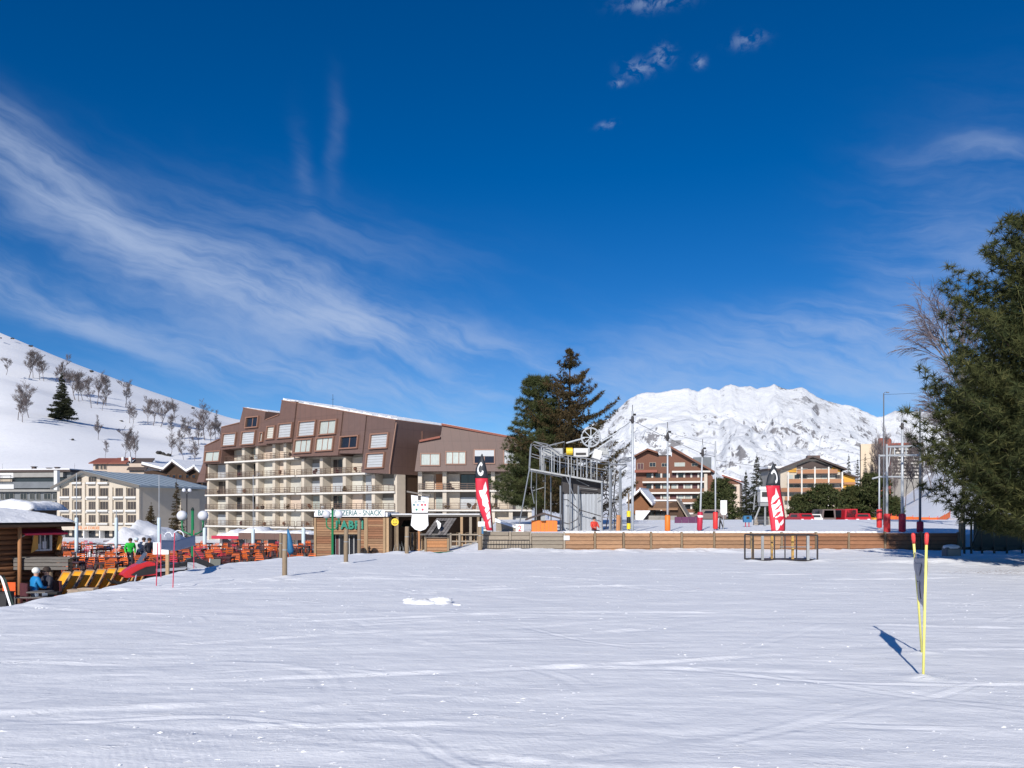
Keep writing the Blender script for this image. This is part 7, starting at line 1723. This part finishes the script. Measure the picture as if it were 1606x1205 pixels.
# people -----------------------------------------------------------------------------
import bmesh
def person(label, loc, rz, joints, cols, hat=None, hair='hair', H=1.72, sc=1.0):
    """joints: dict of named points in metres (x right, y towards the back, z up); one skinned body"""
    J = {k: Vector(v) for k, v in joints.items()}
    T = thing('person', label, 'person', loc, rz, sc=sc)
    chains = [('pelvis', 'waist', 'chest', 'neck', 'head0', 'head1'), ('chest', 'shL', 'elL', 'wrL', 'palmL'), ('chest', 'shR', 'elR', 'wrR', 'palmR'), ('pelvis', 'hipL', 'knL', 'anL', 'toL'), ('pelvis', 'hipR', 'knR', 'anR', 'toR')]
    rad = dict(pelvis=.155, waist=.145, chest=.165, neck=.062, head0=.09, head1=.095, shL=.085, shR=.085, elL=.06, elR=.06, wrL=.045, wrR=.045, palmL=.042, palmR=.042, hipL=.105, hipR=.105, knL=.075, knR=.075, anL=.055, anR=.055, toL=.05, toR=.05)
    names = list(J); verts = [J[k] for k in names]; idx = {k: i for i, k in enumerate(names)}; edges = []; radii = [rad[k] for k in names]
    for c in chains:
        for a, b in zip(c[:-1], c[1:]): edges.append((idx[a], idx[b]))
    for s in 'LR':                                                       # five fingers, the thumb off the side of the palm
        p, w = J['palm' + s], J['wr' + s]; d = (p - w).normalized(); sd_ = d.cross(Vector((0, 0, 1))); sd_ = sd_.normalized() if sd_.length > .1 else Vector((1, 0, 0))
        for k, (off, ln) in enumerate(((-.03, .075), (-.01, .09), (.01, .085), (.03, .065))):
            a = len(verts); verts.append(p + d * ln * .55 + sd_ * off); radii.append(.011); b = len(verts); verts.append(p + d * ln + sd_ * off - Vector((0, 0, .025))); radii.append(.009); edges += [(idx['palm' + s], a), (a, b)]
        a = len(verts); verts.append(p + sd_ * -.05 + d * .02); radii.append(.012); edges.append((idx['palm' + s], a))
    me = bpy.data.meshes.new('body'); me.from_pydata(verts, edges, []); o = bpy.data.objects.new('body', me); COL.objects.link(o)
    o.modifiers.new('skin', 'SKIN'); o.modifiers.new('sub', 'SUBSURF').levels = 1
    if not me.skin_vertices: 
        bm = bmesh.new(); bm.from_mesh(me); bm.verts.layers.skin.verify(); bm.to_mesh(me); bm.free()
    for i, sv in enumerate(me.skin_vertices[0].data): sv.radius = (radii[i], radii[i] * (.8 if names[i:i + 1] and names[i] in ('pelvis', 'waist', 'chest') else 1)); sv.use_root = (i == idx['pelvis'])
    dg = bpy.context.evaluated_depsgraph_get(); m2 = bpy.data.meshes.new_from_object(o.evaluated_get(dg)); bpy.data.objects.remove(o)
    order = ['jacket', 'trousers', 'skin', 'boots']; m2.materials.clear()
    for k in order: m2.materials.append(MATS[cols[k]])
    seg = []
    for c, kind in zip(chains, ('jacket', 'jacket', 'jacket', 'trousers', 'trousers')):
        for a, b in zip(c[:-1], c[1:]):
            kd = 'skin' if b in ('head0', 'head1') else 'skin' if b.startswith('palm') else 'boots' if b.startswith('to') else kind
            seg.append((J[a], J[b], kd))
    for p in m2.polygons:
        c = p.center; best = 9; kd = 'jacket'
        for a, b, k in seg:
            t = max(0, min(1, (c - a).dot(b - a) / max(1e-6, (b - a).length_squared))); d = (c - a.lerp(b, t)).length
            if d < best: best = d; kd = k
        if kd == 'skin' and (c - J['neck']).length < .05: kd = 'jacket'
        p.material_index = order.index(kd); p.use_smooth = True
    bo = link(bpy.data.objects.new('body', m2), T)
    h = (J['head0'] + J['head1']) / 2; up = (J['head1'] - J['head0']).normalized(); fw = Vector(cols.get('face', (0, -1, 0)))
    hm = MB().ball(h + up * .055 - fw * .025, .118, 12, 8, sc=(1, 1.05, .95))
    one(hm, 'hat' if hat else 'hair', hat or hair, T, smooth=True)
    sdv = fw.cross(up).normalized()
    for s in (-1, 1): one(MB().ball(h + fw * .098 + sdv * s * .036 + up * .01, .014, 6, 4), 'eye', 'dark', T)
    one(MB().ball(h + fw * .108 - up * .02, .018, 6, 5, sc=(.8, 1, 1.3)), 'nose', 'skin', T, smooth=True); one(MB().ball(h + fw * .095 - up * .062, .022, 6, 4, sc=(1.3, .5, .35)), 'mouth', 'maroon', T)
    return T
def sitting(fwd=-1, lean=0.0, reach=.30):
    y = fwd
    return dict(pelvis=(0, 0, .52), waist=(0, lean * .3, .72), chest=(0, lean * .8, .96), neck=(0, lean, 1.12), head0=(0, lean + y * .02, 1.2), head1=(0, lean + y * .03, 1.30), shL=(-.19, lean * .9, 1.03), shR=(.19, lean * .9, 1.03), elL=(-.25, y * .10 + lean * .6, .78), elR=(.25, y * .10 + lean * .6, .78),
                wrL=(-.17, y * reach, .74), wrR=(.17, y * reach, .74), palmL=(-.15, y * (reach + .08), .75), palmR=(.15, y * (reach + .08), .75), hipL=(-.1, y * .05, .50), hipR=(.1, y * .05, .50), knL=(-.14, y * .46, .50), knR=(.14, y * .46, .50), anL=(-.14, y * .42, .09), anR=(.14, y * .5, .09), toL=(-.15, y * .58, .05), toR=(.15, y * .66, .05))
def standing(bend=0.0):
    return dict(pelvis=(0, 0, .92), waist=(0, 0, 1.1), chest=(0, -bend * .3, 1.32), neck=(0, -bend * .5, 1.47), head0=(0, -.01 - bend * .55, 1.54), head1=(0, -.02 - bend * .6, 1.64), shL=(-.2, -bend * .4, 1.40), shR=(.2, -bend * .4, 1.40), elL=(-.27, .02, 1.13), elR=(.27, .02, 1.13), wrL=(-.24, -.14, .92), wrR=(.25, -.12, .9), palmL=(-.23, -.18, .85), palmR=(.24, -.15, .82),
                hipL=(-.1, 0, .88), hipR=(.1, 0, .88), knL=(-.11, -.03, .48), knR=(.12, -.03, .48), anL=(-.11, .02, .08), anR=(.13, .02, .08), toL=(-.13, -.14, .05), toR=(.15, -.14, .05))
def bench(label, x, y, rz):
    T = thing('terrace_bench', label, 'chair', (x, y, TZ + .012), rz); one(MB().box(-.26, .26, -.24, .24, .40, .44), 'seat', 'maroon', T, fix=False); one(MB().prism([(-.26, .5), (.26, .5), (.26, .92), (-.26, .92)], .26, .30), 'backrest', 'maroon', T)
    for a in (-.22, .22):
        for b in (-.2, .26): one(MB().box(a - .025, a + .025, b - .025, b + .025, 0, .40 if b < 0 else .9), 'leg', 'maroon', T, fix=False)
Yp = 26.2; xp = px(52, Yp)
bench('dark red chair under the person in the blue jacket', xp, Yp, 2.5)
person('person in a bright blue jacket and white woolly hat sitting with the back turned', (xp, Yp, TZ + .012), 2.5, sitting(-1, -.08), dict(jacket='jacket_blue', trousers='trousers_pale', skin='skin', boots='white_print'), hat='hat_white')
xq = px(76, Yp + .5); bench('dark red chair under the bareheaded person in dark clothes', xq, Yp + .5, -.5)
person('bareheaded person in dark clothes sitting opposite the blue jacket', (xq, Yp + .5, TZ + .012), -.5, sitting(-1, -.05, .26), dict(jacket='jacket_dark', trousers='jacket_dark', skin='skin', boots='dark'))
T = thing('side_table', 'small dark table between the two seated people', 'table', (px(63, 25.6), 25.6, TZ + .012)); one(MB().box(-.3, .3, -.25, .25, .66, .70), 'top', 'grey_wood', T, fix=False); one(MB().tube([(0, 0, 0), (0, 0, .66)], .05, 7), 'leg', 'dark_metal', T)
x = px(26, 26.6); bench('orange backed chair left of the person in the blue jacket', x, 26.6, 2.9)
for ch in [o for o in bpy.data.objects if o.parent and o.parent.get('label', '').startswith('orange backed')]:
    if ch.name.startswith('backrest'): ch.data = ch.data.copy(); ch.data.materials[0] = MATS['orange_plastic']
for (u, Y, rz, cols, hat, lab) in ((204, 45.2, .6, dict(jacket='jacket_green', trousers='jacket_dark', skin='skin', boots='dark'), None, 'person in a bright green jacket standing among the orange chairs'),
        (216, 46.0, -.5, dict(jacket='jacket_white', trousers='jacket_dark', skin='skin', boots='dark'), 'sleeve', 'person in a white jacket and pale blue hat beside the green jacket'), (226, 46.4, .3, dict(jacket='jacket_white', trousers='trousers_pale', skin='skin', boots='dark'), None, 'bareheaded person in a white jacket on the terrace'), (233, 45.6, 1.0, dict(jacket='jacket_dark', trousers='jacket_dark', skin='skin', boots='dark'), None, 'person in a dark jacket at the right of the standing group')):
    person(lab, (px(u, Y), Y, TZ + .012), rz, standing(.15), cols, hat=hat, sc=.98)
gx = px(932, 43.2); person('person in a red jacket sitting on the snow below the lift station', (gx, 43.2, gz(gx, 43.2) - .36), .4, sitting(-1, .02, .3), dict(jacket='jacket_red', trousers='jacket_dark', skin='skin', boots='dark'), hat='dark', sc=.86)
# shrubby planters between terrace and snow
for i, (u, v, Y, lab) in enumerate(((385, 880, 34.5, 'scruffy dry shrub at the edge of the terrace'), (365, 882, 34.5, 'low dry shrub left of the scruffy one at the terrace edge'))):
    pts = []; r_ = random.Random(i); 
    for k in range(60): a = r_.uniform(0, 6.28); d = r_.uniform(0, .5); pts.append((d * math.cos(a), d * math.sin(a), r_.uniform(.2, 1.0)))
    V, Fc = scatter(pts, [.22] * 60, COARSE, np.random.default_rng(i)); T = thing('shrub', lab, 'shrub', (px(u, Y), Y, TZ)); from_np('foliage', V, Fc, ['spruce_needles'], T); one(MB().tube([(0, 0, 0), (0, 0, .9)], .03, 5), 'stem', 'bark', T)
# a-board and yellow crate by the terrace edge
x = px(338, 33.6); T = thing('a_board', 'dark folding board standing at the edge of the terrace', 'sign', (x, 33.6, TZ + .1)); one(MB().prism([(-.25, 0), (.25, 0), (.22, 1.15), (-.22, 1.15)], -.02, .02, f=lambda a, b, c: (a + c * .0, b + (1.15 - c) * -.22, c)), 'front', 'green_dark', T); one(MB().prism([(-.25, 0), (.25, 0), (.22, 1.15), (-.22, 1.15)], -.02, .02, f=lambda a, b, c: (a, b + (1.15 - c) * .22 + .05, c)), 'back', 'dark', T)
one(MB().tube([(-.25, -.27, 0), (-.22, -.02, 1.17)], .018, 5), 'edge', 'white_print', T)
x = px(339, 31.5); T = thing('crate', 'small yellow crate in front of the folding board', 'crate', (x, 31.5, gz(x, 31.5) - .05)); one(MB().box(-.25, .25, -.18, .18, 0, .2), 'body', 'deck_yellow', T, fix=False); one(MB().box(-.27, .27, -.2, .2, .201, .24), 'rim', 'orange_plastic', T, fix=False)
